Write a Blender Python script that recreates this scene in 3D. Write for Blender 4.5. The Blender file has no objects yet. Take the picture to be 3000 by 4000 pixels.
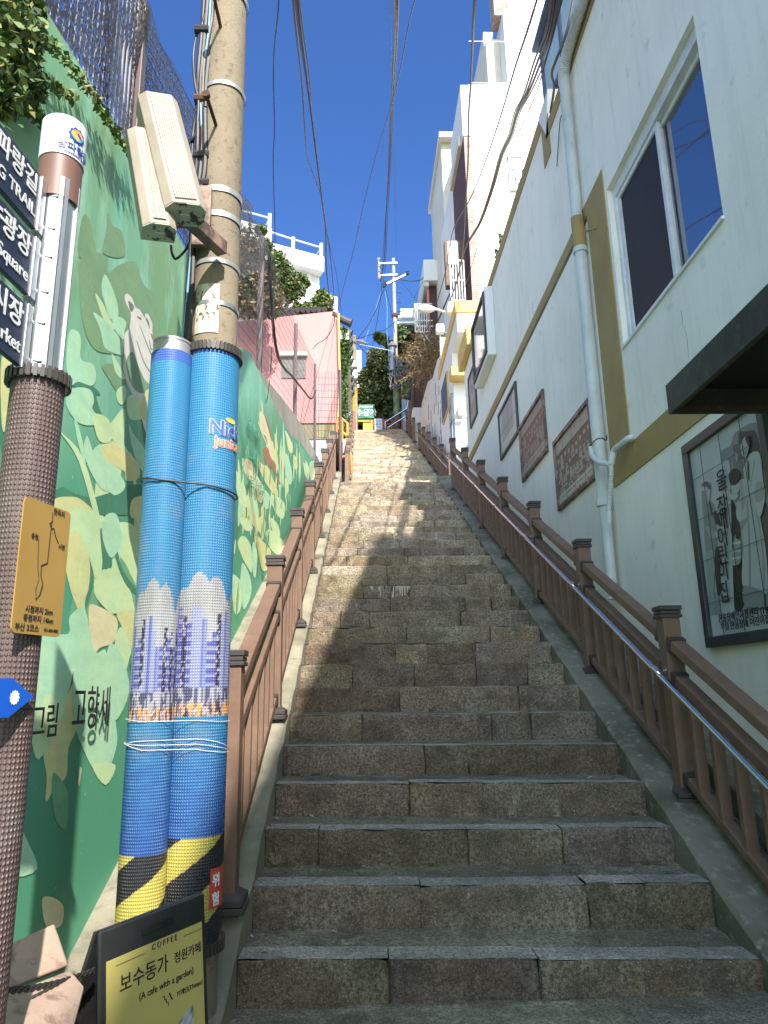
import bpy, math, random
from math import sin, cos, pi, radians, atan2, sqrt
from mathutils import Vector, Matrix, noise
random.seed(7)
SC = bpy.context.scene
COL = SC.collection
# ---------------------------------------------------------------- camera
F = 2800.0; PITCH = radians(13.85); YAW = radians(2.0); ROLL = radians(1.1)
O = Vector((0, 0, 1.24))
fw = Vector((sin(YAW)*cos(PITCH), cos(YAW)*cos(PITCH), sin(PITCH)))
rt0 = Vector((cos(YAW), -sin(YAW), 0)); up0 = rt0.cross(fw)
rt = rt0*cos(ROLL) - up0*sin(ROLL); up = up0*cos(ROLL) + rt0*sin(ROLL)
cd = bpy.data.cameras.new('camera'); cam = bpy.data.objects.new('camera', cd); COL.objects.link(cam)
cam.matrix_world = Matrix(((rt.x, up.x, -fw.x, O.x), (rt.y, up.y, -fw.y, O.y), (rt.z, up.z, -fw.z, O.z), (0, 0, 0, 1)))
cd.sensor_fit = 'VERTICAL'; cd.sensor_height = 24.0; cd.lens = 24.0*F/4000.0
cd.clip_start = 0.05; cd.clip_end = 2000
SC.camera = cam
SC.render.resolution_x = 768; SC.render.resolution_y = 1024
def at(px, py, ax, val):
    'the point of a real plane (x, y or z = val) seen at a photo position'
    d = fw + rt*((px-1500)/F) + up*((2000-py)/F)
    i = 'xyz'.index(ax)
    return O + d*((val-O[i])/d[i])
# ---------------------------------------------------------------- light
LD = Vector((-.33, 1.1, -1.0)).normalized()          # the way the sunlight travels
w = bpy.data.worlds.new('World'); SC.world = w; w.use_nodes = True
nt = w.node_tree; nt.nodes.clear()
sky = nt.nodes.new('ShaderNodeTexSky'); sky.sky_type = 'NISHITA'; sky.sun_disc = False
sky.sun_elevation = math.asin(-LD.z); sky.sun_rotation = atan2(-LD.x, -LD.y)
sky.altitude = 100; sky.air_density = 1.2; sky.dust_density = 0.3; sky.ozone_density = 4.5
bg = nt.nodes.new('ShaderNodeBackground'); bg.inputs[1].default_value = 0.15
ow = nt.nodes.new('ShaderNodeOutputWorld')
# added white glow round the sun fills the shade; far side tinted deep blue
tcw = nt.nodes.new('ShaderNodeTexCoord'); dt = nt.nodes.new('ShaderNodeVectorMath'); dt.operation = 'DOT_PRODUCT'; dt.inputs[1].default_value = tuple(-LD)
nt.links.new(tcw.outputs['Generated'], dt.inputs[0]); mr = nt.nodes.new('ShaderNodeMapRange'); mr.interpolation_type = 'SMOOTHSTEP'
mr.inputs['From Min'].default_value = .25; mr.inputs['From Max'].default_value = 1.0; nt.links.new(dt.outputs['Value'], mr.inputs['Value'])
mx = nt.nodes.new('ShaderNodeMix'); mx.data_type = 'RGBA'; mx.inputs[6].default_value = (.36, .52, .80, 1); mx.inputs[7].default_value = (3.2, 2.7, 2.1, 1)
nt.links.new(mr.outputs[0], mx.inputs[0]); mu = nt.nodes.new('ShaderNodeMix'); mu.data_type = 'RGBA'; mu.blend_type = 'MULTIPLY'; mu.inputs[0].default_value = 1
nt.links.new(sky.outputs[0], mu.inputs[6]); nt.links.new(mx.outputs[2], mu.inputs[7])
nt.links.new(mu.outputs[2], bg.inputs[0]); nt.links.new(bg.outputs[0], ow.inputs[0])
sl = bpy.data.lights.new('sun', 'SUN'); sl.energy = 5.0; sl.angle = radians(.53); sl.color = (1, .94, .85)
so = bpy.data.objects.new('sun', sl); COL.objects.link(so)
so.rotation_euler = LD.to_track_quat('-Z', 'Y').to_euler(); so.location = (5, -10, 30)
SC.view_settings.view_transform = 'Standard'; SC.view_settings.look = 'None'
SC.view_settings.exposure = 0.95; SC.view_settings.gamma = 1
SC.cycles.max_bounces = 8; SC.cycles.diffuse_bounces = 5; SC.cycles.transparent_max_bounces = 24
# ---------------------------------------------------------------- materials
def lin(c):
    return tuple((x/255/12.92 if x/255 <= .04045 else ((x/255+.055)/1.055)**2.4) for x in c)
def newmat(name):
    m = bpy.data.materials.new(name); m.use_nodes = True; n = m.node_tree; n.nodes.clear()
    out = n.nodes.new('ShaderNodeOutputMaterial'); b = n.nodes.new('ShaderNodeBsdfPrincipled')
    n.links.new(b.outputs[0], out.inputs[0]); return m, n, b
def nd(n, t, **k):
    x = n.nodes.new(t)
    for a, v in k.items(): setattr(x, a, v)
    return x
def noisen(n, co, scale, detail=4, rough=.6, stretch=None, dist=0):
    if stretch:
        mp = nd(n, 'ShaderNodeMapping'); mp.inputs['Scale'].default_value = stretch
        n.links.new(co, mp.inputs[0]); co = mp.outputs[0]
    t = nd(n, 'ShaderNodeTexNoise'); t.inputs['Scale'].default_value = scale; t.inputs['Detail'].default_value = detail
    t.inputs['Roughness'].default_value = rough; t.inputs['Distortion'].default_value = dist
    n.links.new(co, t.inputs['Vector']); return t.outputs['Fac']
def rampn(n, f, lo, hi):
    r = nd(n, 'ShaderNodeMapRange'); r.inputs['From Min'].default_value = lo; r.inputs['From Max'].default_value = hi
    n.links.new(f, r.inputs['Value']); return r.outputs[0]
def mixn(n, f, a, b, mode='MIX'):
    m = nd(n, 'ShaderNodeMix', data_type='RGBA', blend_type=mode)
    for s, v in ((0, f), (6, a), (7, b)):
        if hasattr(v, 'is_linked') or hasattr(v, 'links'): n.links.new(v, m.inputs[s])
        elif s == 0: m.inputs[0].default_value = v
        else: m.inputs[s].default_value = (*v[:3], 1)
    return m.outputs[2]
def mathn(n, op, a, b=None):
    m = nd(n, 'ShaderNodeMath', operation=op)
    for i, v in enumerate((a, b)):
        if v is None: continue
        if isinstance(v, (int, float)): m.inputs[i].default_value = v
        else: n.links.new(v, m.inputs[i])
    return m.outputs[0]
def bumpn(n, b, f, dist, strength=1):
    bp = nd(n, 'ShaderNodeBump'); bp.inputs['Distance'].default_value = dist; bp.inputs['Strength'].default_value = strength
    n.links.new(f, bp.inputs['Height']); n.links.new(bp.outputs[0], b.inputs['Normal']); return bp
def mat(name, c, c2=None, scale=3, lo=.4, hi=.65, c3=None, scale3=25, lo3=.55, hi3=.7, rough=.8, metal=0, bump=0, bscale=80,
        streak=None, attr=None, spec=None, stretch=None):
    m, n, b = newmat(name)
    tc = nd(n, 'ShaderNodeTexCoord').outputs['Object']
    col = None
    if attr:
        a = nd(n, 'ShaderNodeAttribute'); a.attribute_name = attr; col = a.outputs['Color']
        if c: col = mixn(n, 1.0, col, c, 'MULTIPLY')
    base = col if col is not None else c
    if c2: base = mixn(n, rampn(n, noisen(n, tc, scale, stretch=stretch), lo, hi), base, c2)
    if c3: base = mixn(n, rampn(n, noisen(n, tc, scale3), lo3, hi3), base, c3)
    if streak:   # (colour, amount): rain streaks running down
        f = rampn(n, noisen(n, tc, 1.0, 5, .65, (9, 9, .7)), .5, .78)
        f = mathn(n, 'MULTIPLY', f, streak[1]); base = mixn(n, f, base, streak[0])
    if hasattr(base, 'links') : n.links.new(base, b.inputs['Base Color'])
    else: b.inputs['Base Color'].default_value = (*base[:3], 1)
    b.inputs['Roughness'].default_value = rough; b.inputs['Metallic'].default_value = metal
    if spec is not None: b.inputs['Specular IOR Level'].default_value = spec
    if bump: bumpn(n, b, noisen(n, tc, bscale, 6, .7), bump)
    return m
L = lin
M = {}
M['plaster'] = mat('mint_plaster', (.90, .87, .75), (.80, .78, .66), .9, .42, .7, (.55, .58, .48), 5, .62, .8, .85, 0, .003, 45, streak=((.50, .52, .43), .35))
M['plasterfar'] = mat('white_plaster', (.78, .78, .75), (.70, .70, .67), 1.0, .45, .75, rough=.85, bump=.004, bscale=30, streak=((.5, .5, .46), .35))
M['whitewall'] = mat('white_paint_wall', (.72, .71, .68), (.64, .63, .60), .6, .4, .7, rough=.85, bump=.003, bscale=20, streak=((.60, .59, .55), .25))
M['creamwall'] = mat('cream_wall', (.64, .59, .48), (.58, .53, .43), .8, rough=.85, bump=.003, bscale=20)
M['band'] = mat('ochre_band', (.37, .265, .095), (.31, .22, .075), 2, rough=.75, bump=.002, bscale=60)
M['yellowband'] = mat('yellow_cornice', (.66, .45, .15), (.58, .38, .12), 2, rough=.75, bump=.002, bscale=60)
M['pink'] = mat('pink_wall', (.50, .225, .215), (.45, .20, .19), .5, .4, .7, rough=.85, bump=.003, bscale=25, streak=((.52, .33, .31), .25))
M['olive'] = mat('olive_wall', (.24, .21, .11), (.2, .17, .09), 1, rough=.85)
M['mural'] = None
M['concrete'] = mat('weathered_concrete', (.30, .27, .20), (.19, .175, .125), 2.2, .42, .62, (.16, .15, .11), 14, .55, .75, .9, 0, .006, 70)
M['moss'] = mat('mossy_concrete', (.21, .19, .145), (.105, .10, .065), 2.2, .4, .62, (.30, .28, .22), 17, .55, .72, .92, 0, .008, 60)
M['coping'] = mat('wall_coping', (.42, .39, .32), (.33, .30, .24), 1.6, .42, .62, (.22, .2, .16), 12, .6, .8, .9, 0, .005, 60)
M['ground'] = mat('hill_ground', (.20, .18, .14), (.13, .14, .08), .8, rough=.95, bump=.02, bscale=10)
M['landing'] = mat('landing_concrete', (.22, .215, .19), (.13, .135, .115), 2.4, .42, .6, (.36, .35, .31), 45, .58, .7, .85, 0, .005, 90)
M['postbrown'] = mat('brown_composite', (.185, .112, .078), (.16, .097, .068), 6, rough=.55, c3=(.225, .14, .10), scale3=7, lo3=.52, hi3=.75, bump=.0006, bscale=200, spec=.35)
M['cap'] = mat('dark_cap', (.045, .038, .036), (.06, .05, .047), 10, rough=.5)
M['steel'] = mat('polished_steel', (.62, .62, .64), rough=.16, metal=1)
M['alu'] = mat('aluminium', (.50, .52, .55), (.42, .44, .47), 4, rough=.35, metal=.85)
M['greysteel'] = mat('galvanised_steel', (.42, .43, .44), (.32, .32, .33), 8, rough=.45, metal=.5)
M['dark'] = mat('black_plastic', (.018, .018, .02), (.03, .03, .032), 10, rough=.45)
M['cable'] = mat('cable_rubber', (.022, .02, .022), (.035, .03, .03), 20, rough=.5)
M['cablegrey'] = mat('cable_grey', (.16, .15, .14), (.10, .09, .09), 12, rough=.6)
M['cableblue'] = mat('cable_blue', (.15, .38, .62), rough=.5)
M['rust'] = mat('rusty_iron', (.11, .05, .028), (.055, .025, .016), 14, rough=.85, bump=.002, bscale=90)
M['pole'] = mat('pole_concrete', (.265, .215, .15), (.20, .165, .115), 2.5, .38, .62, (.12, .10, .07), 30, .56, .70, .88, 0, .004, 110, streak=((.22, .15, .09), .35))
M['polewhite'] = mat('pale_concrete', (.36, .36, .34), (.28, .28, .27), 2, rough=.85, bump=.003, bscale=60)
M['brick'] = None
M['glassdark'] = mat('dark_insect_screen', (.02, .022, .024), rough=.6, spec=.3)
M['glasssky'] = mat('window_glass', (.01, .02, .06), rough=.03, spec=1.0); M['glasssky'].node_tree.nodes['Principled BSDF'].inputs['IOR'].default_value = 2.4
M['glassteal'] = mat('teal_glass', (.06, .30, .36), (.04, .2, .27), 2, rough=.12)
M['greenglass'] = mat('green_window_glass', (.10, .17, .15), (.16, .26, .22), 2, rough=.2)
M['frost'] = mat('frosted_glass', (.50, .62, .58), (.40, .52, .5), 2, rough=.35)
M['pvc'] = mat('white_pvc', (.72, .72, .70), (.60, .60, .57), 5, rough=.45, streak=((.38, .37, .33), .5))
M['pipe'] = mat('painted_drainpipe', (.60, .64, .62), (.50, .53, .5), 3, rough=.5, streak=((.3, .3, .26), .4))
M['awning'] = mat('weathered_green_metal', (.050, .058, .045), (.028, .032, .026), 3, .4, .6, (.085, .085, .06), 13, .55, .75, .7, 0, .003, 40)
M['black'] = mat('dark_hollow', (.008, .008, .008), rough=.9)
M['navy'] = mat('navy_sign_sheet', (.012, .022, .060), (.016, .028, .07), 4, rough=.4)
M['white'] = mat('white_lettering', (.75, .76, .78), rough=.5)
M['black_ink'] = mat('black_lettering', (.02, .02, .02), rough=.6)
M['collar'] = mat('brown_collar', (.17, .085, .066), (.15, .075, .06), 6, rough=.5)
M['whitecap'] = mat('white_enamel', (.72, .73, .76), rough=.3)
M['beige'] = mat('beige_enamel', (.34, .295, .235), (.29, .25, .20), 5, rough=.5)
M['mould'] = mat('mouldy_underside', (.42, .42, .33), (.07, .055, .04), 26, .56, .62, rough=.8)
M['ochreplate'] = mat('ochre_plate', (.37, .225, .065), (.33, .20, .055), 4, rough=.4)
M['blueplate'] = mat('blue_plate', (.01, .10, .55), rough=.4)
M['paper'] = mat('old_paper', (.62, .58, .50), (.50, .45, .37), 8, rough=.8)
M['cardboard'] = mat('pink_sandstone', (.38, .27, .21), (.31, .215, .165), 5, .4, .65, (.20, .13, .10), 22, .54, .68, .85, 0, .002, 90)
M['yellow'] = mat('yellow_board', (.50, .42, .13), (.47, .39, .12), 3, rough=.6)
M['signyellow'] = mat('yellow_paint', (.72, .40, .03), (.62, .34, .03), 5, rough=.5)
M['orange'] = mat('orange_paint', (.66, .27, .03), (.50, .19, .03), 8, rough=.5)
M['redpaint'] = mat('red_orange_paint', (.55, .10, .04), (.45, .08, .03), 8, rough=.5)
M['greensign'] = mat('green_fascia', (.03, .17, .085), (.035, .19, .10), 3, rough=.5)
M['whitesign'] = mat('white_sign_panel', (.62, .64, .80), rough=.5)
M['wood'] = mat('brown_wood', (.16, .085, .05), (.10, .055, .035), 8, rough=.7)
M['woodsoffit'] = mat('wood_soffit', (.30, .13, .06), (.25, .10, .045), 9, rough=.7)
M['tile'] = mat('black_roof_tile', (.035, .035, .037), (.06, .06, .06), 6, rough=.6)
M['fence'] = mat('fence_post_brown', (.075, .045, .043), (.1, .06, .055), 6, rough=.5)
M['wire'] = mat('fence_wire', (.06, .04, .045), rough=.5)
M['wirelight'] = mat('fence_wire_pale', (.30, .28, .30), rough=.45)
M['leafA'] = mat('leaf_green', (.075, .14, .025), (.12, .19, .04), 9, rough=.6)
M['leafB'] = mat('leaf_dark', (.035, .075, .018), (.05, .10, .025), 9, rough=.6)
M['leafC'] = mat('leaf_olive', (.10, .105, .035), (.13, .09, .04), 9, rough=.6)
M['leafY'] = mat('leaf_yellow', (.26, .27, .06), (.20, .16, .07), 9, rough=.6)
M['leafR'] = mat('leaf_bronze', (.11, .06, .03), (.07, .06, .03), 9, rough=.6)
M['dry'] = mat('dry_straw', (.30, .19, .10), (.22, .13, .07), 9, rough=.8)
M['bark'] = mat('bark', (.09, .065, .045), (.05, .04, .03), 9, rough=.9, bump=.01, bscale=30)
M['winwhite'] = mat('window_frame_white', (.72, .73, .71), (.60, .60, .58), 5, rough=.4)
M['framedark'] = mat('picture_frame', (.035, .042, .045), (.05, .055, .055), 6, rough=.45)
M['framerust'] = mat('weathered_frame', (.10, .062, .05), (.30, .20, .15), 7, .48, .6, rough=.5)
M['jade'] = mat('pale_jade_strip', (.50, .62, .58), rough=.7)
M['lampgrey'] = mat('lamp_grey', (.5, .52, .52), rough=.4)
M['paint'] = mat('painted_surface', None, attr='Col', rough=.7)
M['printed'] = mat('glazed_tile_print', None, attr='Col', rough=.45, spec=.25)
def brick(name, c1, c2, cm, sc=1.0):
    m, n, b = newmat(name)
    g = nd(n, 'ShaderNodeTexCoord').outputs['Object']
    sp = nd(n, 'ShaderNodeSeparateXYZ'); n.links.new(g, sp.inputs[0])
    cb = nd(n, 'ShaderNodeCombineXYZ'); n.links.new(mathn(n, 'ADD', sp.outputs[0], sp.outputs[1]), cb.inputs[0]); n.links.new(sp.outputs[2], cb.inputs[1])
    t = nd(n, 'ShaderNodeTexBrick'); t.inputs['Scale'].default_value = sc
    t.inputs['Brick Width'].default_value = .23; t.inputs['Row Height'].default_value = .075*1.1; t.inputs['Mortar Size'].default_value = .011
    t.inputs['Color1'].default_value = (*c1, 1); t.inputs['Color2'].default_value = (*c2, 1); t.inputs['Mortar'].default_value = (*cm, 1)
    n.links.new(cb.outputs[0], t.inputs['Vector'])
    n.links.new(mixn(n, rampn(n, noisen(n, g, 3), .4, .7), t.outputs[0], tuple(x*.7 for x in c1)), b.inputs['Base Color'])
    b.inputs['Roughness'].default_value = .85; bumpn(n, b, t.outputs['Fac'], -.006)
    return m
M['brick'] = brick('dark_brick', (.13, .055, .048), (.10, .045, .042), (.06, .045, .04))
M['bricklight'] = brick('pale_brick', (.34, .21, .17), (.40, .28, .23), (.48, .46, .42))
def granite(name, base, dark, warm):
    m, n, b = newmat(name)
    tc = nd(n, 'ShaderNodeTexCoord').outputs['Object']
    a = nd(n, 'ShaderNodeAttribute'); a.attribute_name = 'Col'
    c = mixn(n, rampn(n, noisen(n, tc, 2.2, 4), .38, .62), base, warm)
    c = mixn(n, rampn(n, noisen(n, tc, 5, 6, .75), .46, .64), c, dark)
    c = mixn(n, rampn(n, noisen(n, tc, 9, 3, .6, (1, 1, .3)), .60, .72), c, tuple(x*1.25 for x in base))
    c = mixn(n, rampn(n, noisen(n, tc, 60, 5, .85), .42, .58), tuple(x*.28 for x in base), c)
    c = mixn(n, rampn(n, noisen(n, tc, 130, 3, .8), .58, .70), c, tuple(min(1, x*1.75) for x in base))
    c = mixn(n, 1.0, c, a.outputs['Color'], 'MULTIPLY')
    n.links.new(c, b.inputs['Base Color']); b.inputs['Roughness'].default_value = .88
    b.inputs['Specular IOR Level'].default_value = .3
    s = mathn(n, 'ADD', mathn(n, 'MULTIPLY', noisen(n, tc, 55, 5, .75), 1.0), mathn(n, 'MULTIPLY', noisen(n, tc, 14, 3, .6), .8))
    bumpn(n, b, s, .03)
    return m
M['granite'] = granite('granite_riser', (.53, .485, .385), (.19, .155, .12), (.39, .29, .20))
M['nosing'] = granite('granite_nosing', (.80, .75, .64), (.36, .33, .28), (.56, .51, .42))
M['tread'] = granite('tread_concrete', (.54, .49, .37), (.13, .125, .09), (.28, .26, .19))
# ---------------------------------------------------------------- mesh helpers
class MB:
    def __init__(s): s.v = []; s.f = []; s.m = []; s.c = []
    def quad(s, a, b, c, d, mi=0, col=None):
        i = len(s.v); s.v += [Vector(a), Vector(b), Vector(c), Vector(d)]; s.f.append((i, i+1, i+2, i+3)); s.m.append(mi); s.c.append(col)
    def poly(s, pts, mi=0, col=None):
        i = len(s.v); s.v += [Vector(p) for p in pts]; s.f.append(tuple(range(i, i+len(pts)))); s.m.append(mi); s.c.append(col)
    def hexa(s, p, mi=0, col=None):      # 8 points: bottom 4 (ccw), top 4
        i = len(s.v); s.v += [Vector(q) for q in p]
        for f in ((3, 2, 1, 0), (4, 5, 6, 7), (0, 1, 5, 4), (1, 2, 6, 5), (2, 3, 7, 6), (3, 0, 4, 7)):
            s.f.append(tuple(i+k for k in f)); s.m.append(mi); s.c.append(col)
    def box(s, x0, y0, z0, x1, y1, z1, mi=0, col=None):
        s.hexa([(x0, y0, z0), (x1, y0, z0), (x1, y1, z0), (x0, y1, z0), (x0, y0, z1), (x1, y0, z1), (x1, y1, z1), (x0, y1, z1)], mi, col)
    def bar(s, p, q, wd, ht, mi=0, upv=(0, 0, 1)):      # box along a segment
        p = Vector(p); q = Vector(q); d = (q-p).normalized(); u = Vector(upv)
        sd = d.cross(u)
        if sd.length < 1e-4: sd = d.cross(Vector((1, 0, 0)))
        sd.normalize(); u = sd.cross(d).normalized(); a = sd*wd/2; b = u*ht/2
        s.hexa([p-a-b, p+a-b, q+a-b, q-a-b, p-a+b, p+a+b, q+a+b, q-a+b], mi)
    def tube(s, pts, r, n=8, mi=0, cap=True, r2=None):
        pts = [Vector(p) for p in pts]; N = len(pts); rings = []
        ref = Vector((0, 0, 1))
        d0 = (pts[1]-pts[0]).normalized()
        if abs(d0.dot(ref)) > .95: ref = Vector((1, 0, 0))
        sd = d0.cross(ref).normalized()
        for k, p in enumerate(pts):
            d = (pts[min(k+1, N-1)]-pts[max(k-1, 0)]).normalized()
            sd = (sd-d*sd.dot(d)).normalized(); u = d.cross(sd)
            rr = r[k] if isinstance(r, (list, tuple)) else (r if r2 is None else r+(r2-r)*k/(N-1))
            i = len(s.v); rings.append(i)
            for j in range(n):
                a = 2*pi*j/n; s.v.append(p+(sd*cos(a)+u*sin(a))*rr)
        for k in range(N-1):
            a, b = rings[k], rings[k+1]
            for j in range(n):
                j2 = (j+1) % n; s.f.append((a+j, a+j2, b+j2, b+j)); s.m.append(mi); s.c.append(None)
        if cap:
            s.f.append(tuple(rings[0]+j for j in reversed(range(n)))); s.m.append(mi); s.c.append(None)
            s.f.append(tuple(rings[-1]+j for j in range(n))); s.m.append(mi); s.c.append(None)
    def prism(s, poly, vec, mi=0, col=None):            # a planar outline pushed along a vector
        vec = Vector(vec); n = len(poly); i = len(s.v); s.v += [Vector(p) for p in poly]+[Vector(p)+vec for p in poly]
        s.f.append(tuple(range(i, i+n))); s.f.append(tuple(reversed(range(i+n, i+2*n)))); s.m += [mi, mi]; s.c += [col, col]
        for k in range(n):
            k2 = (k+1) % n; s.f.append((i+k, i+n+k, i+n+k2, i+k2)); s.m.append(mi); s.c.append(col)
    def build(s, name, mats, parent=None, smooth=False, bevel=0, fixn=True):
        if not isinstance(mats, (list, tuple)): mats = [mats]
        me = bpy.data.meshes.new(name)
        off = parent_loc(parent)
        me.from_pydata([tuple(v-off) for v in s.v], [], s.f)
        for m in mats: me.materials.append(M[m] if isinstance(m, str) else m)
        if len(mats) > 1: me.polygons.foreach_set('material_index', s.m)
        if any(c is not None for c in s.c):
            ca = me.color_attributes.new('Col', 'FLOAT_COLOR', 'CORNER'); buf = []
            for p in me.polygons:
                c = s.c[p.index] or (1, 1, 1); buf += [c[0], c[1], c[2], 1]*len(p.vertices)
            ca.data.foreach_set('color', buf)
        if fixn:
            import bmesh
            bm = bmesh.new(); bm.from_mesh(me); bmesh.ops.recalc_face_normals(bm, faces=bm.faces); bm.to_mesh(me); bm.free()
        if smooth:
            me.shade_smooth(); me.set_sharp_from_angle(angle=radians(35))
        o = bpy.data.objects.new(name, me); COL.objects.link(o)
        if parent is not None: o.parent = parent
        if bevel:
            b = o.modifiers.new('bevel', 'BEVEL'); b.width = bevel; b.segments = 2; b.limit_method = 'ANGLE'; b.harden_normals = False
        return o
def parent_loc(p):
    v = Vector((0, 0, 0))
    while p is not None: v += p.location; p = p.parent
    return v
def thing(name, label, cat, loc=(0, 0, 0), group=None):
    o = bpy.data.objects.new(name, None); COL.objects.link(o); o.location = loc; o.empty_display_size = .1
    return tag(o, label, cat, group)
def tag(o, label, cat, group=None):
    o['label'] = label; o['category'] = cat
    if group: o['group'] = group
    return o
def struct(o): o['kind'] = 'structure'; return o
def grid_paint(name, mat_, parent, P, nu, nv, colf, fix=False):
    'a fine sheet P(u,v) painted by colf(u,v)'
    me = bpy.data.meshes.new(name); off = parent_loc(parent); vs = []; cs = []
    for j in range(nv+1):
        for i in range(nu+1):
            vs.append(tuple(Vector(P(i/nu, j/nv))-off)); c = colf(i/nu, j/nv); cs += [c[0], c[1], c[2], 1]
    fs = [(j*(nu+1)+i, j*(nu+1)+i+1, (j+1)*(nu+1)+i+1, (j+1)*(nu+1)+i) for j in range(nv) for i in range(nu)]
    me.from_pydata(vs, [], fs); me.materials.append(M[mat_] if isinstance(mat_, str) else mat_)
    ca = me.color_attributes.new('Col', 'FLOAT_COLOR', 'POINT'); ca.data.foreach_set('color', cs); me.shade_smooth()
    o = bpy.data.objects.new(name, me); COL.objects.link(o)
    if parent is not None: o.parent = parent
    return o
def text(body, size, mt, origin, xdir, updir, parent, name='lettering', align='CENTER', ext=.0012, bendf=None, xs=1.0, bold=0):
    cu = bpy.data.curves.new(name, 'FONT'); cu.body = body; cu.size = size; cu.align_x = align; cu.align_y = 'CENTER'; cu.extrude = ext
    cu.offset = bold; cu.resolution_u = 3
    to = bpy.data.objects.new(name, cu); COL.objects.link(to)
    dg = bpy.context.evaluated_depsgraph_get(); me = bpy.data.meshes.new_from_object(to.evaluated_get(dg)); me.name = name
    bpy.data.objects.remove(to); bpy.data.curves.remove(cu)
    X = Vector(xdir).normalized(); U = Vector(updir).normalized(); N = X.cross(U).normalized(); o0 = Vector(origin); off = parent_loc(parent)
    for v in me.vertices:
        if bendf: p = bendf(v.co.x*xs, v.co.y, v.co.z)
        else: p = o0+X*v.co.x*xs+U*v.co.y+N*v.co.z
        v.co = p-off
    me.materials.clear(); me.materials.append(M[mt])
    o = bpy.data.objects.new(name, me); COL.objects.link(o)
    if parent is not None: o.parent = parent
    return o
def leaves(name, mats, parent, pts, n, size, spread, stretch=(1, 1, 1), droop=0):
    'many small leaf faces scattered round the given points (x, y, z, weight radius)'
    mb = MB(); rnd = random.Random(len(name)+n)
    for k in range(n):
        p = pts[rnd.randrange(len(pts))]; r = p[3] if len(p) > 3 else spread
        d = Vector((rnd.gauss(0, 1), rnd.gauss(0, 1), rnd.gauss(0, 1)))
        d = d.normalized()*(r*rnd.random()**.45)
        c = Vector(p[:3])+Vector((d.x*stretch[0], d.y*stretch[1], d.z*stretch[2]))
        a = Vector((rnd.gauss(0, 1), rnd.gauss(0, 1), rnd.gauss(0, .7)-droop)).normalized()
        b = a.cross(Vector((rnd.gauss(0, 1), rnd.gauss(0, 1), rnd.gauss(0, 1)))).normalized()
        s = size*(.6+.8*rnd.random()); wd = b*s*.28
        mi = min(len(mats)-1, int(rnd.random()*len(mats)))
        mb.poly([c-a*s*.5, c-a*s*.05+wd, c+a*s*.5, c-a*s*.05-wd], mi)
    return mb.build(name, mats, parent, fixn=False)
def catenary(a, b, sag, n=14):
    a = Vector(a); b = Vector(b)
    return [a.lerp(b, t/n)-Vector((0, 0, sag*4*(t/n)*(1-t/n))) for t in range(n+1)]
def smoothpts(pts, k=6):
    'Catmull-Rom through the points'
    P = [Vector(p) for p in pts]; P = [P[0]*2-P[1]]+P+[P[-1]*2-P[-2]]; out = []
    for i in range(1, len(P)-2):
        for j in range(k):
            t = j/k; a, b, c, d = P[i-1:i+3]
            out.append(.5*((2*b)+(c-a)*t+(2*a-5*b+4*c-d)*t*t+(3*b-a-3*c+d)*t**3))
    out.append(P[-2]); return out
# ================================================================ the setting
R_ = .18; T_ = .378; Y1 = 3.28
def nos(y): return R_+(y-Y1)*R_/T_                       # line of the lower flight's nosings
def nos2(y): return 5.4+(y-16.2)*R_/T_                   # line of the upper flight's nosings
def line(y): return nos(y) if y < 14.3 else (5.4 if y < 16.2 else nos2(y))
def xl(y): return -.52+.0109*(y-Y1)
def xr(y): return 1.645+.004*(y-Y1)
mb = MB(); mb.quad((-60, -40, -.02), (60, -40, -.02), (60, 3.5, -.02), (-60, 3.5, -.02))
mb.quad((-60, 3.5, -.03), (60, 3.5, -.03), (60, 16, 4.6), (-60, 16, 4.6)); mb.quad((-60, 16, 4.6), (60, 16, 4.6), (60, 33, 12.9), (-60, 33, 12.9))
mb.quad((-60, 33, 12.9), (60, 33, 12.9), (90, 400, 14), (-90, 400, 14))
struct(mb.build('ground', 'ground'))
def rough_grid(mb, P, nu, nv, amp, fr, mi, col, seed=0):
    i0 = len(mb.v)
    for j in range(nv+1):
        for i in range(nu+1):
            p = Vector(P(i/nu, j/nv)); mb.v.append(p+noise.noise_vector(p*fr+Vector((seed, 0, 0)))*amp)
    for j in range(nv):
        for i in range(nu):
            a = i0+j*(nu+1)+i; mb.f.append((a, a+1, a+nu+2, a+nu+1)); mb.m.append(mi); mb.c.append(col)
mb = MB()
rough_grid(mb, lambda u, v: (-3+6*u, .4+3.0*v, .003), 60, 30, .008, 3, 0, (1, 1, 1))
rough_grid(mb, lambda u, v: (-.3+1.2*u+.1*sin(v*9), 2.3+.95*v, .006+.006*sin(u*3.1)*sin(v*3)), 20, 16, .006, 6, 0, (1.25, 1.25, 1.2))
struct(mb.build('landing', 'tread', smooth=True, fixn=False))
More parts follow.
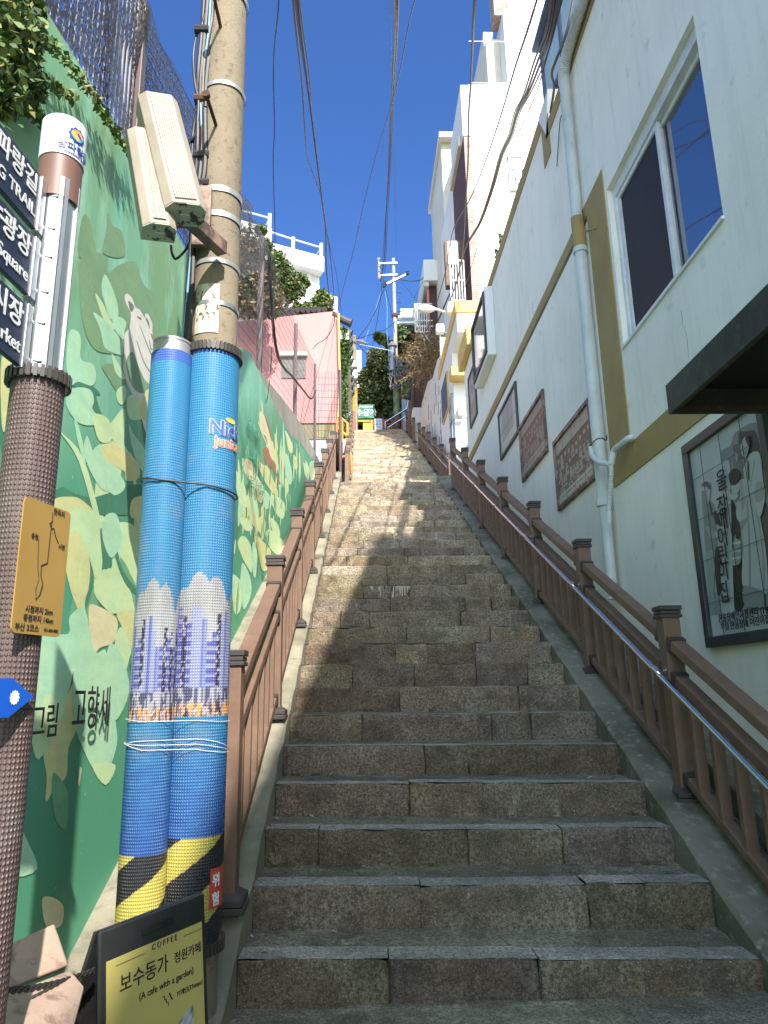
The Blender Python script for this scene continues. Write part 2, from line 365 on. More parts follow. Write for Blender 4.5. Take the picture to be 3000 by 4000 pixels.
def step(mb, y, z, zb, x0, x1, dr, dnext, fine, rnd):
    'one step: a row of granite blocks with a pale nosing and a rough tread behind'
    dep = .15+rnd.random()*.02 if fine else .13; x = x0; wd = x1-x0
    yaw_ = rnd.uniform(-.006, .006)
    while x < x1-.01:
        w_ = rnd.choice((.28, .42, .5, .62, .78, .9)); xe = x+w_
        if x1-xe < .22: xe = x1
        tone = rnd.uniform(.70, 1.10)*(.74+.62*min(1, max(0, (y-3.2)/6.5)))*(1.18 if y > 16 else 1); col = (tone, tone*rnd.uniform(.88, .96), tone*rnd.uniform(.76, .96)); tt = rnd.uniform(.9, 1.1)*(1+.25*min(1, max(0, (y-8)/3)))  # random block tone; shade below and sunlight above painted into the colour
        dz = rnd.uniform(-.006, .006); dy = rnd.uniform(-.010, .010); sd = rnd.random()*50
        prof = [(0.004, 0), (0, .12), (0, .3), (0, .5), (0, .7), (0, .86), (.003, .955), (.012, 1)] if fine else [(0, 0), (0, .5), (0, .93), (.01, 1)]
        nu = max(3, int((xe-x)/(.028 if fine else .09)))
        def P(u, v, x=x, xe=xe, dz=dz, dy=dy):
            k = v*(len(prof)-1); a = int(min(k, len(prof)-2)); f = k-a
            py = prof[a][0]+(prof[a+1][0]-prof[a][0])*f; pz = prof[a][1]+(prof[a+1][1]-prof[a][1])*f
            X = x+.003+(xe-x-.006)*u; e = min(u, 1-u)*(xe-x)
            rec = .010*max(0, 1-e/.014)
            zt = z+dz-dr*(X-x0)/wd-rec*.6*(pz > .9); zz = zb+dz*0-dr*.0+(zt-zb)*pz
            return (X, y+dy+py+rec+yaw_*(X-x0), zz)
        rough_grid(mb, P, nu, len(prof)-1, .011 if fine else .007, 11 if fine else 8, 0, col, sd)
        def Q(u, v, x=x, xe=xe, dz=dz, dy=dy):
            X = x+.003+(xe-x-.006)*u
            return (X, y+dy+.012+yaw_*(X-x0)+(dep-.012)*v, z+dz-dr*(X-x0)/wd)
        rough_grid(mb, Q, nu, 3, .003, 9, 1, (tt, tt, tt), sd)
        mb.quad((x-.004, y+.012, zb), (x+.006, y+.012, zb), (x+.006, y+.012, z-.006-dr*(x-x0)/wd), (x-.004, y+.012, z-.006-dr*(x-x0)/wd), 2, (.35, .33, .3))
        x = xe
    tn = rnd.uniform(.85, 1.1)*(1+.6*min(1, max(0, (y-8)/3)))  # tread brightened up the flight, sunlight put into its colour
    def Tt(u, v):
        X = x0+wd*u
        return (X, y+dep-.01+(dnext+.04-dep)*v, z-.009+.012*v-dr*u)
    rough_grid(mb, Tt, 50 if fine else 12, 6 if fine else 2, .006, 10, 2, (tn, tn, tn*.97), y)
rnd = random.Random(11)
mb = MB(); drs = [.052, .040, .042, .040, .03, .028, .02, .018]
for n in range(1, 31):
    y = Y1+(n-1)*T_; z = n*R_; dr = drs[n-1] if n <= 8 else .012
    drp = (drs[n-2] if n <= 9 else .012) if n > 1 else 0
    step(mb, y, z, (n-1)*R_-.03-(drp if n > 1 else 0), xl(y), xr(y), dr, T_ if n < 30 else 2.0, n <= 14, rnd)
# core under the steps keeps light from leaking through the joints
mb.hexa([(-.5, Y1+.06, -.3), (1.66, Y1+.06, -.3), (1.70, 14.6, 4.9), (-.40, 14.6, 4.9), (-.5, Y1+.2, .05), (1.66, Y1+.2, .03), (1.70, 14.6, 5.32), (-.40, 14.6, 5.32)], 2, (.4, .4, .4))
struct(mb.build('lower_stairs', ['granite', 'nosing', 'tread'], fixn=False, smooth=False))
mb = MB()
rough_grid(mb, lambda u, v: (-.9+3.6*u, 14.35+1.95*v, 5.385), 30, 14, .006, 4, 2, (1, 1, 1))
for k in range(44):
    y = 16.2+k*T_; z = 5.4+(k+1)*R_
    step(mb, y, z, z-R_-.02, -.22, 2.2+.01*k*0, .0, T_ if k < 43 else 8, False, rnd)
mb.hexa([(-.5, 16.4, 5), (2.5, 16.4, 5), (2.5, 33.2, 12.9), (-.5, 33.2, 12.9), (-.5, 16.4, 5.3), (2.5, 16.4, 5.3), (2.5, 33.2, 13.2), (-.5, 33.2, 13.2)], 2, (.4, .4, .4))
struct(mb.build('upper_stairs', ['granite', 'nosing', 'tread'], fixn=False))
# side kerbs
def kerb(name, x0f, x1f, topf, botd, y0, y1, ny, mt, label, amp=.008):
    mb = MB(); prof = lambda y: [(x0f(y), topf(y)-botd), (x0f(y), topf(y)-.02), (x0f(y)+.02, topf(y)), (x1f(y)-.02, topf(y)), (x1f(y), topf(y)-.02), (x1f(y), topf(y)-botd)]
    for s_ in range(5):
        def P(u, v, s_=s_):
            y = y0+(y1-y0)*v; p = prof(y); a, b = p[s_], p[s_+1]
            return (a[0]+(b[0]-a[0])*u, y, a[1]+(b[1]-a[1])*u)
        rough_grid(mb, P, 5 if s_ in (0, 2, 4) else 1, ny, amp, 5, 0, (1, 1, 1), 3)
    for y in (y0, y1): mb.poly([(a, y, b) for a, b in prof(y)], 0, (1, 1, 1))
    o = mb.build(name, mt, fixn=True, smooth=True); tag(o, label, 'kerb'); return o
kerb('stair_kerb', lambda y: -.80+.01*(y-3), lambda y: xl(y)-.0, lambda y: max(.10, nos(y)+.05+.015*sin(y*16.6)), .9, 2.2, 15.2, 130, 'concrete', 'pale sunlit concrete kerb under the railing left of the lower stairs')
kerb('stair_kerb', lambda y: xr(y)+.0, lambda y: 2.02, lambda y: max(.06, nos(y)-.02+.0*sin(y)), .9, 2.7, 15.0, 120, 'moss', 'mossy grey concrete kerb under the railing right of the lower stairs', .016)
kerb('stair_kerb', lambda y: -.42, lambda y: -.20, lambda y: nos2(y)+.08, .9, 17.0, 32.6, 60, 'concrete', 'thin pale concrete kerb left of the upper stairs')
kerb('stair_kerb', lambda y: 2.18, lambda y: 2.46, lambda y: nos2(y)+.05, .9, 16.9, 32.6, 60, 'concrete', 'grey concrete kerb right of the upper stairs')
mb = MB(); mb.hexa([(2.02, 2.0, -.5), (2.42, 2.0, -.5), (2.42, 15, 4.5), (2.02, 15, 4.5), (2.02, 2.0, -.2), (2.42, 2, -.2), (2.42, 15, 5.2), (2.02, 15, 5.2)])
struct(mb.build('gutter_strip', 'moss'))
mb = MB(); mb.hexa([(-1.16, 2.6, -.5), (-.78, 2.6, -.5), (-.7, 15, 4.5), (-1.16, 15, 4.5), (-1.16, 2.6, .02), (-.78, 2.6, .02), (-.7, 15, 5.3), (-1.16, 15, 5.3)])
mb.hexa([(-1.16, 15, 4.5), (-.7, 15, 4.5), (-.3, 21, 7), (-1.16, 21, 7), (-1.16, 15, 5.3), (-.7, 15, 5.3), (-.3, 21, 7.4), (-1.16, 21, 7.4)])
struct(mb.build('planting_strip', 'concrete'))
# ---------------------------------------------------------------- railings
def railing(name, label, posts, group, hgt=1.08, nbal=6, hand=None, handx=-.12, zoff=0, cut=None, mats=None):
    'posts: (x, y, z of the base); rails run between neighbours'
    root = thing(name, label, 'railing', posts[0], group)
    hw = .052
    for (x, y, z) in posts:
        if y < 2.9 and x > 1: continue
        mb = MB(); mb.box(x-hw, y-hw, z, x+hw, y+hw, z+hgt-.06); p_ = mb.build('post', 'postbrown', root, bevel=.004)
        mb = MB()
        for a, b, e in ((.0, .022, .012), (.022, .045, .008), (.045, .075, .014)):
            mb.box(x-hw-e, y-hw-e, z+hgt-.075+a, x+hw+e, y+hw+e, z+hgt-.075+b-.003)
        mb.build('cap', 'cap', root, bevel=.003)
        mb = MB()
        for a, b, e in ((-.03, .0, .042), (.0, .03, .036)):
            mb.box(x-hw-e, y-hw-e, z+a, x+hw+e, y+hw+e, z+b-.003)
        mb.hexa([(x-hw-.036, y-hw-.036, z+.027), (x+hw+.036, y-hw-.036, z+.027), (x+hw+.036, y+hw+.036, z+.027), (x-hw-.036, y+hw+.036, z+.027), (x-hw-.004, y-hw-.004, z+.05), (x+hw+.004, y-hw-.004, z+.05), (x+hw+.004, y+hw+.004, z+.05), (x-hw-.004, y+hw+.004, z+.05)])
        mb.build('base_plate', 'cap', root, bevel=.003)
    for (a, b) in zip(posts, posts[1:]):
        A = Vector(a); B = Vector(b); D = (B-A); Dn = D.normalized(); k = hw/abs(Dn.y)
        A2 = A+Dn*k; B2 = B-Dn*k
        for nm, h, wd, ht in (('top_rail', .88, .085, .062), ('middle_rail', .68, .075, .058), ('bottom_rail', .13, .065, .05)):
            mb = MB(); mb.bar(A2+Vector((0, 0, h)), B2+Vector((0, 0, h)), wd, ht); mb.build(nm, 'postbrown', root, bevel=.008)
            for P_, s_ in ((A2, 1), (B2, -1)):
                if P_.y < 2.9 or (P_.y > 11 and nm != 'top_rail'): continue
                mb = MB(); mb.bar(P_+Vector((0, 0, h)), P_+Dn*s_*.045+Vector((0, 0, h)), wd+.016, ht+.018)
                mb.build('bracket', 'cap', root, bevel=.003)
        for i in range(nbal):
            t = (i+1)/(nbal+1); P_ = A.lerp(B, t); mb = MB(); sl_ = D.z/D.y*.018
            z0 = P_.z+.13+.024; z1 = P_.z+.68-.026
            mb.hexa([(P_.x-.03, P_.y-.019, z0-sl_), (P_.x+.03, P_.y-.019, z0-sl_), (P_.x+.03, P_.y+.019, z0+sl_), (P_.x-.03, P_.y+.019, z0+sl_),
                     (P_.x-.03, P_.y-.019, z1-sl_), (P_.x+.03, P_.y-.019, z1-sl_), (P_.x+.03, P_.y+.019, z1+sl_), (P_.x-.03, P_.y+.019, z1+sl_)])
            mb.build('baluster', 'postbrown', root, bevel=.003)
    if hand:
        mb = MB(); mb.tube(smoothpts(hand, 3), .019, 14)
        mb.build('handrail', 'steel', root, smooth=True)
        for (x, y, z) in posts:
            if y < 2.9: continue
            h = [p for p in hand]; mb = MB(); s_ = 1 if handx > 0 else -1
            zz = z+.70; mb.tube([(x+s_*.05, y-.01, zz), (x+s_*.09, y-.03, zz-.01), (x+handx, y-.045, zz+.0)], .008, 8)
            mb.tube([(x+s_*.05, y-.01, zz), (x+s_*.056, y-.01, zz)], .024, 12)
            mb.tube([Vector((x+handx, y-.085, zz+.0-.02)), Vector((x+handx, y-.02, zz+.011))], .0225, 12)
            mb.build('handrail_bracket', 'steel', root, smooth=True)
    return root
Lp = [(-.60+.0045*i*1.9, 3.45+1.57*i, nos(3.45+1.57*i)+.09-.012*i) for i in range(8)]
Lp = [(-.605+.0055*(y-3.4), y, z) for _, y, z in Lp]
railing('stair_railing', 'brown wooden railing on the pale kerb left of the lower stairs', Lp, None)
Rp = [(1.85, y, nos(y)-.05) for y in (2.78, 4.30, 5.82, 7.34, 8.86, 10.38, 11.9, 13.4)]
hz = lambda y: nos(y)-.05+.70+.01
railing('stair_railing', 'brown wooden railing with a polished steel handrail right of the lower stairs', Rp, None,
        hand=[(1.73, y, hz(y)) for y in (2.0, 3, 5, 7, 9, 11, 13.2)]+[(1.73, 13.45, hz(13.45)-.0)], handx=-.12)
Up = [(-.31, y, nos2(y)+.10) for y in (17.4, 19.2, 21.0, 22.8, 24.6, 26.4, 28.2, 30.0, 31.8)]
railing('stair_railing', 'brown wooden railing climbing left of the upper stairs to the yellow-footed pole', Up, None, nbal=5)
U2 = [(2.30, y, nos2(y)+.06) for y in (17.2, 18.9, 20.6, 22.3, 24.0, 25.7)]
railing('stair_railing', 'brown wooden railing with steel handrail right of the upper stairs by the graffiti wall', U2, None, nbal=5,
        hand=[(2.18, y, nos2(y)+.78) for y in (16.9, 20, 23, 25.4)], handx=-.12)
U3 = [(2.30, y, nos2(y)+.06) for y in (28.2, 30.2, 32.2)]
railing('stair_railing', 'short brown wooden railing at the top right of the stairs below the brown timber post', U3, None, nbal=5)
# steel return of the lower handrail up beside the alcove
h_ = thing('steel_handrail', 'bent steel handrail rising past the doorway of the yellow-trimmed house', 'handrail', (2.0, 15.3, 5.4))
mb = MB(); mb.tube(smoothpts([(2.02, 14.5, 5.45), (2.02, 14.5, 6.4), (2.05, 14.55, 6.82), (2.2, 14.9, 7.0), (2.5, 15.4, 7.25), (3.0, 16.0, 7.9)], 5), .03, 10); mb.build('rail', 'steel', h_, smooth=True)
mb = MB(); mb.tube([(2.5, 15.4, 5.4), (2.5, 15.4, 7.22)], .025, 8); mb.build('support', 'steel', h_, smooth=True)
# ================================================================ right side: the long mint building
XW = 2.4
A = thing('corner_building', 'long mint plaster building with ochre bands along the right of the lower stairs', 'building', (XW, 0, 0))
def wall_with_hole(mb, x, y0, y1, z0, z1, hy0, hy1, hz0, hz1, dep=.13):
    ys = [y0, hy0, hy1, y1]; zs = [z0, hz0, hz1, z1]
    for i in range(3):
        for j in range(3):
            if i == 1 and j == 1: continue
            mb.quad((x, ys[i], zs[j]), (x, ys[i], zs[j+1]), (x, ys[i+1], zs[j+1]), (x, ys[i+1], zs[j]))
    c = [(hy0, hz0), (hy1, hz0), (hy1, hz1), (hy0, hz1)]
    for k in range(4):
        a, b = c[k], c[(k+1) % 4]; mb.quad((x, *a), (x, *b), (x+dep, *b), (x+dep, *a))
WY0, WY1, WZ0, WZ1 = 4.02, 5.86, 4.21, 5.84
mb = MB(); wall_with_hole(mb, XW, -9, 7.42, -1, 8.05, WY0, WY1, WZ0, WZ1, .16)
mb.quad((XW, 7.42, 8.05), (XW, 7.42, 8.40), (9, 7.42, 8.40), (9, 7.42, 8.05)); mb.quad((XW, -9, 8.05), (XW, 7.42, 8.05), (9, 7.42, 8.05), (9, -9, 8.05))
mb.quad((XW, 7.42, -1), (XW, 7.42, 8.40), (XW, 14.95, 8.40), (XW, 14.95, -1)); mb.quad((XW, 14.95, -1), (XW, 14.95, 8.40), (9, 14.95, 8.40), (9, 14.95, -1))
mb.quad((XW, 7.42, 8.40), (9, 7.42, 8.40), (9, 14.95, 8.40), (XW, 14.95, 8.40)); mb.quad((XW, -9, -1), (XW, -9, 8.05), (9, -9, 8.05), (9, -9, -1))
mb.build('wall', 'plaster', A, fixn=False)
mb = MB(); mb.box(XW+.02, -9, 8.06, 9, 2.9, 9.9); mb.build('unseen_upper_storey', 'plaster', A)  # storey added out of view, shaped to shade the lower steps
def sheet(mb, x, y0, y1, z0, z1, t=.012): mb.box(x-t, y0, z0, x+.004, y1, z1)
for nm, a in (('lower_band', (-9, 6.42, 3.03, 3.30)), ('upright_band', (5.92, 6.42, 3.303, 6.12)), ('middle_band', (6.424, 14.96, 5.97, 6.12)), ('roof_band', (-9, 7.55, 7.87, 8.06)), ('roof_band', (7.72, 14.97, 8.20, 8.41)), ('notch_band', (7.42, 7.717, 7.60, 8.41))):
    mb = MB(); sheet(mb, XW, *a); mb.build(nm, 'band', A, bevel=.003)
mb = MB(); mb.prism([(XW-.016, 7.30, 8.42), (XW-.016, 7.80, 8.42), (XW-.016, 7.53, 7.95)], (.30, 0, 0)); mb.build('parapet_notch', 'plasterfar', A)
mb = MB(); sheet(mb, XW, -9, 14.96, 2.985, 3.027, .016) if False else mb.box(XW-.006, 6.43, 5.93, XW+.004, 14.96, 5.967); mb.build('dark_ledge', 'moss', A)  # dark strip along the lower edge of the middle band
# window
win = thing('window', '', 'x'); COL.objects.unlink(win); bpy.data.objects.remove(win)
mb = MB(); t = .055; x = XW+.10
for a in ((WY0, WZ0, WY1, WZ0+t), (WY0, WZ1-t-.06, WY1, WZ1), (WY0, WZ0+t, WY0+t, WZ1-t-.06), (WY1-t, WZ0+t, WY1, WZ1-t-.06)):
    mb.box(x-.05, a[0], a[1], x+.06, a[2], a[3])
wf = mb.build('window_frame', 'winwhite', A, bevel=.004)
ym = 4.90
for (a, b, xo, gm, nm) in ((ym-.03, WY1-t, -.015, 'glassdark', 'sash'), (WY0+t, ym+.04, .025, 'glasssky', 'sash')):
    mb = MB(); s_ = .05
    z0, z1 = WZ0+t, WZ1-t-.06
    for q in ((a, z0, b, z0+s_), (a, z1-s_, b, z1), (a, z0+s_, a+s_, z1-s_), (b-s_, z0+s_, b, z1-s_)): mb.box(x+xo-.018, q[0], q[1], x+xo+.018, q[2], q[3])
    mb.build('sash', 'winwhite', wf, bevel=.003)
    mb = MB(); mb.quad((x+xo, a+s_, z0+s_), (x+xo, b-s_, z0+s_), (x+xo, b-s_, z1-s_), (x+xo, a+s_, z1-s_)); mb.build('pane', gm, wf)
mb = MB(); mb.box(x+xo-.03, ym+.0, 4.85, x+xo-.017, ym+.03, 4.97); mb.build('latch', 'dark', wf)
mb = MB(); mb.hexa([(XW-.02, WY0-.01, WZ0-.035), (XW+.06, WY0-.01, WZ0-.035), (XW+.06, WY1+.01, WZ0-.035), (XW-.02, WY1+.01, WZ0-.035), (XW-.02, WY0-.01, WZ0-.012), (XW+.06, WY0-.01, WZ0-.003), (XW+.06, WY1+.01, WZ0-.003), (XW-.02, WY1+.01, WZ0-.012)]); mb.build('window_sill', 'plasterfar', A)
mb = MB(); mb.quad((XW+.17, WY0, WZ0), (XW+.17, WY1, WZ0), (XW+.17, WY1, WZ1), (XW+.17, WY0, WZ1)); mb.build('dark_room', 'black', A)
# rooftop sunroom
sr = thing('rooftop_sunroom', 'blue grey framed glass sunroom on the flat roof above the drainpipe', 'sunroom', (2.8, 8.6, 8.4))
q0 = 6.0; q1 = 8.75; z0, z1 = 8.42, 10.6
M['bluegrey'] = mat('bluegrey_frame', (.11, .14, .21), (.08, .10, .16), 4, rough=.5)
mb = MB()
for y in (q0, 6.9, 7.8, q1-.07): mb.box(2.78, y, z0, 2.85, y+.07, z1)
for z in (z0, 9.35, z1-.08): mb.box(2.785, q0, z, 2.845, q1, z+.07)
mb.box(2.80, q1-.09, z0, 4.8, q1-.02, z0+.1); mb.box(2.8, q1-.09, z1-.1, 4.8, q1-.02, z1-.02); mb.box(2.7, q0-.1, z1, 5, q1+.1, z1+.07)
mb.build('frame', 'bluegrey', sr)
mb = MB()
for i, y in enumerate((q0, 6.9, 7.8)):
    mb.quad((2.815, y+.07, z0+.07), (2.815, y+.9, z0+.07), (2.815, y+.9, 9.35), (2.815, y+.07, 9.35))
mb.build('lower_panes', 'bluegrey', sr)
for i, y in enumerate((q0, 6.9, 7.8)):
    mb = MB(); mb.quad((2.815, y+.07, 9.42), (2.815, y+.88, 9.42), (2.815, y+.88, z1-.08), (2.815, y+.07, z1-.08)); mb.build('pane', 'frost', sr)
# drainpipe
dp = thing('drainpipe', 'white drainpipe with an ochre collar running down the mint wall', 'drainpipe', (2.33, 6.55, 2))
P = lambda px, py, x_=2.325: at(px, py, 'x', x_)
yp = 6.53; xp = 2.325
mb = MB(); mb.tube([(xp, yp, 2.9), (xp, yp, 5.62)], .062, 18); mb.tube([(xp, yp, 6.0), (xp, yp, 7.62), (xp-.005, yp-.02, 7.78)], .058, 18); mb.build('pipe', 'pipe', dp, smooth=True)
mb = MB(); mb.tube([(xp, yp, 5.6), (xp, yp, 6.02)], .067, 18); mb.build('collar', 'band', dp, smooth=True)
mb = MB(); mb.tube([(xp, yp, 2.0), (xp, yp, 2.88), (xp, yp, 2.885), (xp, yp, 2.94)], [.050, .050, .072, .072], 16); mb.build('lower_pipe', 'pipe', dp, smooth=True)
mb = MB(); mb.tube([(xp, yp, 5.6), (xp, yp, 5.66)], .072, 16); mb.build('socket', 'pipe', dp, smooth=True)
mb = MB(); pts = smoothpts([(xp-.005, yp-.0, 7.72), (xp-.01, yp-.06, 7.86), (xp, yp-.25, 7.96), (xp, 5.6, 7.99), (xp, 4.0, 7.97)], 14)
rr = [.058+.007*(k % 2) for k in range(len(pts))]; mb.tube(pts, rr, 14); mb.build('corrugated_hose', 'pipe', dp, smooth=False)
mb = MB(); mb.tube([P(2285, 905, 2.26), P(2330, 890, 2.40)], .012, 8); mb.build('bolt', 'band', dp)
# wrapped hoses on the pipe
hs = thing('condenser_hose', 'white taped air conditioner hose looped round the foot of the drainpipe', 'hose', (2.3, 6.4, 3))
mb = MB(); mb.tube(smoothpts([P(2472, 1708, 2.38), P(2452, 1716, 2.34), P(2425, 1738, 2.32), P(2400, 1760, 2.30), P(2392, 1790, 2.28), P(2388, 1815, 2.27)], 6), .03, 10); mb.build('hose_end', 'pipe', hs, smooth=True)
mb = MB(); mb.tube(smoothpts([P(2372, 1808, 2.25), P(2345, 1806, 2.24), P(2318, 1785, 2.24), P(2308, 1750, 2.25), P(2316, 1726, 2.26), P(2345, 1712, 2.26), P(2368, 1714, 2.27)], 6), [.026]*13+[.012]*24, 10) if False else mb.tube(smoothpts([P(2380, 1812, 2.25), P(2345, 1806, 2.24), P(2318, 1785, 2.24), P(2308, 1750, 2.25)], 6), .026, 10); mb.build('hose_loop', 'pipe', hs, smooth=True)
pts = smoothpts([P(2388, 1812, 2.27), P(2388, 1850, 2.27), P(2384, 1900, 2.27), P(2380, 1960, 2.27), P(2379, 2000, 2.27)], 10)
mb = MB(); mb.tube(pts, [.019+.004*(k % 2) for k in range(len(pts))], 10); mb.build('ribbed_hose', 'pipe', hs)
mb = MB(); mb.tube([P(2379, 1998, 2.27), P(2379, 2045, 2.27)], .022, 10); mb.build('nozzle', 'pvc', hs, smooth=True)
mb = MB(); mb.tube(smoothpts([P(2308, 1755, 2.25), P(2312, 1735, 2.25), P(2330, 1716, 2.25), P(2352, 1712, 2.25), P(2368, 1720, 2.25), P(2370, 1700, 2.25)], 5), .006, 6); mb.build('tie_wire', 'cable', hs, smooth=True)
mb = MB(); mb.tube(smoothpts([P(2175, 650, 2.38), P(2190, 460, 2.38), P(2212, 480, 2.38), P(2220, 600, 2.38), P(2240, 740, 2.38)], 6), .006, 6)
tag(mb.build('wall_cable', 'cablegrey', None, smooth=True), 'thin dark cable hanging down the mint wall beside the drainpipe', 'cable')
# awning over the side door
aw = thing('door_awning', 'dark weathered green metal awning jutting from the mint wall', 'awning', (2.1, 2, 2.7))
ax0, ay1, az0, az1 = 1.71, 3.66, 2.68, 2.85
mb = MB()
mb.box(ax0, -1.2, az0, ax0+.02, ay1, az1); mb.box(ax0+.02, ay1-.02, az0, XW-.002, ay1, az1); mb.box(ax0+.02, -1.2, az0, XW-.002, -1.18, az1)
mb.quad((ax0, -1.2, az1), (ax0, ay1, az1), (XW-.002, ay1, az1+.12), (XW-.002, -1.2, az1+.12)); mb.build('fascia', 'awning', aw, fixn=False)
mb = MB(); mb.box(ax0+.022, ay1-.05, az0+.012, XW-.003, ay1-.022, az0+.03); mb.box(ax0+.022, -1.1, az0+.012, ax0+.045, ay1-.055, az0+.03); mb.build('rim', 'rust', aw)
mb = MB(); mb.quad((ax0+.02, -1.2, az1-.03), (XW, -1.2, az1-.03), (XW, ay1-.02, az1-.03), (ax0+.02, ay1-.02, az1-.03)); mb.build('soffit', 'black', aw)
# framed prints on the wall
def fr(name, label, y0, y1, z0, z1, fm, paintf, x=XW, fwid=.05, nu=130, nv=90, tiles=(4, 4), grp=None, mt='printed'):
    root = thing(name, label, 'picture', (x, (y0+y1)/2, z0), grp)
    mb = MB(); t = fwid; xo = x-.035
    for a in ((y0, z0, y1, z0+t), (y0, z1-t, y1, z1), (y0, z0+t, y0+t, z1-t), (y1-t, z0+t, y1, z1-t)): mb.box(xo, a[0], a[1], x+.002, a[2], a[3])
    mb.build('frame', fm, root, bevel=.004)
    grid_paint('print', mt, root, lambda u, v: (x-.012, y1-t+(y0+2*t-y1)*u, z0+t+(z1-z0-2*t)*v), nu, nv, paintf)
    mb = MB()
    for i in range(1, tiles[0]): yy = y0+(y1-y0)*i/tiles[0]; mb.box(x-.0135, yy-.0022, z0+t, x-.0115, yy+.0022, z1-t)
    for j in range(1, tiles[1]): zz = z0+(z1-z0)*j/tiles[1]; mb.box(x-.0138, y0+t, zz-.0022, x-.0112, y1-t, zz+.0022)
    mb.build('tile_joints', 'cap', root)
    return root
def nz(u, v, s, k=0): return noise.noise(Vector((u*s, v*s, k)))
def crowd(base, dark, light, caption=.16):
    'an old group photograph: rows of heads over bodies, a pale caption strip'
    mixc = lambda a, b, t: tuple(p*(1-t)+q*t for p, q in zip(a, b))
    def f(u, v):
        g = .5+.6*nz(u, v, 14, 5)
        if v < caption: return mixc(light, dark, .75 if (.35 < (v/caption*2.4) % 1 < .75 and nz(u*4, v, 16, 2) > -.05 and .06 < u < .94) else .05)
        if v > .80: return mixc(base, light, .35+.5*g)
        c = mixc(dark, base, .6*g)
        for row in range(4):
            yy = .70-.155*row; n_ = 9+row; off = .5*(row % 2); q = u*n_+off; i = math.floor(q); fx = (q-i-.5)/n_; j = .02*sin(i*7.3+row*2)
            fy = v-yy-j; k_ = (sin(i*12.9+row*78.2)*43758.5) % 1
            if fx*fx/.0009+fy*fy/.0022 < 1: c = mixc(light, base, .15+.3*k_) if fy < .018 else mixc(dark, base, .1)
            elif fy < -.04 and abs(fx) < .042 and fy > -.19: c = mixc(dark, light, .12 if k_ < .5 else .75)
        return mixc(c, base, .15+.2*g)
    return f
fr('framed_print', 'framed sepia crowd photograph on tiles, directly left of the drainpipe', 6.84, 8.26, 3.26, 4.13, 'framerust', crowd((.22, .155, .125), (.09, .055, .045), (.52, .50, .42)))
fr('framed_print', 'framed reddish brown group photograph on tiles, second from the drainpipe', 8.55, 9.98, 4.12, 4.97, 'framerust', crowd((.20, .12, .10), (.12, .06, .05), (.40, .34, .29), .2))
fr('framed_print', 'dark framed faded grey photograph, third of the prints from the drainpipe', 10.02, 11.42, 4.92, 5.74, 'framedark', lambda u, v: (.30, .33, .31) if (.12 < u < .8 and v > .25) else (.48, .53, .50), tiles=(2, 2))
fr('framed_print', 'tall narrow dark framed panel past the display box on the mint wall', 13.45, 14.35, 6.58, 7.72, 'framedark', lambda u, v: (.22, .23, .21) if nz(u, v, 5, 1) > -.1 else (.40, .40, .37), fwid=.05, tiles=(1, 2))
bx = thing('display_box', 'bluish white display box with a glazed dark picture jutting from the upper mint wall', 'display case', (2.3, 12, 6.8))
mb = MB(); mb.box(2.25, 11.32, 6.82, XW-.002, 12.8, 8.14); mb.build('casing', 'plasterfar', bx, bevel=.01)
mb = MB(); x = 2.25; t = .07
for a in ((11.36, 6.90, 12.76, 6.90+t), (11.36, 8.06-t, 12.76, 8.06), (11.36, 6.9+t, 11.36+t, 8.06-t), (12.76-t, 6.9+t, 12.76, 8.06-t)): mb.box(x-.035, a[0], a[1], x-.002, a[2], a[3])
mb.build('frame', 'framedark', bx)
M['glassprint'] = mat('glazed_print', (.05, .04, .055), (.22, .21, .26), 4, .5, .6, rough=.05, spec=1)
mb = MB(); mb.quad((x-.01, 11.43, 6.97), (x-.01, 12.69, 6.97), (x-.01, 12.69, 7.99), (x-.01, 11.43, 7.99)); mb.build('glazing', 'glassprint', bx)
# the large photograph near the awning: grey figures painted as flat shapes
big = thing('framed_photograph', 'large black framed black and white photograph of people with Korean caption under the awning', 'picture', (XW, 4, 1.5))
fy0 = at(2990, 1640, 'x', 2.37).y; fy1 = 4.92; fz0, fz1 = 1.47, 2.92
mb = MB(); t = .07
for a in ((fy0, fz0, fy1, fz0+t), (fy0, fz1-t, fy1, fz1), (fy0, fz0+t, fy0+t, fz1-t), (fy1-t, fz0+t, fy1, fz1-t)): mb.box(XW-.045, a[0], a[1], XW+.002, a[2], a[3])
mb.build('frame', 'framedark', big, bevel=.006)
def bgp(u, v):
    g = .50+.05*nz(u, v, 5)
    if v < .13: g = .60
    return (g*.95, g*1.02, g*.97)
ph = grid_paint('print', 'printed', big, lambda u, v: (XW-.016, fy1-t+(fy0+2*t-fy1)*u, fz0+t+(fz1-fz0-2*t)*v), 80, 80, bgp)
k = 0; mb = MB()
def Q(x, y, kk): return at(2600+x*.452, 1600+y*.452, 'x', XW-.018-.0003*kk)
def shp(col, pts):
    global k
    k += 1; c = tuple(col*m for m in (.95, 1.02, .98)); P_ = [Q(x, y, k) for x, y in pts]; n = len(P_); out = []
    for i in range(n):
        a, b_, c_, d = P_[i-1], P_[i], P_[(i+1) % n], P_[(i+2) % n]
        for t_ in (0, .33, .67): out.append(.5*((2*b_)+(c_-a)*t_+(2*a-5*b_+4*c_-d)*t_*t_+(3*b_-a-3*c_+d)*t_**3))
    mb.poly([(p.x, min(max(p.y, fy0+t+.002), fy1-t-.002), min(max(p.z, fz0+t+.002), fz1-t-.002)) for p in out], 0, c)
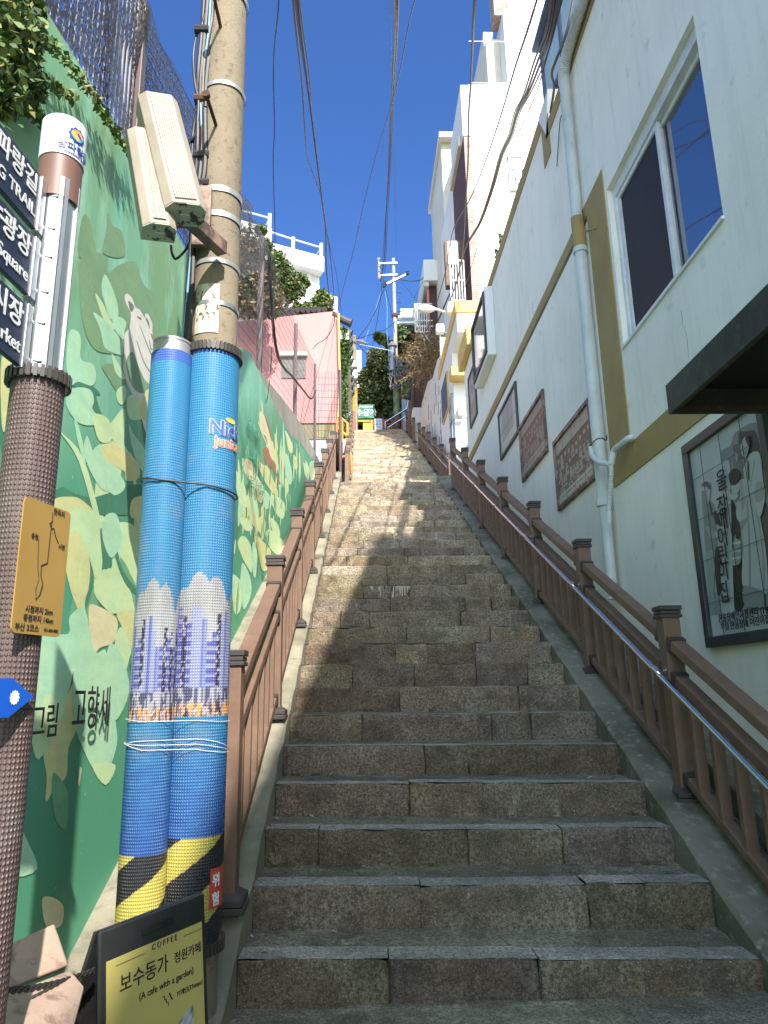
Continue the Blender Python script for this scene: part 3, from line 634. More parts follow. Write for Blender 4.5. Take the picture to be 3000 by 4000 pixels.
for col, pts in ((.24, [(480, 360), (560, 310), (600, 200), (775, 110), (830, 250), (820, 600), (600, 620), (490, 480)]), (.07, [(630, 210), (700, 190), (780, 190), (815, 390), (720, 380), (650, 420)]),
  (.30, [(350, 1640), (480, 1560), (900, 1450), (900, 1700), (590, 1750), (430, 1770)]), (.035, [(560, 820), (620, 880), (650, 1200), (670, 1500), (680, 1690), (600, 1730), (580, 1400)]), (.10, [(820, 900), (890, 860), (895, 1700), (860, 1680), (870, 1300)]),
  (.13, [(585, 310), (640, 300), (665, 330), (650, 440), (610, 450), (590, 380)]), (.36, [(600, 370), (625, 380), (620, 445), (605, 430)]), (.18, [(590, 460), (660, 450), (665, 600), (640, 600), (600, 520)]),
  (.50, [(468, 490), (548, 440), (560, 700), (580, 1400), (590, 1740), (540, 1755), (480, 1735), (475, 1200), (465, 700)]),
  (.26, [(312, 700), (370, 790), (400, 800), (440, 900), (470, 980), (430, 1000), (470, 1090), (440, 1110), (450, 1220), (400, 1250), (350, 1240), (330, 1000)]), (.34, [(345, 1000), (420, 1060), (440, 1110), (380, 1100)]), (.34, [(350, 1245), (430, 1230), (420, 1450), (418, 1740), (385, 1760), (365, 1500)]), (.06, [(425, 1225), (460, 1215), (480, 1560), (450, 1600), (430, 1450)]),
  (.44, [(350, 660), (385, 680), (380, 760), (370, 800), (345, 770)]), (.12, [(305, 655), (350, 620), (385, 650), (382, 690), (350, 665)]), (.05, [(372, 800), (384, 800), (405, 900), (396, 905)]), (.5, [(430, 1050), (470, 1080), (455, 1110), (435, 1095)]), (.06, [(415, 880), (445, 910), (470, 975), (430, 985)]),
  (.48, [(640, 620), (700, 600), (720, 680), (780, 790), (800, 850), (830, 1000), (870, 1250), (880, 1600), (800, 1560), (720, 1530), (660, 1500), (670, 1200), (680, 1030), (620, 950), (610, 850), (650, 760)]), (.30, [(700, 800), (712, 800), (730, 1100), (740, 1500), (722, 1500), (715, 1150)]), (.32, [(780, 860), (790, 860), (850, 1250), (860, 1550), (845, 1540), (830, 1200)]), (.30, [(640, 980), (700, 930), (712, 960), (660, 1020)]), (.36, [(650, 640), (662, 640), (680, 800), (660, 900), (655, 800)]),
  (.025, [(545, 560), (590, 510), (640, 540), (645, 590), (620, 620), (600, 680), (560, 640)]), (.44, [(560, 660), (610, 650), (640, 620), (640, 690), (620, 720), (580, 710)]), (.50, [(555, 740), (600, 720), (630, 740), (600, 780), (560, 770)]),
  (.33, [(600, 1080), (640, 1090), (650, 1300), (610, 1345), (570, 1330), (580, 1200)]), (.55, [(580, 1150), (645, 1140), (645, 1155), (580, 1165)]), (.55, [(576, 1220), (648, 1210), (648, 1225), (576, 1235)]), (.55, [(574, 1280), (648, 1270), (648, 1285), (574, 1295)]), (.04, [(610, 970), (630, 980), (640, 1110), (605, 1100)]),
  (.54, [(670, 520), (700, 450), (740, 375), (815, 380), (840, 600), (860, 750), (810, 940), (760, 780), (720, 690), (690, 610)]), (.36, [(760, 450), (770, 450), (755, 560), (740, 660), (732, 650), (748, 550)]), (.40, [(790, 620), (840, 640), (850, 760), (790, 800), (765, 730)]), (.05, [(705, 450), (720, 460), (725, 600), (712, 600)]),
  (.46, [(650, 300), (680, 240), (710, 240), (725, 300), (700, 400), (680, 420), (655, 380)]), (.03, [(688, 245), (712, 228), (727, 290), (718, 320), (702, 290)]), (.10, [(662, 322), (676, 316), (677, 322), (664, 328)]), (.10, [(668, 378), (690, 372), (688, 380), (672, 384)]), (.28, [(650, 330), (658, 345), (664, 350), (655, 352)]),
  (.26, [(680, 1520), (880, 1600), (880, 1700), (690, 1700)]), (.06, [(850, 1600), (870, 1605), (868, 1690), (852, 1690)])): shp(col, pts)
mb.build('figures', 'printed', big, fixn=False)
mb = MB()
for i in range(1, 4): yy = fy0+(fy1-fy0)*i/4; mb.box(XW-.045+.006, yy-.0016, fz0+t, XW-.036, yy+.0016, fz1-t)
for j in range(1, 5): zz = fz0+(fz1-fz0)*j/5; mb.box(XW-.045+.0065, fy0+t, zz-.0016, XW-.0362, fy1-t, zz+.0016)
mb.build('tile_joints', 'framedark', big)
X_ = (0, -1, 0); U_ = (0, 0, 1)
def Q2(x, y): p = Q(x, y, 0); p.x = XW-.035; return p
text('한울장애인자활센타 (1985년 7월)', .060, 'black_ink', Q2(478, 1815), X_, U_, big, 'caption_lettering', 'LEFT', bold=.0006)
text('부설 한울장애 어린이집 개원', .060, 'black_ink', Q2(498, 1885), X_, U_, big, 'caption_lettering', 'LEFT', bold=.0006)
for ch, x, y in (('울', 505, 620), ('장', 512, 840), ('애', 513, 965), ('어', 516, 1110), ('린', 518, 1265), ('이', 522, 1400), ('집', 527, 1590)): text(ch, .15, 'black_ink', Q2(x, y), X_, U_, big, 'board_lettering', bold=.001)

# hairline cracks in the plaster
rcr = random.Random(12)
for (px, py, ln) in ((2660, 1210, 3), (2200, 520, 4), (2080, 1180, 3)):
    p = at(px, py, 'x', XW-.002); y, z = p.y, p.z; P_ = [(XW-.001, y, z)]
    for i in range(ln*2): y += rcr.uniform(-.03, .03); z -= rcr.uniform(.03, .10); P_.append((XW-.001, y, z))
    mb = MB(); mb.tube(smoothpts(P_, 3), .0011, 4); mb.build('plaster_crack', 'cablegrey', A)
# ================================================================ left side: mural wall and fence
XL = -1.15
def wtop(y):
    pts = [(-6, 2.35), (2.0, 3.70), (3.2, 3.98), (6.3, 4.46), (7.6, 4.85), (10.8, 5.73), (13.7, 6.47), (20.5, 7.84), (23, 8.3)]
    for (a, b), (c, d) in zip(pts, pts[1:]):
        if a <= y <= c: return b+(d-b)*(y-a)/(c-a)
    return pts[-1][1]
wallth = thing('mural_wall', 'tall concrete retaining wall with a green leaf mural left of the stairs', 'wall', (XL, 0, 0))
mb = MB(); ys = [-6+.5*i for i in range(55)]; n_ = len(ys); i0 = len(mb.v)
prof = lambda y: [(XL, -1), (XL, wtop(y)-.02), (XL-.03, wtop(y)), (XL-.45, wtop(y)-.02), (XL-.45, -1)]
for y in ys:
    for (a, b) in prof(y): mb.v.append(Vector((a, y, b)))
for k in range(n_-1):
    for j in range(4):
        a = i0+k*5+j; mb.f.append((a, a+1, a+6, a+5)); mb.m.append(0); mb.c.append(None)
mb.f.append((i0, i0+1, i0+2, i0+3, i0+4)); mb.m.append(0); mb.c.append(None)
mb.f.append(tuple(i0+(n_-1)*5+j for j in range(5))); mb.m.append(0); mb.c.append(None)
mb.build('masonry', 'coping', wallth)
# painted ground coat
m, n, b = newmat('mural_ground_coat'); tc = nd(n, 'ShaderNodeTexCoord').outputs['Object']
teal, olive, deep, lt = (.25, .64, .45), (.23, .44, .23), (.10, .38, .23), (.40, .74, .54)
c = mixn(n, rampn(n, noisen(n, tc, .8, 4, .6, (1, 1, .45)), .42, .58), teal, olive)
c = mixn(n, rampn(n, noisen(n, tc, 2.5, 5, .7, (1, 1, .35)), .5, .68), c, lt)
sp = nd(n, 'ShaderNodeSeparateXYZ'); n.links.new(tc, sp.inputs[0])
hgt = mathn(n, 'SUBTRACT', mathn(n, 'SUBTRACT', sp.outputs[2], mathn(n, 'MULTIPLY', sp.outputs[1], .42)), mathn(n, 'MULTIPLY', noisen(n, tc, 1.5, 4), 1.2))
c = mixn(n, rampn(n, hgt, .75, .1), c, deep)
c = mixn(n, rampn(n, noisen(n, tc, 40, 3), .70, .74), c, (.45, .6, .5))
n.links.new(c, b.inputs['Base Color']); b.inputs['Roughness'].default_value = .7; bumpn(n, b, noisen(n, tc, 70, 5, .7), .0008)
M['coat'] = m
def leafmat(nm, c1, c2):
    m, n, b = newmat(nm); tc = nd(n, 'ShaderNodeTexCoord').outputs['Object']
    c = mixn(n, rampn(n, noisen(n, tc, 2.6, 5, .7, (1, 1, .6)), .4, .66), c1, c2)
    c = mixn(n, rampn(n, noisen(n, tc, 11, 5, .8, (1, 1, .5)), .56, .7), c, tuple(min(.97, x*1.12+.03) for x in c1))
    c = mixn(n, mathn(n, 'MULTIPLY', rampn(n, noisen(n, tc, 5, 6, .75, (1, .5, 2.2)), .42, .62), .35), c, tuple(x*.72 for x in c2))
    c = mixn(n, rampn(n, noisen(n, tc, 60, 3), .70, .75), c, (.6, .62, .5))
    n.links.new(c, b.inputs['Base Color']); b.inputs['Roughness'].default_value = .7; bumpn(n, b, noisen(n, tc, 70, 5, .7), .0008); M[nm] = m
leafmat('m_mint', (.60, .92, .58), (.48, .86, .60)); leafmat('m_pale', (.78, .95, .50), (.64, .92, .54)); leafmat('m_yellow', (.92, .84, .38), (.74, .82, .40))
leafmat('m_cream', (.95, .88, .54), (.90, .80, .46)); leafmat('m_green', (.22, .54, .28), (.19, .46, .28)); leafmat('m_dark', (.07, .27, .16), (.09, .31, .19))
leafmat('m_white', (.95, .92, .85), (.92, .88, .80)); leafmat('m_brown', (.52, .24, .13), (.42, .18, .10)); leafmat('m_grey', (.25, .25, .24), (.18, .18, .17)); leafmat('m_olive', (.27, .46, .24), (.23, .41, .24))
edge = [(947, 1362), (976, 1378), (1000, 1440), (1040, 1520), (1077, 1600), (1105, 1650), (1134, 1700), (1175, 1732), (1205, 1775), (1229, 1808)]
pe = [at(a, b_, 'x', XL-.004) for a, b_ in edge]
poly = [(-6, -.5), (-6, wtop(-6)-.03), (2, wtop(2)-.03), (3.2, wtop(3.2)-.03), (6.3, wtop(6.3)-.03)]+[(p.y, p.z) for p in pe]+[(20, 7.2), (20, 5), (14, 3.5), (3, -.5)]
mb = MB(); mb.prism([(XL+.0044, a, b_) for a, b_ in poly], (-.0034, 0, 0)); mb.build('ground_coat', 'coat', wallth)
lay = [0]; art = {}
rb = random.Random(77)
def bigleaf(y, z, s_, ang, mt):
    lay[0] += 1; x = XL+.005+.000009*lay[0]; sh = rb.choice(([(0, -.5), (.17, -.25), (.24, .05), (.16, .3), (0, .55), (-.13, .32), (-.22, .05), (-.15, -.28)], [(0, -.5), (.12, -.35), (.30, -.2), (.2, 0), (.28, .2), (.1, .3), (0, .55), (-.12, .3), (-.3, .16), (-.2, -.02), (-.28, -.2), (-.1, -.34)]))
    P = [(a*sin(ang)+b_*cos(ang), -a*cos(ang)+b_*sin(ang)) for a, b_ in sh]; out = []; n = len(P)
    for i in range(n):
        a, b_, c_, d = P[i-1], P[i], P[(i+1) % n], P[(i+2) % n]
        for t in (0, .25, .5, .75): out.append(tuple(.5*(2*b_[q]+(c_[q]-a[q])*t+(2*a[q]-5*b_[q]+4*c_[q]-d[q])*t*t+(3*b_[q]-a[q]-3*c_[q]+d[q])*t**3) for q in (0, 1)))
    art.setdefault(mt, MB()).poly([(x, y+s_*a, z+s_*1.05*b_) for a, b_ in out])
for k in range(34): bigleaf(rb.uniform(1.6, 4.6), rb.uniform(.9, 2.5), rb.uniform(.32, .62), rb.uniform(1.0, 2.2), rb.choice(('m_green', 'm_green', 'm_mint', 'm_pale', 'm_dark', 'm_pale', 'm_yellow')))
for k in range(70):
    y = rb.uniform(4.0, 15.5); z = nos(y)+rb.uniform(.5, 2.0-.06*y)
    if z < wtop(y)-.75: bigleaf(y, z, rb.uniform(.35, .75), rb.uniform(1.0, 2.1), rb.choice(('m_green', 'm_mint', 'm_pale', 'm_pale', 'm_yellow', 'm_dark')))
def paintp(mt, pts, close=True, sm=True):
    'a painted shape on the wall face, its outline rounded'
    lay[0] += 1; x = XL+.005+.000009*lay[0]
    P = [at(a, b_, 'x', XL) for a, b_ in pts]
    P = [(p.y, p.z) for p in P]
    if sm:
        out = []; n = len(P)
        for i in range(n):
            a, b_, c_, d = P[i-1], P[i], P[(i+1) % n], P[(i+2) % n]
            for t in (0, .25, .5, .75):
                out.append(tuple(.5*(2*b_[q]+(c_[q]-a[q])*t+(2*a[q]-5*b_[q]+4*c_[q]-d[q])*t*t+(3*b_[q]-a[q]-3*c_[q]+d[q])*t**3) for q in (0, 1)))
        P = out
    art.setdefault(mt, MB()).poly([(x, y, z) for y, z in P])
c1 = lambda L_: [(x*.6028, y*.6028) for x, y in L_]
c2 = lambda L_: [(x*.6028, 1000+y*.6028) for x, y in L_]
c3 = lambda L_: [(x*.6028, 2000+y*.6028) for x, y in L_]
c4 = lambda L_: [(x*.6028, 3000+y*.6028) for x, y in L_]
c5 = lambda L_: [(850+x*.5875, 1200+y*.5875) for x, y in L_]
paintp('m_olive', c1([(520, 1420), (560, 1400), (590, 1500), (610, 1659), (500, 1659)])); paintp('m_olive', c1([(690, 1370), (720, 1460), (780, 1500), (800, 1659), (660, 1640), (680, 1500)]))
paintp('m_olive', c2([(520, 0), (680, 0), (690, 110), (760, 60), (870, 40), (920, 180), (990, 250), (1020, 420), (960, 700), (760, 640), (600, 600), (520, 380)]))
paintp('m_dark', c2([(430, 820), (480, 815), (600, 850), (640, 900), (560, 880), (480, 850)])); paintp('m_dark', c2([(600, 850), (640, 1000), (700, 1100), (740, 1180), (660, 1200), (600, 1120), (590, 960)]))
paintp('m_dark', c2([(380, 1500), (480, 1540), (620, 1560), (900, 1480), (980, 1659), (340, 1659)])); paintp('m_dark', c2([(880, 760), (960, 830), (1000, 1000), (1010, 1300), (940, 1250), (900, 1000)]))
for mt, L_ in (('m_mint', [(655, 150), (680, 125), (740, 260), (760, 360), (745, 405), (700, 400), (670, 300), (650, 220)]), ('m_pale', [(608, 240), (660, 310), (700, 400), (740, 470), (690, 465), (640, 350)]),
    ('m_mint', [(595, 367), (650, 400), (720, 470), (780, 560), (790, 640), (740, 630), (670, 590), (640, 470)]), ('m_mint', [(720, 400), (770, 395), (810, 430), (800, 480), (790, 540), (740, 480)]),
    ('m_mint', [(440, 490), (500, 495), (515, 560), (510, 640), (530, 680), (590, 700), (615, 770), (590, 840), (500, 815), (450, 830), (420, 700)]),
    ('m_mint', [(430, 880), (500, 850), (580, 870), (600, 940), (590, 990), (635, 1055), (600, 1095), (520, 1090), (460, 1040), (420, 960)]),
    ('m_white', [(800, 260), (820, 245), (850, 275), (870, 330), (900, 350), (930, 400), (935, 375), (955, 380), (980, 440), (980, 490), (990, 560), (1000, 600), (1010, 650), (1050, 740), (1045, 900), (1035, 1000), (1020, 1210), (1000, 1300), (975, 1290), (960, 1200), (930, 1120), (910, 1050), (880, 950), (840, 880), (800, 780), (790, 700), (800, 600), (800, 510), (830, 460), (840, 370), (810, 310)]),
    ('m_grey', [(825, 290), (860, 325), (850, 360), (835, 350)]), ('m_grey', [(935, 400), (955, 420), (965, 475), (950, 440)]), ('m_brown', [(970, 500), (985, 520), (990, 555), (975, 530)]), ('m_grey', [(880, 390), (905, 400), (908, 415), (890, 405)]),
    ('m_grey', [(880, 560), (884, 560), (930, 690), (990, 780), (985, 782), (925, 695)]), ('m_grey', [(960, 550), (964, 550), (975, 600), (995, 605), (990, 609), (970, 604)]), ('m_grey', [(900, 460), (903, 460), (960, 600), (1000, 700), (996, 702), (955, 603)]),
    ('m_olive', [(810, 680), (850, 620), (880, 690), (930, 800), (960, 830), (1010, 920), (1000, 990), (950, 900), (880, 880), (830, 800)]),
    ('m_olive', [(650, 710), (720, 700), (780, 730), (805, 790), (800, 880), (810, 960), (750, 880), (700, 800)]), ('m_pale', [(715, 630), (760, 700), (800, 780), (790, 800), (740, 750)]),
    ('m_pale', [(750, 870), (800, 840), (808, 920), (780, 965), (750, 930)]), ('m_pale', [(820, 915), (870, 905), (910, 970), (920, 1050), (840, 1060), (815, 990)]), ('m_yellow', [(900, 1000), (950, 860), (1000, 990), (1030, 1090), (1000, 1130), (940, 1080)]),
    ('m_mint', [(545, 1180), (560, 1170), (600, 1280), (650, 1340), (740, 1380), (800, 1470), (790, 1520), (740, 1550), (700, 1530), (650, 1510), (600, 1440), (550, 1330), (535, 1240)]),
    ('m_mint', [(590, 1290), (640, 1220), (700, 1280), (760, 1400), (770, 1450), (690, 1400)]),
    ('m_yellow', [(650, 1260), (690, 1205), (750, 1215), (830, 1270), (880, 1340), (900, 1400), (880, 1450), (810, 1455), (800, 1400), (740, 1360), (680, 1320)]),
    ('m_pale', [(695, 1090), (740, 1150), (800, 1230), (850, 1300), (945, 1390), (920, 1395), (840, 1310), (760, 1230), (700, 1160)]), ('m_mint', [(825, 1090), (870, 1170), (930, 1250), (960, 1330), (975, 1425), (900, 1370), (850, 1250)]),
    ('m_pale', [(385, 1150), (395, 1150), (530, 1310), (640, 1700), (610, 1700), (500, 1330)]), ('m_mint', [(470, 1050), (482, 1050), (525, 1200), (545, 1330), (530, 1330), (490, 1180)]),
    ('m_yellow', [(0, 640), (110, 700), (90, 800), (60, 830), (60, 900), (40, 1100), (0, 1100)]), ('m_yellow', [(340, 1580), (440, 1560), (520, 1580), (600, 1680), (330, 1700)]), ('m_yellow', [(840, 1600), (880, 1560), (960, 1570), (1010, 1700), (850, 1700)]), ('m_mint', [(930, 1480), (960, 1430), (1015, 1430), (1005, 1560), (940, 1540)])):
    paintp(mt, c2(L_))
for mt, L_ in (('m_pale', [(445, 0), (600, 0), (650, 60), (665, 180), (650, 380), (640, 450), (600, 400), (560, 260), (510, 330), (440, 350)]), ('m_yellow', [(470, 230), (560, 260), (600, 380), (640, 440), (600, 420), (540, 330)]),
    ('m_pale', [(700, 150), (720, 90), (790, 65), (860, 90), (960, 200), (945, 330), (940, 540), (900, 520), (860, 450), (800, 330), (740, 260), (705, 200)]), ('m_yellow', [(880, -30), (985, -30), (968, 190), (885, 195)]),
    ('m_pale', [(600, 520), (650, 380), (740, 370), (790, 430), (840, 520), (870, 640), (930, 760), (880, 940), (830, 850), (770, 720), (750, 660), (700, 650)]), ('m_yellow', [(750, 660), (840, 640), (920, 740), (880, 940), (830, 850), (780, 740)]),
    ('m_cream', [(565, 640), (600, 600), (740, 680), (750, 780), (720, 850), (640, 880), (600, 925), (580, 850)]), ('m_yellow', [(440, 350), (500, 320), (560, 440), (610, 430), (545, 560), (540, 640), (525, 690), (490, 620), (440, 480)]),
    ('m_mint', [(225, 790), (430, 790), (440, 680), (540, 630), (600, 900), (670, 890), (690, 960), (730, 1080), (740, 1200), (740, 1350), (750, 1500), (690, 1680), (610, 1680), (540, 1560), (480, 1400), (460, 1200), (465, 1030), (430, 1180), (350, 1400), (240, 1605), (190, 1450), (170, 1300), (190, 1200), (200, 1000)]),
    ('m_pale', [(200, 1220), (300, 1180), (400, 1280), (350, 1400), (240, 1600), (190, 1450)]), ('m_pale', [(735, 860), (760, 760), (790, 760), (840, 880), (830, 950), (800, 1040), (770, 950)]),
    ('m_dark', [(640, 130), (660, 115), (690, 200), (718, 330), (700, 360), (662, 355)]), ('m_dark', [(725, 205), (745, 215), (790, 380), (900, 530), (880, 540), (800, 460), (735, 280)]), ('m_dark', [(520, 340), (550, 260), (600, 420), (570, 560), (545, 620), (545, 480)])):
    paintp(mt, c3(L_))
for mt, L_ in (('m_mint', [(80, 320), (150, 440), (230, 655), (40, 680)]), ('m_pale', [(590, -20), (740, -20), (675, 112)]), ('m_cream', [(262, 850), (340, 842), (400, 900), (385, 1020), (290, 1030)]), ('m_cream', [(505, 0), (520, 10), (505, 110), (498, 100)])):
    paintp(mt, c4(L_))
for mt, L_ in (('m_cream', [(160, 1055), (195, 1005), (240, 1060), (265, 1130), (300, 1200), (295, 1290), (265, 1290), (250, 1200), (200, 1140)]), ('m_yellow', [(258, 1000), (300, 1050), (330, 1060), (360, 1130), (400, 1230), (390, 1260), (330, 1190), (280, 1090)]),
    ('m_pale', [(105, 1080), (160, 1150), (200, 1260), (240, 1330), (250, 1440), (210, 1350), (150, 1310), (130, 1260)]), ('m_pale', [(345, 1260), (380, 1250), (440, 1300), (440, 1390), (415, 1405), (370, 1340)]), ('m_mint', [(300, 1210), (340, 1250), (345, 1310), (320, 1345), (300, 1300)]),
    ('m_yellow', [(205, 1370), (240, 1370), (270, 1400), (300, 1380), (315, 1450), (300, 1520), (260, 1480), (225, 1440)]), ('m_pale', [(150, 1400), (200, 1410), (230, 1470), (190, 1490), (150, 1440)]), ('m_pale', [(320, 1490), (350, 1480), (400, 1520), (440, 1570), (420, 1650), (360, 1620), (320, 1540)]),
    ('m_yellow', [(255, 1520), (300, 1560), (350, 1620), (330, 1740), (290, 1740), (260, 1600)]), ('m_pale', [(130, 1560), (170, 1520), (220, 1600), (225, 1760), (190, 1720), (150, 1640)]), ('m_mint', [(445, 980), (470, 1000), (495, 1130), (480, 1180), (450, 1120)]),
    ('m_cream', [(450, 820), (490, 900), (500, 960), (475, 965), (455, 880)]), ('m_yellow', [(500, 985), (520, 1000), (530, 1060), (515, 1080), (500, 1040)]), ('m_pale', [(570, 1000), (610, 1080), (600, 1150), (575, 1100)]), ('m_pale', [(610, 1040), (650, 1030), (650, 1120), (625, 1170)]), ('m_green', [(540, 930), (575, 960), (580, 1040), (550, 1000)]),
    ('m_pale', [(80, 1800), (110, 1780), (160, 1850), (150, 2000), (110, 2040), (90, 1900)]), ('m_mint', [(230, 1560), (260, 1640), (250, 1790), (230, 1760)]), ('m_pale', [(350, 1400), (400, 1450), (410, 1530), (360, 1480)]), ('m_mint', [(160, 1700), (210, 1790), (220, 1900), (170, 2010), (150, 1850)]),
    ('m_cream', [(275, 700), (290, 695), (310, 730), (330, 800), (360, 870), (380, 1000), (390, 1090), (375, 1080), (330, 1000), (325, 880), (290, 830), (275, 770)]), ('m_brown', [(300, 940), (330, 935), (350, 1000), (380, 1040), (390, 1110), (415, 1170), (402, 1172), (380, 1105), (330, 1050), (303, 995)]), ('m_brown', [(318, 740), (328, 750), (362, 880), (352, 880)]),
    ('m_cream', [(265, 770), (275, 775), (318, 890), (308, 885)]), ('m_cream', [(287, 620), (294, 640), (300, 700), (290, 690)])):
    paintp(mt, c5(L_))
for L_ in ([(20, 2200), (120, 2260), (170, 2420), (120, 2560), (60, 2500), (10, 2380)], [(240, 2120), (300, 2080), (345, 2200), (330, 2330), (270, 2300)], [(420, 2520), (470, 2560), (500, 2700), (440, 2820), (400, 2700)], [(110, 2560), (170, 2600), (160, 2740), (110, 2800), (80, 2680)], [(560, 1800), (620, 1850), (640, 1990), (590, 2020), (555, 1900)], [(400, 2020), (450, 2010), (470, 2110), (430, 2180), (395, 2100)], [(200, 3020), (260, 3100), (250, 3240), (205, 3180)], [(360, 1620), (420, 1640), (430, 1720), (380, 1720)]):
    paintp(('m_pale', 'm_yellow', 'm_mint', 'm_mint', 'm_pale', 'm_mint', 'm_green', 'm_pale')[lay[0] % 8], L_)
rl = random.Random(5)
for k in range(110):           # smaller leaves of the thicket along the foot of the mural
    y = rl.uniform(4.2, 16.5); z = nos(y)+rl.uniform(.2, 1.9-.06*y); s_ = rl.uniform(.12, .34)*(1 if y < 9 else .9); ang = rl.uniform(.9, 1.9)
    if z > wtop(y)-.5: continue
    pts = [(0, -.5), (.16, -.2), (.2, .1), (.1, .4), (0, .55), (-.12, .3), (-.2, 0), (-.13, -.3)]
    lay[0] += 1; x = XL+.005+.000009*lay[0]; mt = rl.choice(('m_pale', 'm_mint', 'm_green', 'm_yellow', 'm_pale', 'm_dark', 'm_green'))
    art.setdefault(mt, MB()).poly([(x, y+s_*(a*sin(ang)+b_*cos(ang)), z+s_*(-a*cos(ang)+b_*sin(ang))*1.1) for a, b_ in pts])
for mt, mb in art.items(): mb.build('painted_leaves' if mt not in ('m_white', 'm_brown', 'm_grey') else 'painted_animal', mt, wallth, fixn=False)
wy = lambda px, py: at(px, py, 'x', XL+.03)
text('그림', .13, 'black_ink', wy(178, 2826), (0, 1, 0), (0, 0, 1), wallth, 'signature', bold=.0005, xs=.95)
text('고향세', .185, 'black_ink', wy(362, 2776), (0, 1, 0), (0, 0, 1), wallth, 'signature', bold=.0005, xs=.85)
for i, s_ in enumerate(('우리의 사랑이', '높은 하늘처럼', '늘 푸르기를 바랍니다')): text(s_, .15, 'm_dark', wy(975, 1640)+Vector((0, .3+.15*i, -.27*i)), (0, 1, .18), (0, 0, 1), wallth, 'verse')
# ---------------------------------------------------------------- fence on the wall
def ftop(y):
    pts = [(-6, 4.0), (2.4, 4.85), (3.26, 5.03), (4.5, 5.46), (6.2, 6.15), (8.17, 6.9), (12.9, 8.24), (18.8, 10.2), (20, 10.3)]
    for (a, b), (c, d) in zip(pts, pts[1:]):
        if a <= y <= c: return b+(d-b)*(y-a)/(c-a)
    return 10.3
XF = -1.22
fe = thing('mesh_fence', 'brown post and wire mesh fence on top of the mural wall', 'fence', (XF, 0, 4))
for y in (-1.5, 1.0, 3.35, 5.8, 8.17, 12.9, 18.8): mb = MB(); mb.box(XF-.035, y-.035, wtop(y)-.1, XF+.035, y+.035, ftop(y)+.03); mb.build('post', 'fence', fe, bevel=.006)
mb = MB(); y = 3.5
while y < 19.4:
    mb.tube([(XF, y, wtop(y)), (XF, y, ftop(y))], .0019, 4, cap=False); y += .075 if y < 9 else .17
for k in range(14):
    pts = [(XF+.006, yy, wtop(yy)+.04+(ftop(yy)-wtop(yy)-.06)*k/13) for yy in (3.4, 6.2, 8.17, 12.9, 18.8)]; mb.tube(pts, .003, 4, cap=False)
mb.build('wire_mesh', 'wire', fe)
mb = MB(); y = .6
while y < 3.3: mb.tube([(XF, y, wtop(y)), (XF, y, ftop(y)+1.6)], .006, 5, cap=False); y += .055
mb.build('pale_bars', 'wirelight', fe)
# return panel at the far end
mb = MB()
for i in range(8): mb.tube([(XF+.09*i, 19.0+.01*i, 7.6), (XF+.09*i, 19.0+.01*i, 10.1)], .005, 4, cap=False)
for k in range(12): mb.tube([(XF, 19, 7.7+.2*k), (-.5, 19.05, 7.7+.2*k)], .005, 4, cap=False)
mb.build('return_panel', 'wire', fe)
for xx in (-.52, ): mb = MB(); mb.tube([(xx, 19.05, 6.6), (xx, 19.05, 10.15)], .045, 10); mb.build('round_post', 'fence', fe, smooth=True)
def netmat(nm, col, fill):
    m, n, b = newmat(nm); tc = nd(n, 'ShaderNodeTexCoord').outputs['Object']
    b.inputs['Base Color'].default_value = (*col, 1); b.inputs['Roughness'].default_value = .55
    a1 = mathn(n, 'MULTIPLY', rampn(n, noisen(n, tc, 90, 3, .6, (1, 1, .45)), fill, fill+.07), rampn(n, noisen(n, tc, 3, 4), .15, .5)); n.links.new(a1, b.inputs['Alpha']); return m
M['net'] = netmat('black_shade_net', (.02, .02, .028), .43); M['netcol'] = netmat('violet_net', (.25, .12, .22), .58)
def netsheet(name, label, top, bot, y0, y1, mt, amp, sag=.0, seed=0, ny=60, nz_=18):
    mb = MB()
    def P(u, v):
        y = y0+(y1-y0)*u; a, b_ = bot(y), top(y)
        return (XF+.05+amp*noise.noise(Vector((y*1.3, v*1.2, seed)))+.02*sin(y*9+v*3)*v, y, a+(b_-a)*v)
    rough_grid(mb, P, ny, nz_, .01, 4, 0, None); o = mb.build(name, mt, fixn=False); tag(o, label, 'netting'); return o
netsheet('shade_net', 'black shade netting draped over the near fence behind the utility pole', lambda y: ftop(y)+.0, lambda y: wtop(y)+.02 if y < 5.4 else max(wtop(y)+.02, ftop(y)-1.35+(y-5.4)*.34), 2.75, 8.9, 'net', .10)
netsheet('shade_net', 'dark blue black netting behind the pale fence bars at the upper left', lambda y: ftop(y)+1.5, lambda y: wtop(y)+.02, .4, 2.85, 'net', .05, seed=9, ny=30)
netsheet('shade_net', 'torn violet netting sagging along the far fence in front of the pink house', lambda y: ftop(y)+.02, lambda y: ftop(y)-.10-.15*abs(sin(y*.9)), 8.9, 18.7, 'netcol', .04, seed=4)
mb = MB(); pts = smoothpts([(XF+.06, 8.4, 6.9), (XF+.06, 8.7, 6.4), (XF+.06, 9.6, 5.95), (XF+.06, 12.0, 6.7), (XF+.06, 14.0, 7.35), (XF+.06, 16.5, 8.2), (XF+.06, 18.3, 9.2)], 6)
mb.tube(pts, .022, 6); tag(mb.build('hanging_rope', 'cable', smooth=True), 'dark bunched net edge hanging in a long sag inside the fence', 'rope')
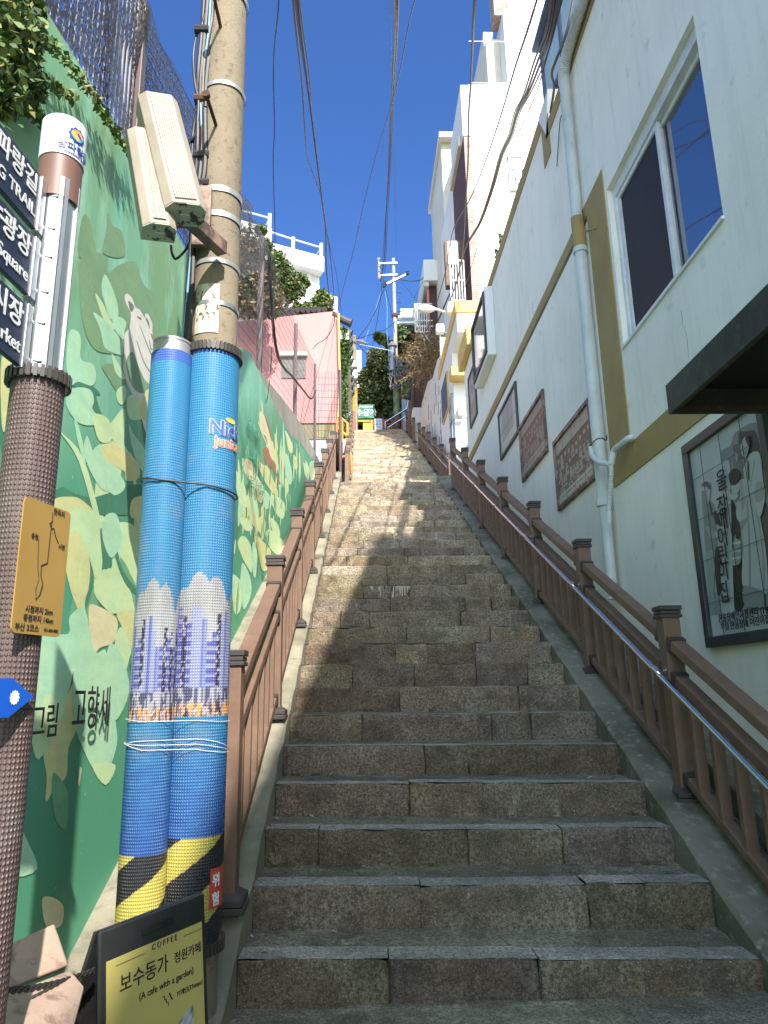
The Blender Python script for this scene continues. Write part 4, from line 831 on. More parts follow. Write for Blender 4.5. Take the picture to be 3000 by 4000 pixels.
# creeper
vt = thing('creeper', 'green creeper spilling over the top of the mural wall at the upper left', 'plant', (XL+.05, 2.1, 3.8))
pts = []; rv = random.Random(3)
for px, py, r in ((10, 20, .12), (60, 60, .12), (20, 130, .13), (80, 150, .10), (30, 230, .12), (90, 260, .08), (10, 330, .09), (60, 330, .07), (120, 120, .07), (15, 400, .05), (-60, 100, .2), (-80, 300, .2), (130, 40, .06)):
    p = at(px, py, 'x', XL+.07); pts.append((p.x, p.y, p.z, r))
leaves('foliage', ['leafA', 'leafA', 'leafB', 'leafY'], vt, pts, 2600, .032, .1, (.7, 1, 1))
sp_ = [[(60, 250), (120, 290), (200, 330), (290, 390)], [(20, 380), (70, 400), (75, 420)], [(160, 130), (240, 210), (300, 290), (350, 350), (400, 430), (440, 500), (480, 560), (515, 595)], [(90, 300), (150, 350), (145, 370)], [(80, 360), (120, 420), (190, 500)]]
for L_ in sp_:
    P_ = smoothpts([at(a, b_, 'x', XL+.05) for a, b_ in L_], 6); mb = MB(); mb.tube(P_, .0025, 5); mb.build('stem', 'leafB', vt)
    leaves('sprig', ['leafA', 'leafA', 'leafY'], vt, [(p.x, p.y, p.z, .028) for p in P_[1:]], 9*len(P_) if len(L_) != 5 else 14, .03, .02)
# ---------------------------------------------------------------- sign post
SX, SY = -.71, 1.5
Zs = lambda py, y=SY: at(200, py, 'y', y).z
zc0, zc1, zc2, zc3 = Zs(500), Zs(650), Zs(735), Zs(1490)
sgn = thing('trail_signpost', 'brown and aluminium guide post with dark blue trail sign blades at the left edge', 'signpost', (SX, SY, 0))
mb = MB(); mb.tube([(SX, SY, zc1), (SX, SY, zc0-.004), (SX, SY, zc0)], [.051, .051, .048], 32); mb.build('cap', 'whitecap', sgn, smooth=True)
mb = MB(); mb.tube([(SX, SY, zc2-.05), (SX, SY, zc1)], .0485, 32); mb.build('collar', 'collar', sgn, smooth=True)
mb = MB(); mb.tube([(SX, SY, zc3-.1), (SX, SY, zc2)], .042, 28)
for a in (-2.5, -2.2, -1.0, -.75, .1): mb.bar((SX+.044*cos(a), SY+.044*sin(a), zc3-.1), (SX+.044*cos(a), SY+.044*sin(a), zc2+.001), .009, .009, 0, (cos(a), sin(a), 0))
mb.build('aluminium_column', 'alu', sgn, smooth=True)
def wrapmat(nm, N, K, attr, dist=.004, c=None, col=None):
    m, n, b = newmat(nm); tc = nd(n, 'ShaderNodeTexCoord').outputs['Object']; sp = nd(n, 'ShaderNodeSeparateXYZ'); n.links.new(tc, sp.inputs[0])
    th = mathn(n, 'MULTIPLY', mathn(n, 'ARCTAN2', sp.outputs[1], sp.outputs[0]), N); zz = mathn(n, 'MULTIPLY', sp.outputs[2], K)
    h = mathn(n, 'MULTIPLY', mathn(n, 'SINE', mathn(n, 'ADD', th, zz)), mathn(n, 'SINE', mathn(n, 'SUBTRACT', zz, th)))
    h = rampn(n, h, -.1, .8)
    if attr: a = nd(n, 'ShaderNodeAttribute'); a.attribute_name = 'Col'; base = a.outputs['Color']
    else: base = mixn(n, noisen(n, tc, 3), col, tuple(x*.8 for x in col))
    base = mixn(n, rampn(n, noisen(n, tc, 2.2, 5), .55, .8), base, (.25, .24, .22))
    n.links.new(mixn(n, h, mixn(n, .26, base, (.01, .01, .015)), base), b.inputs['Base Color']); b.inputs['Roughness'].default_value = .45  # recesses between the knobs darkened: shading painted into the base colour
    bumpn(n, b, h, dist); return m
M['wrapbrown'] = wrapmat('knobbly_brown_wrap', 20, 280, False, .0025, col=(.135, .088, .084))
mb = MB(); mb.tube([(SX, SY, -.02), (SX, SY, zc3)], .055, 40); mb.build('knobbly_wrap', 'wrapbrown', sgn, smooth=True)
def ring(mb, cx, cy, z, r, n, hh=.028, t=.008):
    for i in range(n):
        a = 2*pi*i/n; d = Vector((cos(a), sin(a), 0)); c = Vector((cx, cy, z))+d*r; mb.bar(c-Vector((0, 0, hh/2)), c+Vector((0, 0, hh/2)), .6*2*pi*r/n, t, 0, d)
    mb.tube([(cx, cy, z-hh*.3), (cx, cy, z+hh*.3)], r, 32, cap=False)
mb = MB(); ring(mb, SX, SY, zc3, .064, 30); mb.build('toothed_ring', 'cap', sgn)
# emblem and lettering on the cap
def cyl(cx, cy, r, a0, zc): return lambda x, y, z: Vector((cx+(r+z)*cos(a0+x/r), cy+(r+z)*sin(a0+x/r), zc+y))
za = Zs(590); a0 = -.55
bf = cyl(SX, SY, .0515, a0, za)
def disc(mt, r0, zc_, cut=None, k=0, wav=0):
    mb = MB(); P_ = []
    for i in range(40):
        a = 2*pi*i/40; rr = r0*(1+wav*cos(a*10)); yy = rr*sin(a)
        if cut is not None: yy = max(yy, cut) if cut < 0 else min(yy, cut)
        P_.append(bf(rr*cos(a), zc_+yy, .0006*k))
    mb.poly(P_); mb.build('emblem', mt, sgn, fixn=False)
M['eb'] = mat('emblem_blue', (.02, .06, .30), rough=.4); M['eo'] = mat('emblem_orange', (.85, .36, .06), rough=.4); M['et'] = mat('emblem_teal', (.05, .22, .30), rough=.4)
disc('eb', .021, .018, None, 1, .1); disc('eo', .0155, .018, None, 2); disc('et', .0155, .0175, -.001 if False else None, 2) if False else None
mb = MB(); mb.poly([bf(.0155*cos(a), .018+.0155*sin(a), .0018) for a in [pi+pi*i/16 for i in range(17)]]); mb.build('emblem', 'et', sgn, fixn=False)
text('남파랑길', .021, 'eb', None, (1, 0, 0), (0, 0, 1), sgn, 'cap_lettering', ext=.0004, bendf=lambda x, y, z: bf(x, y-.020, z+.0008)) if False else None
def text_b(body, size, mt, bendf, parent, name, bold=0):
    cu = bpy.data.curves.new(name, 'FONT'); cu.body = body; cu.size = size; cu.align_x = 'CENTER'; cu.align_y = 'CENTER'; cu.extrude = .0006; cu.resolution_u = 3; cu.offset = bold
    to = bpy.data.objects.new(name, cu); COL.objects.link(to); dg = bpy.context.evaluated_depsgraph_get(); me = bpy.data.meshes.new_from_object(to.evaluated_get(dg))
    bpy.data.objects.remove(to); bpy.data.curves.remove(cu); off = parent_loc(parent)
    for v in me.vertices: v.co = bendf(v.co.x, v.co.y, v.co.z)-off
    me.materials.clear(); me.materials.append(M[mt]); me.name = name
    o = bpy.data.objects.new(name, me); COL.objects.link(o); o.parent = parent; return o
text_b('남파랑길', .024, 'eb', lambda x, y, z: bf(x, y-.020, z+.001), sgn, 'cap_lettering', .0003)
text_b('NAMPARANG TRAIL', .007, 'eb', lambda x, y, z: bf(x, y-.036, z+.001), sgn, 'cap_lettering')
# blades
bd = Vector((.09, 1, 0)).normalized(); bn = Vector((bd.y, -bd.x, 0)); bend = Vector((SX-.014, SY-.062, 0))
def blade(pxy0, pxy1, top, bot):
    z1 = at(pxy0[0], pxy0[1], 'y', bend.y).z; z0 = at(pxy1[0], pxy1[1], 'y', bend.y).z; zm = (z0+z1)/2; hh = z1-z0
    sh = thing('dummy', '', ''); COL.objects.unlink(sh); bpy.data.objects.remove(sh)
    mb = MB(); e = bend+Vector((0, 0, zm)); a = e-bd*.62; u = Vector((0, 0, hh/2)); t = bn*.006
    mb.hexa([a-u-t, a-u+t, e-u+t, e-u-t, a+u-t, a+u+t, e+u+t, e+u-t]); bl = mb.build('sign_blade', 'navy', sgn, bevel=.002)
    mb = MB(); e2 = e+bd*.004; mb.hexa([e2-bd*.012-u*1.03-t*1.6, e2-bd*.012-u*1.03+t*1.6, e2+bd*.01-u*1.03+t*1.6, e2+bd*.01-u*1.03-t*1.6, e2-bd*.012+u*1.03-t*1.6, e2-bd*.012+u*1.03+t*1.6, e2+bd*.01+u*1.03+t*1.6, e2+bd*.01+u*1.03-t*1.6]); mb.build('clamp', 'alu', bl, bevel=.001)
    for s_ in (-.62, .62):
        q = e+bd*.03+Vector((0, 0, hh/2*s_)); mb = MB(); mb.tube([q+bn*-.005, q+bn*.028, q+bn*.034], [.009, .009, .005], 12); mb.build('bolt', 'steel', bl, smooth=True)
        mb = MB(); mb.bar(q-bd*.03, q+bd*.02, .006, .014, 0, bn); mb.build('lug', 'alu', bl)
    text(top, hh*.42, 'white', e+bn*.0075+Vector((0, 0, hh*.20))-bd*.018, bd, (0, 0, 1), bl, align='RIGHT', ext=.0006, bold=hh*.008)
    text(bot, hh*.29, 'white', e+bn*.0075+Vector((0, 0, -hh*.24))-bd*.018, bd, (0, 0, 1), bl, align='RIGHT', ext=.0006, bold=hh*.004)
blade((172, 700), (163, 905), '남파랑길', 'NAMPARANG TRAIL'); blade((142, 935), (124, 1160), 'BIFF광장', 'BIFF Square'); blade((112, 1195), (92, 1436), '국제시장', 'Gukje Market')
# plates on the wrap
pn = Vector((.974, -.225, 0)); pd = Vector((.225, .974, 0))
zt, zb_ = at(180, 1965, 'y', 1.46).z, at(160, 2478, 'y', 1.46).z; zm = (zt+zb_)/2; hh = zt-zb_
c_ = Vector((SX, SY, zm))+pn*.062-pd*.012
mb = MB(); wd = .075; r = .012; outl = []
for sx_, sz_ in ((1, 1), (-1, 1), (-1, -1), (1, -1)):
    for k in range(5):
        a = {(1, 1): 0, (-1, 1): pi/2, (-1, -1): pi, (1, -1): 1.5*pi}[(sx_, sz_)]+k*pi/8
        outl.append(c_+pd*(sx_*(wd-r)+r*cos(a))+Vector((0, 0, sz_*(hh/2-r)+r*sin(a))))
mb.prism(outl, pn*.003); pl = mb.build('course_plate', 'ochreplate', sgn)
pf = c_+pn*.0042
for s_, sz, dx, dz in (('시점까지 2km', .015, .0, -.32), ('종점까지 14km', .015, .0, -.385), ('부산 3코스', .016, -.032, -.455), ('051-600-4085', .008, .042, -.455), ('현위치', .014, .034, .46), ('종점', .012, -.036, .22), ('시점', .012, .052, .20)): text(s_, sz, 'black_ink', pf+pd*dx+Vector((0, 0, hh*dz)), pd, (0, 0, 1), pl, ext=.0004)
mb = MB(); mb.tube([pf+pd*a+Vector((0, 0, b_*hh)) for a, b_ in ((.012, .45), (.014, .38), (.006, .36), (.012, .32), (.02, .33), (.028, .27), (.04, .22))], .0009, 4); mb.tube([pf+pd*a+Vector((0, 0, b_*hh)) for a, b_ in ((.012, .36), (.010, .05), (-.008, .02), (-.006, -.06), (.002, -.12), (-.004, -.2), (-.014, -.24), (-.018, -.16), (-.012, -.08), (-.018, 0), (-.024, .21))], .0009, 4); mb.build('route_line', 'black_ink', pl)
zt = at(60, 2650, 'y', 1.46).z; zb_ = at(60, 2800, 'y', 1.46).z; zm = (zt+zb_)/2
c_ = Vector((SX, SY, zm))+pn*.066-pd*.040; dd = (zt-zb_)/2*.9
mb = MB(); mb.prism([c_+pd*-.16+Vector((0, 0, dd)), c_-pd*.035+Vector((0, 0, dd*1.1)), c_+pd*.032, c_-pd*.035-Vector((0, 0, dd*1.1)), c_+pd*-.16-Vector((0, 0, dd))], pn*.003); ar = mb.build('arrow_plate', 'blueplate', sgn)
mb = MB(); mb.poly([c_+pn*.0045+pd*(-.025+.013*(1+.1*cos(12*a))*cos(a))+Vector((0, 0, .013*(1+.1*cos(12*a))*sin(a))) for a in [2*pi*i/48 for i in range(48)]]); mb.build('emblem', 'whitecap', ar)
# ---------------------------------------------------------------- utility pole with printed wrap
UX, UY = -.655, 3.0
up_ = thing('utility_pole', 'tall round concrete utility pole with a printed blue harbour wrap left of the stairs', 'utility pole', (UX, UY, 0))
zw = at(850, 1395, 'y', UY).z
mb = MB(); mb.tube([(UX, UY, -.1), (UX, UY, zw), (UX-.005, UY, 6.5), (UX-.01, UY, 9)], [.112, .104, .094, .088], 40); mb.build('shaft', 'pole', up_, smooth=True)
def scene_col(a, Z, zz, off):
    'print on the wrap; a = angle on the pole, Z = photo height of the point'
    n1 = noise.noise(Vector((a*2.2, zz*5, off))); n2 = noise.noise(Vector((a*9, zz*14, off+5))); n3 = noise.noise(Vector((a*30, zz*60, off)))
    if Z < 1425: return (.05, .13, .50)
    cl = 2425-135*sqrt(abs(sin(a*1.5+off+.4)))-35*abs(sin(a*4.3+off))+14*n2
    if Z < cl:
        t = (Z-1400)/850; return (.03+.01*t, .24-.04*t+.02*n1, .48-.09*t)
    ci = math.floor(a/.17+off*2); h1 = (sin(ci*12.9898)*43758.5453) % 1; h2 = (sin(ci*78.233)*12543.123) % 1
    top_ = 2475+150*h1
    top_ -= 105
    if Z < top_ and Z < 2690:
        if Z > 2585 and n1 > -.05: return (.10, .15, .09)
        g = .34+.09*n1+.05*n2; return (g*.96, g*.97, g*1.04)
    if Z < 2690:
        if h2 < .35: return (.09, .10, .34) if (Z % 34) < 20 else (.26, .27, .44)
        if h2 < .55: return (.025, .022, .06) if n3 < .25 else (.35, .35, .45)
        if h2 < .8: return (.09, .11, .34) if (a/.17+off*2) % 1 < .5 else (.20, .23, .42)
        return (.26, .28, .44)
    if Z < 2745: return (.34, .34, .40) if n2 > .02 else (.07, .07, .14)
    if Z < 2800:
        if n2 > .22: return (.75, .34, .08)
        if n2 < -.15: return (.04, .03, .05)
        return (.45, .38, .38) if n3 > 0 else (.2, .16, .2)
    t = min(1, (Z-2800)/470); w_ = .6+.5*noise.noise(Vector((a*1.5, zz*55, off+9)))
    return (.02+.015*w_, .07+.10*w_*(1-.5*t)+.05*(1-t)**2, .30-.03*t+.09*w_)
def wrap(cx, cy, r, z0, z1, zsplit_py, off, parent, name, slope):
    nu, nv = 110, 420; zs = [z0+(z1-z0)*j/nv for j in range(nv+1)]
    ref = {}
    def PY(z):
        v = Vector((cx, cy, z))-O; return 2000-F*v.dot(up)/v.dot(fw)
    def colf(u, v):
        a = 2*pi*u; z = z0+(z1-z0)*v; Z = PY(z)
        if Z > zsplit_py:
            s_ = (((a-pi)*r*.85+z*slope+off*.13)/.30) % 1
            c_ = (.52, .44, .09) if s_ > .5 else (.02, .02, .025)
            return c_
        return scene_col(a, Z-(zsplit_py-3270)*.3, z, off)
    return grid_paint(name, 'wrapprint', parent, lambda u, v: (cx+r*cos(2*pi*u), cy+r*sin(2*pi*u), z0+(z1-z0)*v), nu, nv, colf)
M['wrapprint'] = wrapmat('knobbly_printed_wrap', 36, 270, True, .0022)
zb0 = at(800, 3720, 'y', UY-.1).z
wrap(UX, UY, .118, zb0, zw, 3255, 0, up_, 'printed_wrap', -1.25)
mb = MB(); ring(mb, UX, UY, zw, .127, 46, .04, .012); mb.build('toothed_ring', 'cap', up_)
mb = MB(); ring(mb, UX, UY, zb0, .127, 46, .04, .012); mb.build('toothed_ring', 'cap', up_)
for py, t_ in ((25, .03), (385, .022), (790, .03), (885, .028), (1065, .022), (1225, .02)):
    z = at(860, py, 'y', UY).z; mb = MB(); rr = .107-.0015*(z-2.6); mb.tube([(UX, UY, z-t_/2), (UX, UY, z+t_/2)], rr+.002, 36, cap=False); mb.build('strap', 'greysteel' if py != 1225 else 'alu', up_, smooth=True)
for (hx, hy), (bx_, by_) in (((808, 378), (845, 490)), ((830, -40), (862, 108))):
    b_ = at(bx_, by_, 'y', UY-.10); h1 = Vector((at(hx, hy, 'y', UY-.27)))
    mb = MB(); mb.tube([b_+Vector((0, .03, 0)), h1], .0085, 8); d_ = (h1-b_).normalized(); mb.tube([h1, h1+d_*.022], .017, 10); mb.build('step_bolt', 'rust', up_, smooth=True)
# pasted notices on the pole
za, zb2 = at(790, 1110, 'y', UY-.1).z, at(790, 1300, 'y', UY-.1).z
grid_paint('pasted_notice', 'paint', up_, lambda u, v: (UX+.1075*cos(-2.25+1.05*u), UY+.1075*sin(-2.25+1.05*u), zb2+(za-zb2)*v), 24, 30, lambda u, v: (.09, .08, .07) if (.25 < v < .85 and nz(u, v, 9, 2) > .22) else ((.45, .40, .33) if nz(u, v, 4) > .1 else (.62, .58, .50)))
# logo on the wrap
def bend_at(px, py, r=.1195):
    p = at(px, py, 'y', UY-.1); a = math.asin(max(-1, min(1, (p.x-UX)/r))); return lambda x, y, z: Vector((UX+(r+z)*sin(a+x/r), UY-(r+z)*cos(a+x/r), p.z+y))
M['logo_white'] = mat('logo_outline', (.42, .45, .50), rough=.5); M['logo_blue'] = mat('logo_blue', (.05, .10, .35), rough=.5); M['logo_red'] = mat('logo_red', (.62, .20, .12), rough=.5)
M['logo_yel'] = mat('logo_yellow', (.6, .45, .08), rough=.5)
for s_, dx, dy, sz, mt in (('Nick', .020, 0, .088, 'logo_blue'), ('junior', .035, -.062, .062, 'logo_red')):
    g = bend_at(872, 1672)
    text_b(s_, sz, 'logo_white', lambda x, y, z, g=g, dx=dx, dy=dy: g(x+dx, y+dy, z+.001), up_, 'wrap_lettering', .0045)
    text_b(s_, sz, mt, lambda x, y, z, g=g, dx=dx, dy=dy: g(x+dx, y+dy, z+.003), up_, 'wrap_lettering', .0015)
g = bend_at(885, 1632); mb = MB(); mb.poly([g(.020*cos(a)*1.5+.02, .012*sin(a), .002) for a in [2*pi*i/20 for i in range(20)]]); mb.build('wrap_mark', 'logo_yel', up_, fixn=False)
# red notice near the foot
g0 = bend_at(812, 3480, .1205); g = lambda x, y, z: g0(x*.75+.045, y*.8, z); mb = MB()
for i in range(6): mb.poly([g(-.055+.11*i/6, -.085, .001), g(-.055+.11*(i+1)/6, -.085, .001), g(-.055+.11*(i+1)/6, .085, .001), g(-.055+.11*i/6, .085, .001)])
M['rednotice'] = mat('red_notice', (.55, .06, .04), rough=.5); mb.build('red_notice', 'rednotice', up_, fixn=False)
text_b('위', .06, 'white', lambda x, y, z: g(x-.015, y+.03, z+.003), up_, 'notice_lettering', .002); text_b('험', .06, 'white', lambda x, y, z: g(x-.015, y-.05, z+.003), up_, 'notice_lettering', .002)
# second, thinner wrapped steel pipe
PX, PY_ = -.845, 2.90
p0 = at(580, 3000, 'y', 2.9); PX = p0.x
zt2 = at(705, 1345, 'y', 2.9).z; zb2 = 0.0; rp = .086
st = thing('steel_pipe_post', 'short open steel pipe post wrapped in the same blue print, left against the utility pole', 'post', (PX, 2.9, 0))
zwp = at(705, 1395, 'y', 2.9).z
wrap(PX, 2.9, rp, .03, zwp, 3325, 3.3, st, 'printed_wrap', -1.25)
mb = MB(); mb.tube([(PX, 2.9, 0), (PX, 2.9, zt2)], rp-.006, 32, cap=False); mb.tube([(PX, 2.9, zt2-.01), (PX, 2.9, zt2)], rp-.003, 32, cap=False); mb.build('pipe', 'greysteel', st, smooth=True)
mb = MB(); mb.tube([(PX, 2.9, zt2-.30), (PX, 2.9, zt2-.05)], rp-.02, 24); mb.build('hollow', 'rust', st)
def loopround(py, mt, r, name, label, dz=.0, turns=1):
    mb = MB(); z = at(700, py, 'y', 2.85).z
    for k in range(turns):
        pts = []
        for i in range(33):
            a = pi*.62+(2*pi-pi*.0)*i/32
            # oval round both poles
            cx = PX if cos(a) < 0 else UX; cy = 2.9 if cos(a) < 0 else UY; rr = (rp if cos(a) < 0 else .118)+.006+r
            pts.append((cx+rr*cos(a), cy+rr*sin(a), z+dz*(cos(a))+.012*k*sin(a*1.5)+.008*k))
        mb.tube(pts, r, 6)
    o = mb.build(name, mt, smooth=True); tag(o, label, 'cord'); return o
loopround(1885, 'cable', .004, 'tie_cord', 'thin black cord tied round both wrapped poles', -.02)
loopround(2815, 'pvc', .0011, 'tie_cord', 'single white cord round the harbour skyline of both wrapped poles', -.01)
loopround(2925, 'pvc', .0011, 'tie_cord', 'several loose white cords round the water part of both wrapped poles', -.025, 3)
# cables running up the pole
cb = thing('pole_cables', 'bundle of black and grey cables strapped up the left side of the utility pole', 'cables', (UX-.1, UY-.1, 3))
rc = random.Random(9)
tracks = [([(800, -60), (790, 100), (775, 260), (770, 380), (772, 520), (765, 660), (740, 760), (748, 900), (735, 1100), (722, 1320)], .011, 'cable'), ([(815, -60), (800, 120), (785, 280), (782, 400), (790, 540), (778, 700), (760, 900), (748, 1150), (735, 1330)], .013, 'cable'),
          ([(835, -60), (830, 60), (800, 220), (792, 390), (795, 560), (783, 760)], .012, 'cablegrey'), ([(848, -60), (838, 80), (812, 240), (800, 400), (800, 640), (775, 780)], .014, 'cable'), ([(826, -60), (812, 140), (790, 300), (785, 420), (788, 600), (770, 730), (752, 920), (730, 1160), (715, 1330)], .005, 'cableblue'),
          ([(862, -60), (850, 60), (812, 260), (802, 420)], .010, 'cable'), ([(808, -60), (800, 60), (770, 130), (755, 220), (762, 330), (775, 400), (765, 520), (735, 560), (712, 600), (722, 630), (748, 615), (755, 520), (768, 430)], .007, 'cable'), ([(760, 900), (745, 1000), (752, 1060), (740, 1200)], .009, 'cable'), ([(755, 880), (735, 960), (690, 1010), (672, 990), (668, 960)], .006, 'cable')]
for L_, r_, mt in tracks:
    P_ = smoothpts([at(a, b_, 'y', UY-.075+rc.uniform(-.02, .01)) for a, b_ in L_], 6); mb = MB(); mb.tube(P_, r_, 8); mb.build('cable', mt, cb, smooth=True)
for py in (115, 385, 605, 715): p = at(788, py, 'y', UY-.09); mb = MB(); mb.tube([p+Vector((-.035, 0, 0)), p+Vector((.035, 0, 0))], .021, 8); mb.build('cable_tie', 'rust' if py == 385 else 'cable', cb)
# bracket and tilted cabinets
def cabinet(B, T, wd, dp_, label, ribs=True):
    B = Vector(B); T = Vector(T); ax = (T-B).normalized(); fwd = Vector((.45, -1, 0)); fwd = (fwd-ax*fwd.dot(ax)).normalized(); sd = ax.cross(fwd).normalized()
    if sd.x < 0: sd = -sd
    root = thing('floodlight', label, 'floodlight', B)
    def bx_(mb, a0, a1, s0, s1, f0, f1):
        mb.hexa([B+ax*a0+sd*s+fwd*f for s, f in ((s0, f0), (s1, f0), (s1, f1), (s0, f1))]+[B+ax*a1+sd*s+fwd*f for s, f in ((s0, f0), (s1, f0), (s1, f1), (s0, f1))])
    Ln = (T-B).length; mb = MB()
    prof_ = [(-wd/2, 0), (wd/2, 0), (wd/2, dp_*.75), (wd/2-.03, dp_), (-wd/2+.03, dp_), (-wd/2, dp_*.75)]
    mb.prism([B+sd*s+fwd*f for s, f in prof_], ax*Ln); mb.build('housing', 'beige', root, bevel=.004)
    mb = MB()
    for i in range(9): s = -wd/2+.045+(wd-.09)*i/8; bx_(mb, .02, Ln-.02, s-.004, s+.004, dp_, dp_+.006)
    mb.build('ribbed_front', 'beige', root)
    mb = MB(); mb.prism([B+sd*s*.98+fwd*f*.99-ax*.004 for s, f in prof_], ax*.0035); mb.build('underside', 'mould', root)
    mb = MB(); bx_(mb, -.012, 0, -.02, .02, dp_*.3, dp_*.55); mb.build('vent', 'mould', root)
    return root
cabinet(at(712, 880, 'y', 2.56), at(607, 455, 'y', 2.64), .165, .115, 'nearer beige ribbed metal cabinet tilted on the utility pole, overlapping its twin')
cabinet(at(615, 940, 'y', 2.52), at(552, 570, 'y', 2.60), .13, .09, 'farther beige ribbed metal cabinet, half hidden behind its twin on the pole')
mb = MB(); b1 = at(735, 850, 'y', 2.62); mb.bar(b1, b1+Vector((.10, .22, 0)), .05, .06); tag(mb.build('mounting_arm', 'framerust'), 'short rusty arm joining the beige cabinets to the utility pole', 'bracket')
mb = MB(); q = at(800, 830, 'y', 2.88); mb.box(q.x-.05, q.y-.02, q.z-.18, q.x+.03, q.y+.01, q.z+.13); mb.box(q.x-.12, q.y-.05, q.z-.10, q.x-.05, q.y-.02, q.z+.10)
tag(mb.build('pole_bracket', 'rustwhite' if 'rustwhite' in M else 'framerust', bevel=.004), 'rusty white steel bracket strapped to the utility pole behind the cabinets', 'bracket')
# ---------------------------------------------------------------- A-board, stone slabs, rope
zT = .62
pl_ = at(378, 3642, 'z', zT); pr_ = at(787, 3488, 'z', zT); dA = (pr_-pl_); print('ABOARD', pl_, pr_, dA.length)
dA.z = 0; WA = dA.length; dA.normalize(); nA = Vector((dA.y, -dA.x, 0)); tilt = (Vector((0, 0, -1))+nA*.10).normalized()
ab = thing('cafe_board', 'black framed yellow folding cafe board with Korean coffee lettering at the lower left', 'sign board', (pl_.x, pl_.y, 0))
def AP(u, v, k=0): return pl_+dA*(u*WA)+tilt*v+nA*k
mb = MB()
mb.hexa([AP(0, .62, 0), AP(1, .62, 0), AP(1, .62, .012), AP(0, .62, .012), AP(0, 0, 0), AP(1, 0, 0), AP(1, 0, .012), AP(0, 0, .012)]); mb.build('frame', 'dark', ab, bevel=.004)
mb = MB(); mb.hexa([AP(.05, .60, .0125), AP(.95, .60, .0125), AP(.95, .60, .016), AP(.05, .60, .016), AP(.05, .075, .0125), AP(.95, .075, .0125), AP(.95, .075, .016), AP(.05, .075, .016)]); pan = mb.build('panel', 'yellow', ab)
mb = MB(); mb.hexa([AP(.36, .05, .0125), AP(.66, .05, .0125), AP(.66, .05, .015), AP(.36, .05, .015), AP(.36, .03, .0125), AP(.66, .03, .0125), AP(.66, .03, .015), AP(.36, .03, .015)]); mb.build('hand_slot', 'black', ab)
mb = MB(); bk = tilt*.60-nA*.38; mb.hexa([AP(0, .62)-nA*.30, AP(1, .62)-nA*.30, AP(1, .62)-nA*.288, AP(0, .62)-nA*.288, AP(0, 0)-nA*.012, AP(1, 0)-nA*.012, AP(1, 0), AP(0, 0)]); mb.build('rear_leaf', 'dark', ab)
for (s_, sz, u, v) in (('C O F F E E', .021, .56, .087), ('보수동가', .050, .37, .145), ('정원카페', .032, .79, .142), ('(A cafe with a garden)', .0245, .58, .194), ('77계단(77steps)', .017, .80, .236)): text(s_, sz, 'black_ink', AP(u, v, .0172), dA, -tilt, pan, ext=.0004, bold=sz*.006)
mb = MB()
for a in ((.12, .092, .37, .0965), (.75, .092, .94, .0965)): mb.quad(AP(a[0], a[1], .0172), AP(a[2], a[1], .0172), AP(a[2], a[3]-.003, .0172), AP(a[0], a[3]-.003, .0172))
mb.tube([AP(.53+.018*((i+1)//2), .222+.010*(i//2), .018) for i in range(7)], .0012, 4); mb.tube([AP(.62, .240, .018), AP(.595, .222, .018)], .0022, 4); mb.build('ruled_lines', 'black_ink', pan)
grid_paint('photo', 'paint', pan, lambda u, v: AP(.36+.47*u, .48-.20*v*(.55+.45*u), .0172), 24, 16, lambda u, v: (.06, .05, .06) if nz(u, v, 5, 4) > .15 else ((.33, .35, .42) if nz(u, v, 9, 2) > -.05 else (.5, .5, .52)))
sb = thing('stone_slabs', 'pinkish stone slabs leaning in the lower left corner behind the cafe board', 'stone slab', (-.9, 2.2, 0))
def slab(pts, y0, y1, th, nm):
    a = [at(px, py, 'y', y) for px, py, y in pts]; nrm = (a[1]-a[0]).cross(a[2]-a[0]).normalized()
    if nrm.y < 0: nrm = -nrm
    mb = MB(); mb.prism(a, nrm*th); mb.build(nm, 'cardboard', sb, bevel=.006)
slab([(-60, 3730, 2.0), (215, 3605, 2.15), (270, 3770, 2.12), (-60, 3900, 1.9)], 0, 0, .03, 'slab')
slab([(-60, 3915, 1.88), (275, 3785, 2.08), (330, 3850, 2.02), (270, 4080, 1.85), (-60, 4100, 1.7)], 0, 0, .035, 'slab')
ra = at(-30, 3872, 'y', 1.75); rb = pl_+Vector((0, 0, -.09)); pts = catenary(ra, rb, .012, 60); mb = MB()
for ph in (0, pi):
    mb.tube([p+Vector((0, .0035*sin(i*.9+ph), .0045*cos(i*.9+ph))) for i, p in enumerate(pts)], .0042, 6)
tag(mb.build('twisted_wire', 'cable', smooth=True), 'black twisted wire tied to the cafe board in the lower left', 'wire')
# ================================================================ the far houses
def fpt(px, py, Y): return at(px, py, 'y', Y)
def frontbox(mb, pl, pr, pt, Y, dep, zb, mi=0):
    'a block whose sunlit front stands at Y between two photo columns; returns x0, x1, ztop'
    a = fpt(pl, pt, Y); b_ = fpt(pr, pt, Y); mb.box(a.x, Y, zb, b_.x, Y+dep, a.z, mi); return a.x, b_.x, a.z
